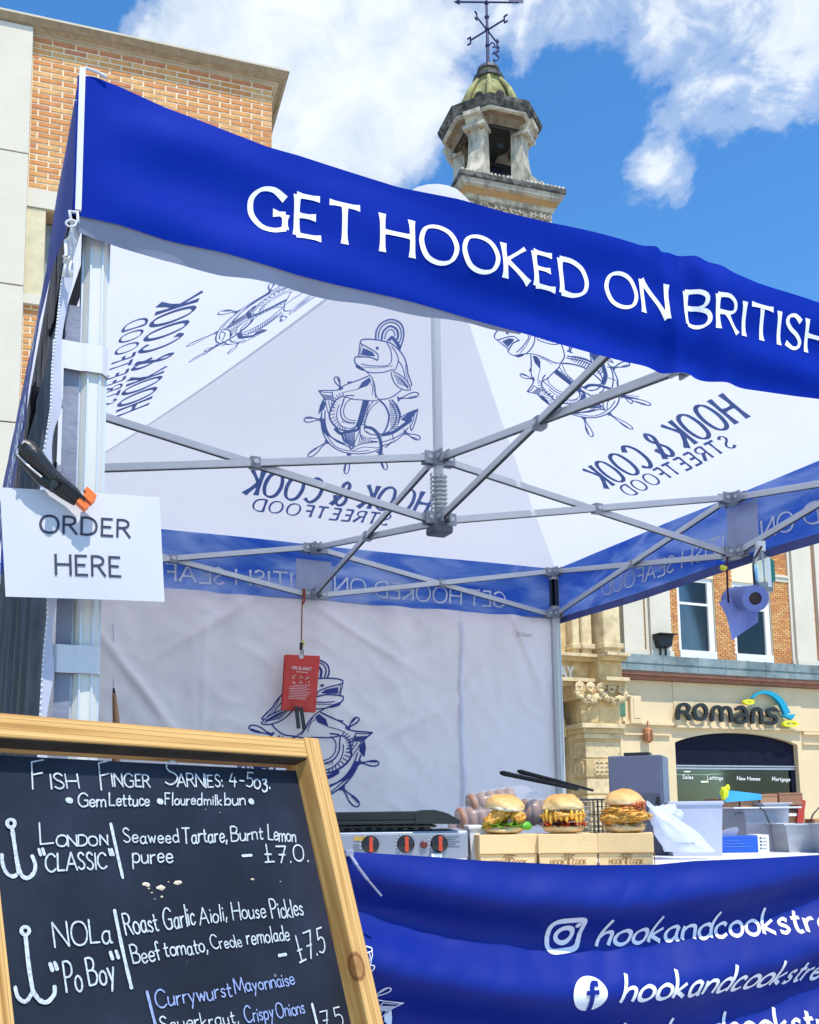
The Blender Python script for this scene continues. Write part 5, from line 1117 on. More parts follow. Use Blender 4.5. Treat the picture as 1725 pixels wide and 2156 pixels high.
ink = Ink(bsurf, (0, -1, 0), .0018, .01)
for (o, e, t_) in (((990, 432), (1725, 372), (1008, 335)), ((1022, 618), (1725, 548), (1040, 520)), ((1055, 800), (1740, 722), (1072, 702))):
    ink.word('hookandcookstr', bq(*o), bq(*e), bq(*t_), .15, 'pen', gap=.15, full='hookandcookstreetfood', slant=.12, pen=.5)
ink.build('lettering', BLET, BN)
ink = Ink(bsurf, (0, -1, 0), .0018, .01)
c0 = bq(873, 392); ex = bq(933, 385); ey = bq(873, 332); rx = (ex[0]-c0[0], ex[1]-c0[1]); ry = (ey[0]-c0[0], ey[1]-c0[1])
def loc(a, b): return (c0[0]+rx[0]*a+ry[0]*b, c0[1]+rx[1]*a+ry[1]*b)
sq_ = []
for i in range(41):
    a = i*2*math.pi/40; c_, s_ = math.cos(a), math.sin(a); sq_.append(loc(math.copysign(abs(c_)**.45, c_)*.93, math.copysign(abs(s_)**.45, s_)*.93))
ink.ribbon(sq_, .0052, 'plain'); ink.ribbon([loc(.46*math.cos(a), .46*math.sin(a)) for a in [i*math.pi/16 for i in range(33)]], .0048, 'plain'); ink.ribbon([loc(.55, .56), loc(.62, .56)], .005, 'round'); ink.build('camera_icon', BLET, BN)
c0 = bq(915, 588); ex = bq(973, 583); ey = bq(915, 528); rx = (ex[0]-c0[0], ex[1]-c0[1]); ry = (ey[0]-c0[0], ey[1]-c0[1])
ink = Ink(bsurf, (0, -1, 0), .003, .01)
for rr_ in range(8):
    ink.k = 0; ink.ribbon([loc((.06+.125*rr_)*math.cos(a), (.06+.125*rr_)*math.sin(a)) for a in [i*math.pi/24 for i in range(49)]], math.hypot(*rx)*.0635, 'plain')
ink.build('round_icon', BLET, BN)
ink = Ink(bsurf, (0, -1, 0), .0055, .01)
ink.ribbon([loc(*p) for p in smooth_pts([(.42, .58), (.2, .60), (.08, .42), (.06, .1), (.06, -1.0)], 6)], math.hypot(*rx)*.13, 'plain'); ink.ribbon([loc(-.22, .1), loc(.42, .1)], math.hypot(*rx)*.11, 'plain'); ink.build('icon_letter', BANB, BN)
src2 = [L2ab(345, 940), L2ab(110, 1110), L2ab(-75, 1490)]; dst2 = [bq(*p) for p in ((222, 572), (290, 628), (318, 745))]
fb_ = affine(src2, dst2)
emblem('white_emblem', BLET, BN, bsurf, (0, -1, 0), .62, fb_, lift=.004, step=.01)
q = MB(); zt2 = [onY(735, 1796, YBN-.02), onY(752, 1822, YBN-.045), onY(775, 1853, YBN-.06), onY(803, 1886, YBN-.06)]
for a, b in zip(zt2, zt2[1:]): q.bar(a, b, .006, .003)
q.bbox(zt2[0]-V((.008, .006, .006)), zt2[0]+V((.008, .006, .006)), .002); q.build('cable_tie', mat('grey_cable_tie', (.25, .26, .36), .4), BN)

# ================================================================ chalkboard
TRc = dep(671, 1558, 1.22); bX = sight(2664, 1730).normalized(); bU = sight(-692, -4360).normalized(); bU = (bU-bX*bU.dot(bX)).normalized(); bN = bU.cross(bX)
if bN.dot(CAM-TRc) < 0: bN = -bN
def onB(px, py, off=0.0): return onP(px, py, TRc-bN*off, bN)
def bc(px, py, off=0.0): p = onB(px, py, off)-TRc; return (p.dot(bX), p.dot(bU))
def B3(x, u, off=0.0): return TRc+bX*x+bU*u-bN*off
def woodmat(name, ax_, knot=None):
    m = bpy.data.materials.new(name); m.use_nodes = True; t = m.node_tree; b = bsdf(m); b.inputs['Roughness'].default_value = .6; b.inputs['Specular IOR Level'].default_value = .25
    c = N(t, 'ShaderNodeTexCoord'); at_ = N(t, 'ShaderNodeAttribute', attribute_name='grain'); 
    q = N(t, 'ShaderNodeMapping'); q.inputs['Scale'].default_value = (2.2, 42, 42); t.links.new(at_.outputs['Vector'], q.inputs[0])
    n = N(t, 'ShaderNodeTexNoise'); n.inputs['Scale'].default_value = 1.6; n.inputs['Detail'].default_value = 4; n.inputs['Distortion'].default_value = 1.2; t.links.new(q.outputs[0], n.inputs['Vector'])
    w = N(t, 'ShaderNodeTexWave', wave_type='BANDS', bands_direction='Y'); w.inputs['Scale'].default_value = .6; w.inputs['Distortion'].default_value = 5.5; w.inputs['Detail'].default_value = 4; w.inputs['Detail Scale'].default_value = .35; t.links.new(q.outputs[0], w.inputs['Vector'])
    f = math_n(t, 'ADD', math_n(t, 'MULTIPLY', w.outputs['Fac'], .34), math_n(t, 'MULTIPLY', n.outputs['Fac'], .85))
    k = ramp(t, f, [(.2, (.26, .12, .03)), (.38, (.46, .25, .075)), (.58, (.66, .40, .14)), (1, (.72, .47, .19))])
    if knot:
        vd_ = N(t, 'ShaderNodeVectorMath', operation='SUBTRACT'); t.links.new(at_.outputs['Vector'], vd_.inputs[0]); vd_.inputs[1].default_value = knot
        sc_ = N(t, 'ShaderNodeVectorMath', operation='MULTIPLY'); t.links.new(vd_.outputs[0], sc_.inputs[0]); sc_.inputs[1].default_value = (.7, 1, 1)
        ln = N(t, 'ShaderNodeVectorMath', operation='LENGTH'); t.links.new(sc_.outputs[0], ln.inputs[0])
        kk = ramp(t, math_n(t, 'MULTIPLY', ln.outputs['Value'], 40), [(0, .75), (.30, .55), (.36, .95), (.42, .85), (.50, .15), (.9, 0)])
        mx_ = N(t, 'ShaderNodeMix', data_type='RGBA'); t.links.new(kk, mx_.inputs[0]); t.links.new(k, mx_.inputs[6]); mx_.inputs[7].default_value = (.18, .06, .02, 1); k = mx_.outputs[2]
    w2 = N(t, 'ShaderNodeTexWave', wave_type='BANDS', bands_direction='Y', wave_profile='SAW'); w2.inputs['Scale'].default_value = 1.5; w2.inputs['Distortion'].default_value = 9; w2.inputs['Detail'].default_value = 2; w2.inputs['Detail Scale'].default_value = .22; t.links.new(q.outputs[0], w2.inputs['Vector'])
    lk = ramp(t, w2.outputs['Fac'], [(.0, 0.0), (.72, .12), (.96, .75), (1.0, .1)]); mg = N(t, 'ShaderNodeMix', data_type='RGBA'); t.links.new(lk, mg.inputs[0]); t.links.new(k, mg.inputs[6]); mg.inputs[7].default_value = (.27, .13, .035, 1); k = mg.outputs[2]
    t.links.new(k, b.inputs['Base Color']); bu = N(t, 'ShaderNodeBump'); bu.inputs['Strength'].default_value = .25; bu.inputs['Distance'].default_value = .002; t.links.new(f, bu.inputs['Height']); t.links.new(bu.outputs[0], b.inputs['Normal'])
    return m
def plank(name, x0, x1, u0, u1, o0, o1, m, parent, along='x'):
    q = MB(); q.bbox((0, 0, 0), (x1-x0, u1-u0, o1-o0), .0012); loc_ = [v.copy() for v in q.v]; q.v = [B3(x0+v.x, u0+v.y, o0+v.z) for v in q.v]
    o = q.build(name, m, parent); me = o.data; at_ = me.attributes.new('grain', 'FLOAT_VECTOR', 'POINT')
    org = worigin(parent)
    for i, v in enumerate(me.vertices):
        d = v.co+org-TRc; a, b, c = d.dot(bX), d.dot(bU), -d.dot(bN); at_.data[i].vector = (a, b, c) if along == 'x' else (b, a, c)
    return o
BD = thing('chalkboard_sign', B3(-.3, -.6), 'pine framed blackboard menu with handwritten chalk prices in the foreground', 'chalkboard')
sx0 = bc(640, 1552)[0]; ru = bc(400, 1577)[1]; lx = (bc(0, 1868)[0]+bc(32, 2156)[0])/2; BH = 1.16; REC = .025
kn = bc(752, 2035)
W1 = woodmat('pine_rail', 'x'); W2 = woodmat('pine_stile', 'y', (kn[1], kn[0], 0))
lxo = lx+sx0
plank('rail', lx, sx0-.0004, ru, 0.0, 0, .040, W1, BD, 'x'); plank('rail', lx, sx0-.0004, -BH, -BH+.05, 0, .040, W1, BD, 'x')
plank('stile', sx0, 0, -BH, .002, -.001, .041, W2, BD, 'y'); plank('stile', lxo, lx-.0004, -BH, .002, -.001, .041, W2, BD, 'y')
def boardmat():
    m = bpy.data.materials.new('blackboard'); m.use_nodes = True; t = m.node_tree; b = bsdf(m); b.inputs['Specular IOR Level'].default_value = .2
    c = N(t, 'ShaderNodeTexCoord'); n = N(t, 'ShaderNodeTexNoise'); n.inputs['Scale'].default_value = 4; n.inputs['Detail'].default_value = 8; n.inputs['Roughness'].default_value = .65; t.links.new(c.outputs['Object'], n.inputs['Vector'])
    k = ramp(t, n.outputs['Fac'], [(.3, (.009, .010, .014)), (.5, (.015, .020, .034)), (.62, (.024, .030, .052)), (.8, (.040, .050, .085))])
    v = N(t, 'ShaderNodeTexVoronoi'); v.inputs['Scale'].default_value = 26; t.links.new(c.outputs['Object'], v.inputs['Vector']); sp_ = ramp(t, v.outputs['Distance'], [(0.035, .55), (.06, 0)])
    wn = N(t, 'ShaderNodeTexNoise'); wn.inputs['Scale'].default_value = 6; t.links.new(c.outputs['Object'], wn.inputs['Vector']); sp_ = math_n(t, 'MULTIPLY', sp_, ramp(t, wn.outputs['Fac'], [(.5, 0), (.62, 1)]))
    mx_ = N(t, 'ShaderNodeMix', data_type='RGBA'); t.links.new(sp_, mx_.inputs[0]); t.links.new(k, mx_.inputs[6]); mx_.inputs[7].default_value = (.35, .36, .38, 1); t.links.new(mx_.outputs[2], b.inputs['Base Color'])
    b.inputs['Roughness'].default_value = .5; return m
q = MB(); q.boxf(B3(lx+.0005, ru-.0018, .003), bX*(sx0-lx-.001), bU*.0016, -bN*(REC-.004)); q.build('rail_shade_strip', mat('painted_rail_shade', (.03, .022, .016), .8, var=.4, vscale=20), BD)  # dark strip paints in the shade beneath the top rail
q = MB(); q.boxf(B3(lx-.01, -BH+.02, REC), bX*(sx0-lx+.02), bU*(BH-.04+ru*.5), -bN*.004); q.build('board', boardmat(), BD)
CHALK = mat('chalk_white', (.50, .57, .62), .9, var=.34, vscale=420, dirt=((.10, .12, .16), .45, 260)); CHALKB = mat('pale_blue_chalk', (.26, .34, .62), .9, var=.34, vscale=420, dirt=((.05, .06, .12), .45, 260))
A_ = lambda x, y: bc(.4577*x, 1473.7+.4577*y, REC); B_ = lambda x, y: bc(.2432*x, 1631.6+.2432*y, REC); C_ = lambda x, y: bc(236.8+.3051*x, 1631.6+.3051*y, REC)
pb = lambda u, v: B3(u, v, REC)
ink = Ink(pb, bN, .0012, .006); inkb = Ink(pb, bN, .0012, .006)
def cw(F, txt, x0, y0, x1, y1, xt, yt, w=.11, k=ink, seed=None, j=.05, gap=.16):
    k.word(txt, F(x0, y0), F(x1, y1), F(xt, yt), w*.74, 'chalk', gap=gap, jitter=j, seed=seed if seed is not None else len(txt)*7+x0)
def cl_(F, pts, w, k=ink, sm=True):
    k.cut()
    k.ribbon([F(*p) for p in (smooth_pts(pts, 6) if sm and len(pts) > 2 else pts)], w, 'chalk')
CW = .0015
cw(A_, 'F', 148, 412, 205, 400, 138, 290, .075); cw(A_, 'ISH', 232, 412, 365, 410, 222, 345, .15); cw(A_, 'F', 463, 410, 515, 395, 452, 285, .075); cw(A_, 'INGER', 514, 402, 688, 402, 508, 342, .16)
cw(A_, 'S', 755, 400, 815, 392, 760, 290, .085); cw(A_, 'ARNIES:', 812, 403, 1022, 402, 808, 345, .16); cw(A_, '4-5', 1052, 398, 1160, 404, 1050, 335, .13); cw(A_, 'oz.', 1168, 410, 1240, 408, 1163, 330, .13)
cw(A_, 'Gem', 357, 490, 482, 490, 355, 430, .16); cw(A_, 'Lettuce', 500, 490, 685, 488, 500, 430, .16); cw(A_, 'Floured', 757, 485, 925, 485, 757, 430, .16); cw(A_, 'milk', 936, 485, 1018, 485, 933, 438, .17); cw(A_, 'bun', 1032, 487, 1125, 483, 1030, 430, .16)
for x, y in ((315, 463), (733, 468), (1152, 468)): cl_(A_, [(x-2, y), (x+4, y+1)], .0034)
cw(B_, 'L', 345, 612, 460, 600, 340, 420, .10); cw(B_, 'ONDON', 480, 618, 930, 606, 474, 530, .22, j=.09); cw(B_, 'CLASSIC', 392, 838, 925, 812, 384, 690, .15)
for x0, y0 in ((330, 650), (362, 645), (935, 650), (962, 648)): cl_(B_, [(x0, y0), (x0+14, y0+46)], CW)
cl_(B_, [(955, 430), (1000, 640), (1057, 890)], CW*1.1)
cw(C_, 'Seaweed', 75, 472, 455, 470, 65, 375, .14); cw(C_, 'Tartare,', 482, 472, 785, 466, 475, 362, .14); cw(C_, 'Burnt', 818, 460, 1035, 445, 808, 362, .14); cw(C_, 'Lemon', 1072, 450, 1260, 462, 1066, 350, .14)
cw(C_, 'puree', 135, 610, 412, 608, 128, 495, .13); cl_(C_, [(895, 560), (955, 556)], CW); cw(C_, '£7.0.', 1045, 608, 1350, 600, 1035, 490, .13)
cw(B_, 'NOLa', 470, 1495, 960, 1450, 445, 1285, .105); cl_(B_, [(985, 1180), (1050, 1500), (1130, 1845)], CW*1.2)
cw(B_, 'Po', 570, 1885, 715, 1870, 535, 1620, .09, j=.03); cw(B_, 'Boy', 772, 1832, 990, 1790, 735, 1605, .11)
for x0, y0 in ((430, 1640), (470, 1630), (950, 1540), (1000, 1532)): cl_(B_, [(x0, y0), (x0+18, y0+52)], CW*1.2)
cw(C_, 'Roast', 88, 1100, 315, 1075, 55, 950, .11); cw(C_, 'Garlic', 355, 1065, 570, 1035, 330, 920, .11); cw(C_, 'Aioli,', 600, 1040, 785, 1000, 585, 925, .12); cw(C_, 'House', 828, 1005, 1055, 985, 810, 890, .12); cw(C_, 'Pickles', 1100, 990, 1315, 972, 1075, 865, .12)
cw(C_, 'Beef', 140, 1305, 335, 1280, 110, 1180, .12); cw(C_, 'tomato,', 360, 1262, 655, 1222, 340, 1150, .13); cw(C_, 'Creole', 685, 1205, 895, 1190, 660, 1115, .13); cw(C_, 'remolade', 928, 1172, 1220, 1140, 910, 1065, .13)
cl_(C_, [(1145, 1248), (1192, 1240)], CW*1.1); cw(C_, '£7.5', 1285, 1305, 1470, 1225, 1250, 1130, .09)
cl_(C_, [(235, 1500), (262, 1610), (300, 1760)], CW, inkb)
cw(C_, 'Currywurst', 300, 1608, 820, 1530, 278, 1490, .13, inkb); cw(C_, 'Mayonnaise', 845, 1508, 1255, 1448, 820, 1410, .14, inkb)
cw(C_, 'Sauerkraut,', 330, 1775, 868, 1715, 310, 1670, .13, ink); cw(C_, 'Crispy', 915, 1712, 1110, 1680, 895, 1605, .13, inkb); cw(C_, 'Onions', 1135, 1680, 1325, 1645, 1112, 1580, .13, inkb)
cl_(C_, [(1372, 1585), (1410, 1740)], CW*1.1); cw(C_, '7.5', 1455, 1760, 1590, 1725, 1425, 1635, .10)
def hook(ring, rr_, shaft, lb, rbb):
    ink.cut()
    cl_(B_, [(ring[0]+rr_*math.cos(i*math.pi/6), ring[1]+rr_*math.sin(i*math.pi/6)) for i in range(13)], CW*1.1); cl_(B_, shaft, CW*1.3); cl_(B_, lb, CW*1.15); cl_(B_, rbb, CW*1.25)
hook((88, 425), 34, [(97, 468), (122, 640), (155, 850)], [(155, 850), (112, 882), (55, 855), (20, 780), (12, 695)], [(150, 780), (180, 870), (235, 896), (288, 850), (300, 780), (275, 708)])
hook((213, 1352), 34, [(215, 1400), (240, 1640), (278, 1885)], [(275, 1885), (215, 1965), (150, 1930), (125, 1845)], [(275, 1870), (330, 1950), (400, 1970), (460, 1905), (465, 1840)])
ink.build('chalk_word', CHALK, BD); inkb.build('chalk_word', CHALKB, BD)
q = MB(); rr = random.Random(4)
for x, y, r_ in [(232, 757, 26), (330, 780, 30), (447, 745, 28), (965, 722, 15), (340, 843, 11), (290, 858, 8), (270, 815, 8), (385, 740, 7), (250, 785, 8), (1157, 738, 7), (640, 240, 5), (738, 262, 5)]:
    cx, cy = C_(x, y); rad = r_*.3051/2101*1.25; n_ = 9; base = [B3(cx+rad*math.cos(i*6.283/n_)*rr.uniform(.7, 1.2), cy+rad*.5*math.sin(i*6.283/n_)*rr.uniform(.6, 1.2), REC-.0008) for i in range(n_)]
    q.add([B3(cx, cy, REC-.0025)]+base, [(0, i+1, (i+1) % n_+1) for i in range(n_)])
tag(q.build('chips', mat('cream_chip', (.78, .68, .50), .8), BD), kind='stuff')
q = MB(); q.bar(B3(-.08, -.12, .05), B3(-.08, -1.0, .45), .04, .02); q.bar(B3(lx+.08, -.12, .05), B3(lx+.08, -1.0, .45), .04, .02); q.build('prop_leg', W1, BD)

# ================================================================ things on the counter
RT = V((_r.x, _r.y, 0)); FW = V((math.sin(YAW), math.cos(YAW), 0)); UP = V((0, 0, 1)); TZ = .885
def tpos(px, d, z=TZ):
    """a spot on the table top at a given distance in front of the camera"""
    p = dep(px, 1500, d); return V((p.x, p.y, z))
TB = thing('trestle_table', (1.5, .25, 0), 'long white folding trestle table behind the blue banner', 'table')
WPL = mat('white_moulded_plastic', (.74, .75, .78), .5, var=.05, vscale=4, bump=.1, bscale=90, dirt=((.50, .50, .52), .3, 3))
q = MB(); q.bbox((.12, -.145, TZ-.038), (2.98, .62, TZ), .008); q.build('table_top', WPL, TB)
for x in (.35, 2.7):
    for y in (-.08, .54): q = MB(); q.tube([V((x, y, .0)), V((x, y, TZ-.04))], .014, 10); q.build('leg', ALUD, TB, True)
class LB_:
    """mesh builder in a local frame: x to the right, y away, z up, turned by an angle about the spot"""
    def __init__(s, o, ang=0.0): s.o = V(o); c, n = math.cos(ang), math.sin(ang); s.x = RT*c+FW*n; s.y = FW*c-RT*n; s.mb = MB()
    def P(s, x, y, z): return s.o+s.x*x+s.y*y+UP*z
    def box(s, x0, y0, z0, x1, y1, z1, c=.0):
        if c:
            t_ = MB(); t_.bbox((x0, y0, z0), (x1, y1, z1), c); s.mb.add([s.P(*v) for v in t_.v], t_.f)
        else: s.mb.boxf(s.P(x0, y0, z0), s.x*(x1-x0), s.y*(y1-y0), UP*(z1-z0))
        return s
    def taper(s, x0, y0, z0, x1, y1, z1, k):
        """open-topped or solid frustum: bottom inset by k"""
        b = [s.P(x0+k, y0+k, z0), s.P(x1-k, y0+k, z0), s.P(x1-k, y1-k, z0), s.P(x0+k, y1-k, z0)]; t_ = [s.P(x0, y0, z1), s.P(x1, y0, z1), s.P(x1, y1, z1), s.P(x0, y1, z1)]
        s.mb.add(b+t_, [(0, 3, 2, 1), (0, 1, 5, 4), (1, 2, 6, 5), (2, 3, 7, 6), (3, 0, 4, 7)]); return s
    def tube(s, pts, r, n=8, **k): s.mb.tube([s.P(*p) for p in pts], r, n, **k); return s
    def build(s, name, m, parent=None, smooth=False): o = s.mb.build(name, m, parent, smooth); s.mb = MB(); return o

# ---- griddle
GS = tpos(735, 2.16); GR = thing('gas_griddle', GS, 'steel gas griddle with three black and red knobs and a black hotplate', 'griddle')
STEEL = mat('brushed_steel', (.46, .48, .52), .38, .7, var=.08, vscale=5, bump=.08, bscale=120, stretch=(1, 1, 12)); PANEL = mat('grey_steel_panel', (.30, .32, .37), .4, .35, var=.08, vscale=6)
BLKG = mat('black_enamel', (.012, .012, .014), .3, var=.3); REDK = mat('red_pointer', (.50, .05, .02), .45)
L = LB_(GS); pxm = 2.16/2101.6
gx = lambda px: (px-735)*pxm; gz = lambda py: 1+(1713-py)*pxm-TZ
wR = gx(980); L.box(-.36, 0, .02, wR, .36, gz(1749), .004).build('body', STEEL, GR)
L.box(-.36, -.005, gz(1806), wR-.002, .0, gz(1754), .002).build('control_panel', PANEL, GR)
for px in (778, 851, 920):
    c = L.P(gx(px), -.005, gz(1775)); q = MB(); q.lathe(c, [(.0185, 0), (.0185, .006), (.0155, .009), (.0145, .020), (.012, .022)], 24, ax=-FW); k = q.build('knob', BLKG, GR, 40)
    L.box(gx(px)-.002, -.0285, gz(1775)-.0155, gx(px)+.006, -.0245, gz(1775)+.0155, .001).build('pointer', REDK, k)
    dl = LB_(GS)
    for i in range(7):
        a = R(120+i*20); dl.tube([(gx(px)+.0205*math.cos(a), -.0062, gz(1775)+.0205*math.sin(a)), (gx(px)+.0235*math.cos(a), -.0062, gz(1775)+.0235*math.sin(a))], .0006, 4)
    dl.build('dial_marks', WHV, k)
c = L.P(gx(888), -.005, gz(1777)); q = MB(); q.lathe(c, [(.008, 0), (.008, .006), (.005, .008)], 16, ax=-FW); q.build('ignition_button', mat('dark_red_button', (.12, .02, .015), .4), GR, 40)
L.box(gx(744), -.007, gz(1767), gx(768), -.0048, gz(1759)).build('yellow_label', mat('ochre_label', (.48, .30, .05), .6), GR)
for i in range(5): L.box(gx(935), -.0062, gz(1762+i*5), gx(962-(i % 2)*8), -.0054, gz(1761+i*5))
L.build('printed_lines', mat('dark_print', (.08, .09, .11), .6), GR)
for i in range(4): L.box(gx(742), -.0062, gz(1776+i*5), gx(757-(i % 2)*3), -.0054, gz(1775+i*5))
L.build('printed_lines', mat('dark_print', (.08, .09, .11), .6), GR)
hz0, hz1 = gz(1734), gz(1709)
L.box(-.36, .0, gz(1742), gx(915), .34, gz(1737), .001); L.box(-.36, .01, gz(1747), gx(905), .33, gz(1744), .001)
for px in range(560, 900, 22): L.box(gx(px), .004, gz(1747), gx(px)+.010, .02, gz(1736))
L.build('burner_tray', BLKG, GR)
L.box(-.36, -.008, hz0, gx(958), .0, gz(1727), .002); L.box(-.36, .0, hz0, gx(958), .33, hz0+.006); L.box(-.36, .32, hz0, gx(945), .33, hz1, .002); L.box(-.36, -.004, gz(1727), gx(873), .0, hz1+.001, .002)
side = [(gx(873), hz0), (gx(870), hz1), (gx(885), gz(1706)), (gx(912), gz(1706)), (gx(940), gz(1714)), (gx(966), gz(1730)), (gx(962), gz(1736))]
L.mb.prism([L.P(x, -.012, z) for x, z in side], FW*.006); L.mb.prism([L.P(x, .30, z) for x, z in side], FW*.006); L.build('hotplate', BLKG, GR)
L.box(gx(903), -.02, -.0, gx(925), -.006, gz(1795), .001).build('white_tag', WHV, GR)
bb = thing('tub', L.P(gx(1000), .03, 0), 'white plastic tub squeezed between griddle and left burger box', 'tub')
L2 = LB_(tpos(984, 2.22)); L2.taper(0, .0, 0, .032, .16, gz(1748)+.006, .003).build('body', WPL, bb); L2.box(-.003, -.004, gz(1748), .034, .165, gz(1748)+.008, .002).build('rim', WPL, bb)

# ---- takeaway boxes, each with a burger
CARD = mat('kraft_board', (.78, .55, .27), .8, var=.06, vscale=14, bump=.1, bscale=200); CARDD = mat('brown_stamp_ink', (.30, .16, .05), .8); CARDL = mat('kraft_board_inside', (.66, .47, .24), .8)
def takeaway(px, d, ang, label, w=.112, dep_=.105):
    o = tpos(px, d); t_ = thing('burger_box', o, label, 'box', 'kraft burger boxes lined up on the counter'); L = LB_(o, ang); h = (1815-1749)*d/2101.6; hl = (1815-1789)*d/2101.6
    L.taper(0, 0, 0, w, dep_, hl+.004, .0015).build('base', CARD, t_)
    L.box(-.0018, -.0018, hl, w+.0018, dep_+.0018, h, .0012).build('lid', CARD, t_)
    L.box(w*.0, -.0030, hl-.0005, w, -.0019, hl+.0012); L.box(w+.0015, .0, 0, w+.0035, .004, hl)
    L.build('fold_line', CARDD, t_)
    ink = Ink(lambda u, v: L.P(u, -.0001+.0015*(1-v/hl), v), tuple(-L.y), .0008, .004)
    cx, cz = w*.5, hl*.66
    for i in range(8):
        a = i*math.pi/4+.2; ink.ribbon([(cx+.006*math.cos(a), cz+.005*math.sin(a)+.004), (cx+.0135*math.cos(a), cz+.0100*math.sin(a)+.004)], .0011, 'round')
    ink.ribbon([(cx+.006*math.cos(i*.5236), cz+.004+.005*math.sin(i*.5236)) for i in range(13)], .0009, 'round'); ink.ribbon([(cx, cz+.010), (cx, cz-.011)], .0011, 'round')
    ink.word('HOOK & COOK', (w*.19, .0035), (w*.81, .0035), (w*.19, .0135), .16, 'plain', gap=.22); ink.build('stamp', CARDD, t_)
    return o, L, h, w, dep_
BUN = bpy.data.materials.new('toasted_bun'); BUN.use_nodes = True; t = BUN.node_tree; b = bsdf(BUN); b.inputs['Roughness'].default_value = .72; b.inputs['Specular IOR Level'].default_value = .25; b.inputs['Subsurface Weight'].default_value = .1; b.inputs['Subsurface Radius'].default_value = (.01, .006, .003)
at_ = N(t, 'ShaderNodeAttribute', attribute_name='bake'); n = N(t, 'ShaderNodeTexNoise'); n.inputs['Scale'].default_value = 45; n.inputs['Detail'].default_value = 6; c = N(t, 'ShaderNodeTexCoord'); t.links.new(c.outputs['Object'], n.inputs['Vector'])
f = math_n(t, 'ADD', math_n(t, 'MULTIPLY', at_.outputs['Fac'], .85), math_n(t, 'MULTIPLY', n.outputs['Fac'], .35)); t.links.new(ramp(t, f, [(.15, (.82, .66, .40)), (.5, (.74, .48, .20)), (.85, (.62, .33, .10)), (1, (.52, .25, .07))]), b.inputs['Base Color'])
bu = N(t, 'ShaderNodeBump'); bu.inputs['Strength'].default_value = .3; bu.inputs['Distance'].default_value = .002; t.links.new(n.outputs['Fac'], bu.inputs['Height']); t.links.new(bu.outputs[0], b.inputs['Normal'])
def bun(name, parent, c, r, h, squash, tilt=0, seed=0, top=True):
    q = MB(); Mt = Matrix.Rotation(tilt, 3, FW); q.blob((0, 0, 0), 1.0, 4, .13, 1.8, seed); vs = []; bk_ = []
    for v in q.v:
        z = v.z; rr = 1.0
        if top: zz = z*h if z > 0 else z*h*.28
        else: zz = z*h*.55; 
        p = V((v.x*r, v.y*r, zz)); vs.append(Mt @ p+V(c)); bk_.append(max(0, min(1, (.15+.75*z) if top else (.1 if abs(z) < .5 else .5))))
    q.v = vs; o = q.build(name, BUN, parent, True); a = o.data.attributes.new('bake', 'FLOAT', 'POINT')
    for i, x in enumerate(bk_): a.data[i].value = x
    return o
CRISP = bpy.data.materials.new('fried_crumb'); CRISP.use_nodes = True; t = CRISP.node_tree; b = bsdf(CRISP); b.inputs['Roughness'].default_value = .5; b.inputs['Subsurface Weight'].default_value = .1; b.inputs['Subsurface Radius'].default_value = (.006, .003, .001)
c = N(t, 'ShaderNodeTexCoord'); n = N(t, 'ShaderNodeTexNoise'); n.inputs['Scale'].default_value = 160; n.inputs['Detail'].default_value = 5; t.links.new(c.outputs['Object'], n.inputs['Vector']); t.links.new(ramp(t, n.outputs['Fac'], [(.3, (.42, .15, .02)), (.5, (.72, .34, .045)), (.7, (.85, .52, .12))]), b.inputs['Base Color'])
bu = N(t, 'ShaderNodeBump'); bu.inputs['Strength'].default_value = .9; bu.inputs['Distance'].default_value = .003; t.links.new(n.outputs['Fac'], bu.inputs['Height']); t.links.new(bu.outputs[0], b.inputs['Normal'])
LETT = mat('lettuce', (.22, .42, .05), .45, var=.45, vscale=60, trans=.3, tcol=(.35, .6, .08)); CHEESE = mat('orange_cheese', (.85, .48, .05), .4, var=.15, vscale=50); SAUCE = mat('red_brown_sauce', (.42, .09, .02), .25, var=.5, vscale=60); MAYO = mat('pale_sauce', (.85, .80, .62), .35, var=.08, vscale=50); TOM = mat('tomato_slice', (.62, .09, .03), .3, var=.3, vscale=60)
def wavy(L, z, r, amp, m, name, parent, seed=0, thick=.002, n=44, wob=.18):
    q = MB(); vs = []
    for ring in range(5):
        f = ring/4
        for j in range(n):
            a = 2*math.pi*j/n; rr = r*f*(1+wob*f*nz3(math.cos(a)*2.2, math.sin(a)*2.2, seed)); zz = z+amp*f*f*(math.sin(a*9+seed)+.7*math.sin(a*14+seed*2))-amp*.4*f
            vs.append(L.P(rr*math.cos(a), rr*math.sin(a), zz))
    q.add(vs, [(i*n+j, i*n+(j+1) % n, (i+1)*n+(j+1) % n, (i+1)*n+j) for i in range(4) for j in range(n)])
    q.add([v-UP*thick for v in vs], [tuple(reversed(f_)) for f_ in [(i*n+j, i*n+(j+1) % n, (i+1)*n+(j+1) % n, (i+1)*n+j) for i in range(4) for j in range(n)]]); return q.build(name, m, parent, True)
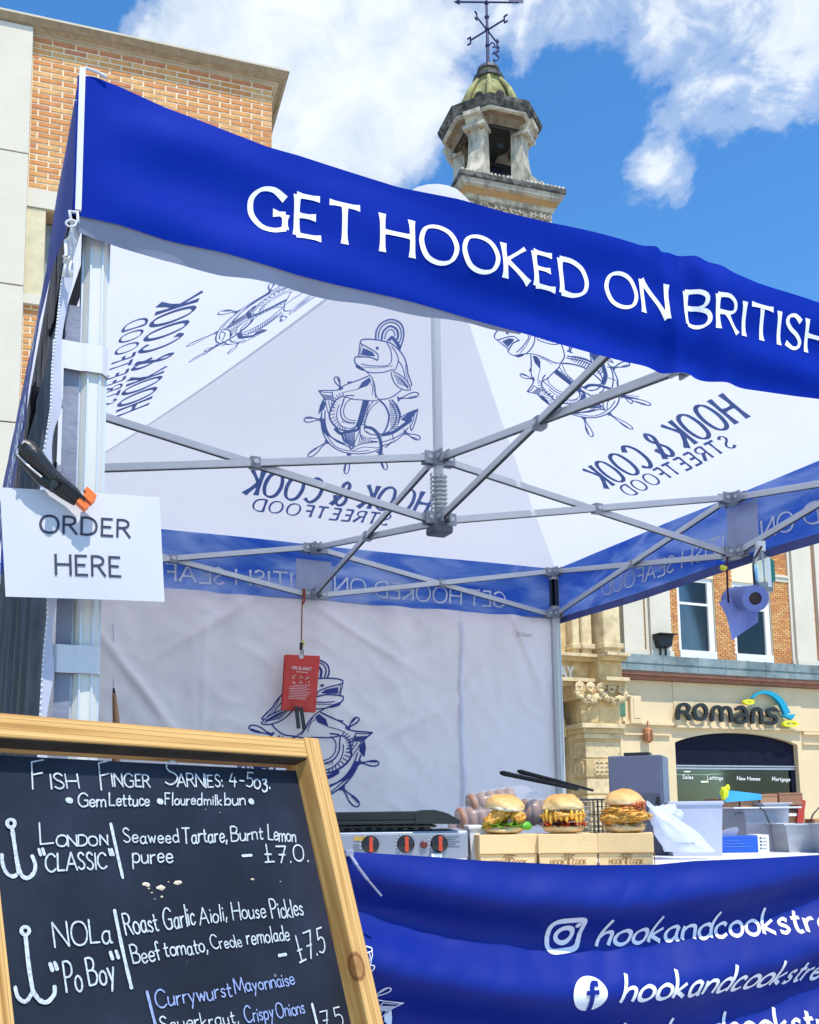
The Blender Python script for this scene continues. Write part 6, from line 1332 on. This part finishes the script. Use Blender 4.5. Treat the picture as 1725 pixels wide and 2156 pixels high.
def burger(L0, h, w, dep_, kind, label, r=.044):
    o = L0.P(w*.5, dep_*.45, h); t_ = thing('burger', o, label, 'burger', 'burgers on kraft boxes'); L = LB_(o, 0)
    mtx = lambda a, tl=0: Matrix(((RT.x, FW.x, 0), (RT.y, FW.y, 0), (0, 0, 1))) @ Matrix.Rotation(a, 3, 'Z') @ Matrix.Rotation(tl, 3, 'Y')
    bun('bun_base', t_, L.P(0, 0, .0105), r*.98, .022, 1, seed=kind, top=False)
    if kind == 1:
        wavy(L, .021, r*1.12, .0035, LETT, 'lettuce', t_, 2); wavy(L, .024, r*1.0, .004, LETT, 'lettuce', t_, 5)
        q = MB(); q.blob(L.P(.048, -.02, .018), (.014, .008, .009), 2, .5, 2, 4); q.build('lettuce_leaf', mat('bright_spinach', (.10, .42, .03), .4), t_, True)
        for x, y, z, a, tl, ln in [(-.020, -.022, .036, .15, -.62, .030), (.004, -.012, .047, .1, -.30, .026), (.030, -.024, .037, .3, .35, .016), (-.002, .015, .038, 1.2, 0, .03)]:
            q = MB(); q.blob(L.P(x, y, z), (ln, .0135, .0145), 4, .30, 2.6, x*300, mtx(a, tl)); q.build('fish_finger', CRISP, t_, True)
        q = MB(); q.blob(L.P(.004, -.03, .053), (.033, .012, .0035), 3, .5, 3, 3, mtx(.1, .12)); q.build('sauce', MAYO, t_, True)
        bun('bun_top', t_, L.P(.003, .003, .057), r*.98, .030, 1, .12, seed=11)
    elif kind == 2:
        wavy(L, .019, r*1.05, .002, MAYO, 'sauce', t_, 4); wavy(L, .023, r*1.02, .0015, TOM, 'tomato', t_, 7, .004); wavy(L, .022, r*1.1, .003, TOM, 'tomato', t_, 1)
        q = MB(); q.blob(L.P(0, 0, .038), (r*1.08, r*1.0, .013), 4, .22, 3, 3); q.build('fried_fillet', CRISP, t_, True)
        q = MB()
        for i in range(10):
            a = math.pi*1.5+(i-5)*.26; q.blob(L.P(r*1.02*math.cos(a), r*.98*math.sin(a), .036+.004*math.sin(i*2.3)), (.0045, .003, .012+.003*math.sin(i)), 2, .3, 2, i)
        q.build('melted_cheese', CHEESE, t_, True); wavy(L, .050, r*1.0, .003, MAYO, 'sauce', t_, 9); bun('bun_top', t_, L.P(0, 0, .056), r*1.02, .030, 1, -.02, seed=21)
    else:
        wavy(L, .019, r*1.06, .003, MAYO, 'lettuce', t_, 4); 
        for i, (x, y, z, sx, sz) in enumerate([(-.004, -.004, .032, r*1.14, .015), (.008, -.012, .036, r*1.0, .014)]):
            q = MB(); q.blob(L.P(x, y, z), (sx, r*1.0, sz), 4, .30, 3.2, 5+i); q.build('fried_fillet', CRISP, t_, True)
        q = MB(); q.blob(L.P(-.004, -.004, .048), (r*1.0, r*.98, .011), 4, .3, 2.6, 9); q.build('fried_fillet', CRISP, t_, True)
        q = MB(); q.blob(L.P(.010, -.018, .056), (.032, .026, .010), 4, .3, 4, 2, mtx(0, -.2)); q.build('sauce', SAUCE, t_, True)
        q = MB()
        for i in range(12): q.blob(L.P(-.01+.004*i, -.042+.002*math.sin(i*1.7), .051+.006*math.sin(i*2.1)+i*.0006), (.0018, .002, .006), 2, .4, 2, i)
        q.build('pulled_meat', SAUCE, t_, True); bun('bun_top', t_, L.P(.002, .004, .063), r*1.02, .031, 1, .06, seed=31)
specs = [(1005, 2.16, .10, 'left kraft burger box beside the griddle with a fish finger burger', 1, 'fish finger burger with green lettuce on the left kraft box'),
         (1127, 2.16, .0, 'middle kraft burger box between two others with a cheese burger', 2, 'fried fillet burger with tomato and yellow cheese, middle of three'),
         (1250, 2.16, -.24, 'right kraft burger box turned to show its side', 3, 'stacked crispy burger with red-brown sauce on the right kraft box')]
for px, d, ang, l1, kind, l2 in specs:
    o_, L_b, h_, w_, d_ = takeaway(px, d, ang if kind != 3 else -.22, l1, w=.1225 if kind < 3 else .112)
    burger(L_b, h_, w_, d_, kind, l2)

# ---- packs of rolls behind
def bagmat():
    m = bpy.data.materials.new('clear_wrap'); m.use_nodes = True; t = m.node_tree; b = bsdf(m); b.inputs['Roughness'].default_value = .22; b.inputs['Alpha'].default_value = .14; b.inputs['Base Color'].default_value = (.85, .85, .95, 1); return m
WRAP = bagmat(); ROLL = mat('brown_roll', (.26, .14, .09), .6, var=.25, vscale=30); ROLL2 = mat('pale_brown_roll', (.33, .23, .19), .6, var=.2, vscale=30)
packs = [(1052, 1700-10, 2.62, .15, 5, 'topmost wrapped pack of brown rolls behind the left burger'), (1030, 1722, 2.60, .10, 6, 'wrapped pack of brown rolls under the topmost pack, behind the left burger'), (1015, 1748, 2.62, .0, 6, 'lowest pale wrapped pack of rolls next to the griddle'), (1160, 1712, 2.66, -.05, 5, 'wrapped pack of brown rolls between the left and middle burgers')]
for i, (px, py, d, tl, n_, lb) in enumerate(packs):
    c = dep(px, py, d); t_ = thing('bread_pack', c, lb, 'bread', 'wrapped packs of rolls'); dx = (RT*math.cos(tl)+UP*math.sin(tl)+FW*.25).normalized()
    for j in range(n_):
        p = c+dx*(-.075+.026*j); q = MB(); q.lathe(p-dx*.012, [(.020, 0), (.033, .003), (.036, .011), (.033, .020), (.020, .024)], 16, ax=dx); q.build('roll', ROLL2 if i == 2 else ROLL, t_, True)
    q = MB(); q.tube([c+dx*x for x in [-.105+.03*k for k in range(8)]], [.012, .036, .039, .0375, .039, .038, .036, .014], 16); q.build('wrapper', WRAP, t_, True)
SH = thing('black_tray', tpos(1120, 2.60), 'low black tray on the table behind the left and middle burgers', 'tray')
L = LB_(tpos(1100, 2.50)); L.box(0, 0, 0, .25, .2, .058, .005).build('tray_body', mat('black_tray_plastic', (.03, .035, .05), .4), SH)
# ---- two fryer baskets with long black handles
BSK = mat('dark_wire', (.06, .06, .065), .35, .7)
for i, (p0, p1, px, d, lb) in enumerate([((1055, 1627), (1216, 1662), 1232, 2.75, 'fryer basket with its lower long black handle, behind the middle burger'), ((1092, 1624), (1248, 1664), 1262, 2.95, 'fryer basket with its upper long black handle, nearer the grey fryer')]):
    a, b_ = dep(*p0, d-.45), dep(*p1, d); t_ = thing('fryer_basket', b_, lb, 'fryer basket', 'fryer baskets with black handles')
    q = MB(); dd = b_-a; q.tube([a, a+dd*.03, a+dd*.12, a+dd*.5, b_], [.004, .0065, .006, .0055, .004], 8); q.build('handle', mat('black_grip', (.006, .006, .008), .6, spec=.15, bump=.5, bscale=120), t_, True)
    L = LB_(tpos(px-28, d, b_.z-.16)); q = L.mb
    for x in [k*.012 for k in range(10)]:
        for y in (0, .11): q.tube([L.P(x, y, 0), L.P(x, y, .13)], .0012, 4)
    for z in [k*.014 for k in range(10)]:
        q.tube([L.P(0, 0, z), L.P(.11, 0, z), L.P(.11, .11, z), L.P(0, .11, z)], .0012, 4, closed=True)
    q.tube([L.P(0, 0, .132), L.P(.11, 0, .132), L.P(.11, .11, .132), L.P(0, .11, .132)], .003, 6, closed=True); tag(L.build('wire_mesh', BSK, t_), kind='stuff')
# ---- grey fryer hood
d = 2.62; C0 = tpos(1388, d); FR = thing('fryer', C0, 'tall slate grey fryer cabinet behind the right burger', 'fryer')
FG1 = mat('slate_grey_metal', (.12, .13, .20), .5, var=.08, vscale=5); FG2 = mat('slate_blue_metal', (.13, .17, .25), .5, var=.08, vscale=5)
hh = 1+(1713-1597)*d/2101.6-TZ; a1 = R(-22); wf = 103*d/2101.6/math.cos(a1); L = LB_(C0, a1); 
ws = .12
L.box(-wf, 0, 0, 0, ws*1.0, hh, .003).build('cabinet', FG1, FR)
L.box(-wf+.002, -.003, 0, -.006, -.0002, hh*.62, .001); L.build('front_door', mat('dark_slate_door', (.08, .085, .13), .5), FR)
L.box(-wf*.7, -.0, hh+.0, -.03, .05, hh+.008, .002); L.build('top_vent', BLK, FR); L.box(-.09, -.006, hh*.40, -.083, -.0032, hh*.56); L.build('handle', BLK, FR); L.box(-.016, -.006, hh*.30, -.008, -.0032, hh*.58); L.build('handle', BLK, FR)
L.box(.0005, .002, 0, .0025, ws-.002, hh-.004); L.build('side_panel', FG2, FR)
# ---- white tub, bag
WCL = mat('milky_plastic', (.62, .66, .80), .35, var=.06, vscale=10, trans=.3)
d = 2.55; C0 = tpos(1400, d); TU = thing('storage_tub', C0, 'milky white storage tub behind the tied plastic bag', 'tub'); L = LB_(C0, -.1); zt1 = 1+(1713-1700)*d/2101.6-TZ
L.taper(0, 0, 0, 108*d/2101.6, .16, zt1, .006).build('body', WCL, TU); L.box(-.003, -.004, zt1-.004, 108*d/2101.6+.003, .165, zt1+.006, .002).build('rim', WCL, TU)
d = 2.36; C0 = tpos(1425, d); PB = thing('plastic_bag', C0, 'thin white tied plastic bag slumped right of the right burger', 'bag')
BAGM = mat('thin_white_film', (.80, .85, .95), .3, var=.05, vscale=8, bump=.5, bscale=26, trans=.45, alpha=.88); s_ = d/2101.6
cols = [(1372, 1797, 1795), (1380, 1762, 1797), (1392, 1722, 1797)]
def bagp(u, v):
    # outline from the neck down: left, right edges by height
    tab = [(0.0, 1361, 1367, 1691), (.06, 1368, 1377, 1700), (.14, 1372, 1396, 1707), (.3, 1374, 1428, 1722), (.5, 1377, 1455, 1742), (.75, 1385, 1483, 1768), (1.0, 1398, 1504, 1793)]
    for i in range(len(tab)-1):
        if v <= tab[i+1][0]: f_ = (v-tab[i][0])/(tab[i+1][0]-tab[i][0]); l_, r_, y_ = (lerp(tab[i][k], tab[i+1][k], f_) for k in (1, 2, 3)); break
    a = u*2*math.pi; cx, hw = (l_+r_)/2, (r_-l_)/2; w_ = 1+.12*nz3(math.cos(a)*2, math.sin(a)*2, v*4)*min(1, v*4)+.05*math.sin(a*7+v*9)*v
    p = dep(cx+hw*w_*math.cos(a), y_-(6*math.sin(a) if v < .8 else 0), d); return p+FW*hw*s_*.8*w_*math.sin(a)
q = MB(); q.grid(bagp, 48, 30); q.build('bag', BAGM, PB, True)
q = MB(); cc = dep(1418, 1707, d+.01); q.blob(cc+FW*.03-UP*.012-RT*.01, (.044, .03, .026), 4, .35, 2.2, 6); q.build('bulge', BAGM, PB, True)
# ---- blue glove box and red tub
d = 2.72; C0 = tpos(1482, d); s_ = d/2101.6; L = LB_(C0, -.03); BX = thing('glove_box', C0, 'flat royal blue carton with a white end lying on the table', 'box')
L.box(0, 0, 0, 97*s_, .09, 34*s_, .001).build('carton', mat('blue_carton', (.01, .09, .50), .45, var=.1), BX)
L.box(97*s_, -.001, -.002, 120*s_, .09, 36*s_, .001).build('white_end', mat('white_carton', (.74, .75, .76), .5), BX)
for i in range(4): L.box(101*s_, -.0022, (7+i*7)*s_, 105*s_, -.0012, (10+i*7)*s_); L.box(107*s_, -.0022, (8+i*7)*s_, 115*s_, -.0012, (8.8+i*7)*s_)
L.build('printed_marks', mat('navy_marks', (.02, .03, .10), .6), BX)
for i in range(3): L.box((10+i*4)*s_, -.0012, (24-i*6)*s_, (60+i*9)*s_, -.0005, (25-i*6)*s_)
L.build('printed_lines', mat('pale_blue_marks', (.10, .25, .70), .6), BX)
d = 2.80; C0 = tpos(1470, d); s_ = d/2101.6; RTB = thing('red_tub', C0, 'small red plastic tub left of the blue carton', 'tub'); L = LB_(C0); L.taper(0, 0, 0, 50*s_, .08, 37*s_, .006).build('body', mat('red_plastic', (.50, .04, .03), .4), RTB); L.box(-.003, -.003, 36*s_, 50*s_+.003, .083, 40*s_, .001).build('rim', mat('red_plastic', (.50, .04, .03), .4), RTB)
# ---- stainless containers
def gn(px, d, w, dp, h, ang, lb, m=STEEL, grp='stainless steel pans'):
    C0 = tpos(px, d); t_ = thing('steel_pan', C0, lb, 'steel pan', grp); L = LB_(C0, ang); s_ = d/2101.6; w, h = w*s_, h*s_
    L.taper(0, 0, 0, w, dp, h, .010); L.taper(.002, .002, .004, w-.002, dp-.002, h, .010); L.build('pan_body', m, t_, False)
    L.box(-.008, -.008, h-.001, w+.008, .002, h+.004, .0015); L.box(-.008, dp-.002, h-.001, w+.008, dp+.008, h+.004, .0015); L.box(-.008, .002, h-.001, .002, dp-.002, h+.004); L.box(w-.002, .002, h-.001, w+.008, dp-.002, h+.004); L.build('rim', m, t_)
    return t_, L, w, h
STM = mat('matt_steel', (.40, .42, .50), .45, .6, var=.1, vscale=4)
t1, L, w_, h_ = gn(1556, 2.85, 72, .20, 82, .02, 'tall brushed steel bin with a flat lid behind the blue carton', STM)
L.box(-.035, -.015, h_+.005, w_+.06, .21, h_+.010, .001).build('flat_lid', WPL, t1)
gn(1640, 2.68, 64, .14, 56, 0, 'short square steel pan right of the blue carton')
gn(1716, 2.60, 66, .14, 58, 0, 'steel pan cut off by the right edge of the picture')
gn(1598, 2.95, 52, .12, 92, 0, 'tall narrow steel pan between bin and short pan', STM)
t_ = thing('tongs', tpos(1640, 2.75), 'thin dark wire tongs standing in the steel pans', 'tongs'); q = MB(); q.tube([dep(1632, 1790, 2.75), dep(1625, 1745, 2.75), dep(1610, 1708, 2.75), dep(1600, 1700, 2.75)], .0022, 6); q.tube([dep(1700, 1745, 2.75), dep(1712, 1715, 2.75), dep(1725, 1700, 2.75)], .0022, 6); q.build('wire', BSK, t_, True)
# knife on the bin edge
t_ = thing('knife', dep(1540, 1750, 2.7), 'thin grey spatula blade lying left of the steel bin', 'spatula'); q = MB(); q.prism([dep(1503, 1757, 2.7), dep(1545, 1743, 2.7), dep(1553, 1742, 2.7), dep(1556, 1747, 2.7), dep(1548, 1765, 2.7), dep(1530, 1762, 2.7)], FW*.03); q.build('blade', STM, t_)
# ---- brown cardboard boxes in a row on top, red crate end
KB = [mat('brown_carton_%s' % n_, c, .85, var=.1, vscale=9, bump=.1, bscale=120) for n_, c in (('dark', (.30, .15, .085)), ('mid', (.36, .19, .10)), ('tan', (.40, .22, .12)))]
d = 3.02; s_ = d/2101.6; sup = MB()
row = [(1508, 1548, 1690, 'leftmost brown carton of the row above the steel bin'), (1549, 1589, 1687, 'second brown carton of the row, under the blue packet'), (1590, 1629, 1683, 'third brown carton of the row, second from the red crate end'), (1630, 1682, 1680, 'rightmost brown carton of the row by the red crate end')]
for i, (x0, x1, yt, lb) in enumerate(row):
    zt = 1+(1713-yt)*s_; zb = 1+(1713-(yt+26))*s_; C0 = tpos(x0, d, zb); t_ = thing('carton', C0, lb, 'carton', 'brown cartons stacked in a row'); L = LB_(C0, .06)
    w_ = (x1-x0)*s_-.002; L.box(0, 0, 0, w_, .14, zt-zb, .002).build('carton_body', KB[i % 3], t_); L.box(0.002, -.0012, (zt-zb)*.86, w_-.002, -.0005, (zt-zb)*.89); L.build('flap_line', KB[0], t_)
C0 = tpos(1512, d+.02); t_ = thing('carton', C0, 'tall brown carton standing under the leftmost of the row', 'carton'); L = LB_(C0, .06); hz = 1+(1713-1717)*s_-TZ; L.box(0, 0, 0, 70*s_, .12, hz, .002).build('carton_body', KB[2], t_)
ink = Ink(lambda u, v: L.P(u, -.0005, v), tuple(-L.y), .0008, .005)
for i in range(9): ink.ribbon([(.012+i*.0075, .046), (.014+i*.0075, .064)], .001, 'plain')
ink.build('printed_marks', CARDD, t_)
C0 = tpos(1600, d+.02); t_ = thing('carton', C0, 'wide brown carton standing under the right of the row', 'carton'); L = LB_(C0, .06); L.box(0, 0, 0, 84*s_, .12, hz, .002).build('carton_body', KB[2], t_); L.box(0, -.01, hz-.016, 76*s_, .0, hz-.008).build('white_strip', WHV, t_)
C0 = tpos(1688, d-.03); t_ = thing('red_crate', C0, 'red plastic crate end leaning beside the rightmost brown carton', 'crate'); L = LB_(C0, .05); q = L.mb; a, b_, c_, e_ = dep(1684, 1682, d-.03), dep(1697, 1686, d-.03), dep(1690, 1740, d-.03), dep(1677, 1745, d-.03); q.prism([a, b_, c_, e_], FW*.1); L.build('crate_end', mat('red_plastic', (.50, .04, .03), .4), t_)
C0 = tpos(1700, d); t_ = thing('carton', C0, 'brown carton behind the steel pan at the right edge', 'carton'); L = LB_(C0); L.box(0, 0, 0, .2, .12, 1+(1713-1735)*s_-TZ, .002).build('carton_body', KB[1], t_)
q0 = tpos(1521, 2.98, 1+(1713-1686)*2.98/2101.6); t_ = thing('packet', q0, 'sky blue packet with a yellow end on top of the brown cartons', 'packet'); P_ = lambda x, y: dep(x, y, 2.98)
q = MB(); q.prism([P_(1526, 1689), P_(1528, 1663), P_(1604, 1672), P_(1604, 1684)], FW*.06); q.build('packet_body', mat('sky_blue_film', (.05, .42, .80), .35, var=.15, vscale=20), t_)
q = MB(); q.blob(P_(1524, 1670)-FW*.004, (.012, .012, .019), 3, .4, 3, 3); q.blob(P_(1531, 1660)-FW*.004, (.007, .007, .010), 3, .4, 3, 5); q.build('yellow_bow', mat('lime_yellow', (.72, .80, .02), .5), t_, True)
t_ = thing('cloth', P_(1580, 1712), 'small crumpled blue and yellow packet on the steel bin lid', 'packet'); q = MB(); q.grid(lambda u, v: dep(lerp(1545, 1628, u), 1716-5*math.sin(u*math.pi)-3*nz3(u*6, v*3, 2)-4*v, 2.84+.08*v), 24, 6); q.build('film', mat('pale_blue_film', (.35, .60, .82), .35, var=.2, vscale=20, trans=.3), t_, True)
q = MB(); q.box(dep(1605, 1712, 2.84)-V((.01, .01, .002)), dep(1630, 1708, 2.84)+V((.01, .01, .004))); q.build('yellow_strip', mat('lime_yellow', (.72, .80, .02), .5), t_)

# ================================================================ hanging things
def cordm(n_, c): return mat(n_, c, .8, var=.2, vscale=80)
# fire blanket
hk0 = V((1.44, 2.935, 0)); top = onY(637, 1240, 2.93); bt_ = onY(634, 1378, 2.93)
FBK = thing('fire_blanket', bt_, 'red fire blanket pouch hanging on a cord from the rear truss', 'fire blanket')
q = MB(); q.tube([top, top-UP*.01+RT*.004, top.lerp(bt_, .3), top.lerp(bt_, .8)], .0035, 6); q.tube([top+RT*.01, top+RT*.012-UP*.06, top.lerp(bt_, .25)], .005, 6); q.build('bungee_cord', cordm('brown_cord', (.30, .07, .03)), FBK, True)
q = MB(); q.tube([top.lerp(bt_, .78)+RT*.004, top.lerp(bt_, .84)+RT*.016, top.lerp(bt_, .88)+RT*.004], .005, 6); q.build('yellow_loop', mat('yellow_cord', (.75, .70, .05), .6), FBK, True)
q = MB(); q.tube([top.lerp(bt_, .82), top.lerp(bt_, .93)], .009, 8); q.build('cord_lock', BLK, FBK); q = MB(); q.tube([top.lerp(bt_, .93), bt_-UP*.02], .003, 6); q.tube([top.lerp(bt_, .93)+RT*.012, bt_-UP*.02+RT*.008], .003, 6); q.build('hook', BLK, FBK)
YB = 2.92
co = [onY(x, y, YB) for x, y in ((601, 1378), (674, 1381), (665, 1500), (594, 1494))]
def fbp(u, v): p = co[0].lerp(co[1], u).lerp(co[3].lerp(co[2], u), v); return p+V((0, -.010*math.sin(u*math.pi)*math.sin(v*math.pi)**.5-.004*nz3(u*4, v*5, 1)-.003*math.sin(u*9+v*3)*v, 0))
q = MB(); q.grid(fbp, 24, 36); n_ = len(q.v); q.add([v+V((0, .02, 0)) for v in q.v[:n_]], [tuple(reversed(f_)) for f_ in q.f]); q.build('pouch', mat('red_pvc', (.62, .035, .025), .38, var=.1, vscale=8, bump=.2, bscale=20), FBK, True)
ink = Ink(fbp, (0, -1, 0), .003, .03)
ink.word('FIRE BLANKET', (.20, .265), (.77, .275), (.20, .215), .24, 'plain', gap=.25); ink.ribbon([(.32, .31), (.65, .313)], .006, 'round')
rr = random.Random(8)
for rrow in range(2):
    for cc_ in range(3):
        for k in range(5): x, y = .30+cc_*.18+rr.uniform(-.05, .05), .40+rrow*.10+rr.uniform(-.03, .03); ink.ribbon([(x, y), (x+rr.uniform(-.05, .05), y+rr.uniform(-.02, .02))], .005, 'round')
for i in range(9): x0 = .14+rr.uniform(0, .06)+(.12 if i == 0 else 0); ink.ribbon([(x0, .55+i*.030), (rr.uniform(.62, .86), .55+i*.030)], .0045, 'plain')
ink.build('printed_instructions', mat('pink_white_print', (.82, .62, .62), .6), FBK)
q = MB(); q.lathe(fbp(.45, .03)+V((0, -.002, 0)), [(.012, 0), (.012, .003)], 14, ax=V((0, -1, 0))); q.build('eyelet', WTRIM, FBK)
q = MB()
for x0, y0, x1, y1 in ((624, 1487, 629, 1534), (634, 1489, 641, 1537)): q.bar(onY(x0, y0, YB-.02), onY(x1, y1, YB-.025), .020, .003, up=V((0, -1, 0)))
q.build('pull_tab', BLK, FBK)
# spray bottle and blue paper roll on the right
d = 3.35; s_ = d/2101.6; c = dep(1606, 1210, d)
SPB = thing('spray_bottle', c, 'clear plastic trigger bottle hanging from the right truss', 'bottle')
CLR = glassmat('clear_plastic', (.80, .88, .92), .08, a=.25)
q = MB(); q.lathe(c-UP*38*s_, [(20*s_, 0), (23*s_, 4*s_), (23*s_, 60*s_), (20*s_, 72*s_), (9*s_, 84*s_), (8*s_, 92*s_)], 20, sy=.7); q.build('bottle', CLR, SPB, 40)
q = MB(); q.lathe(c-UP*36*s_, [(18*s_, 0), (21*s_, 4*s_), (21*s_, 17*s_)], 18, sy=.7); q.build('liquid', mat('pale_liquid', (.45, .56, .64), .2, alpha=.6), SPB)
q = MB(); q.lathe(c+UP*50*s_, [(9*s_, 0), (9*s_, 12*s_), (7*s_, 14*s_)], 14); q.bar(c+UP*66*s_-RT*10*s_, c+UP*66*s_+RT*8*s_, 10*s_, 12*s_); q.bar(c+UP*58*s_-RT*8*s_, c+UP*40*s_-RT*15*s_, 3*s_, 4*s_); q.build('trigger_head', mat('white_nozzle', (.74, .76, .80), .4), SPB)
q = MB(); q.prism([c+RT*x*s_+UP*z*s_-FW*.025 for x, z in ((4, -30), (12, -30), (12, 34), (4, 34))], FW*.001); q.build('white_label', WHV, SPB); q = MB(); q.prism([c+RT*x*s_+UP*z*s_-FW*.018 for x, z in ((13, -20), (22, -16), (22, 26), (13, 34))], FW*.003); q.build('green_label', mat('green_label', (.02, .22, .17), .5), SPB)
q = MB(); q.tube([c+UP*58*s_, c+UP*30*s_+RT*3*s_, c-UP*34*s_+RT*4*s_], .003, 6); q.build('dip_tube', WHV, SPB)
ra, rb_ = dep(1530, 1268, 3.42), dep(1583, 1262, 3.30); ax_ = (rb_-ra).normalized()
ra, rb_ = dep(1545, 1262, 3.55), dep(1591, 1260, 3.28); ax_ = (rb_-ra).normalized()
PR = thing('paper_roll', (ra+rb_)/2, 'blue centrefeed paper roll hanging on a bungee with its end draping down', 'paper roll')
BP = mat('blue_tissue', (.24, .30, .66), .9, var=.08, vscale=14, bump=.2, bscale=60, trans=.25); rad = 28*3.28/2101.6
q = MB(); Ln = (rb_-ra).length; q.lathe(ra, [(.016, 0), (rad, 0), (rad, Ln), (.020, Ln)], 30, ax=ax_); 
prof_n = 4
roll = MB(); dirv, sa, sb_ = frame_of(ax_); n_ = 32; vs = []
for r_, h_ in ((.021, 0), (rad, 0), (rad, Ln), (.021, Ln)):
    for j in range(n_): a = 2*math.pi*j/n_; vs.append(ra+ax_*h_+sa*r_*math.cos(a)+sb_*r_*math.sin(a))
roll.add(vs, [(i*n_+j, i*n_+(j+1) % n_, ((i+1) % 4)*n_+(j+1) % n_, ((i+1) % 4)*n_+j) for i in range(4) for j in range(n_)]); roll.build('roll', BP, PR, 60)
q = MB(); q.lathe(ra+ax_*.004, [(.0205, 0), (.0205, Ln-.012)], 20, ax=ax_); q.build('core', mat('dark_core', (.05, .035, .03), .9), PR)
sheet = [dep(x, y, 3.42) for x, y in ((1513, 1268), (1590, 1236), (1588, 1314), (1535, 1352))]
q = MB(); q.grid(lambda u, v: sheet[0].lerp(sheet[1], u).lerp(sheet[3].lerp(sheet[2], u), v)-FW*(.03*math.sin(min(1, v*2)*1.5)+.01*math.sin(u*5+v*3)), 16, 20); q.build('hanging_sheet', BP, PR, True)
q = MB(); q.tube([dep(1532, 1172, 3.38), dep(1531, 1200, 3.38), dep(1532, 1240, 3.38), dep(1534, 1268, 3.40)], .0035, 6); q.tube([dep(1592, 1172, 3.34), dep(1604, 1150, 3.34)], .004, 6); q.build('bungee_cord', cordm('dark_red_cord', (.06, .01, .03)), PR, True)
q = MB(); q.blob(dep(1523, 1196, 3.36), (.014, .010, .010), 2, .4, 2, 1); q.build('yellow_clip', mat('yellow_cord', (.75, .70, .05), .6), PR, True)
# wooden handle seen over the chalkboard
a, b_ = onY(240, 1452, 2.6), onY(246, 1530, 2.6); t_ = thing('wooden_handle', b_, 'tapered brown wooden handle with a black tip sticking up behind the chalkboard', 'tool handle')
q = MB(); q.tube([b_-UP*.6, b_, a.lerp(b_, .15), a.lerp(b_, .1)], [.02, .017, .009, .007], 12); q.build('handle', mat('brown_wood_handle', (.45, .24, .12), .5, var=.15, vscale=20, stretch=(1, 1, .1)), t_, True); q = MB(); q.tube([a.lerp(b_, .13), a.lerp(b_, -.05)], [.0075, .004], 10); q.build('ferrule', BLK, t_); q = MB(); q.tube([a.lerp(b_, -.05), a.lerp(b_, -.18), a.lerp(b_, -.3)+RT*.004], .0025, 6); q.build('loop', WTRIM, t_)
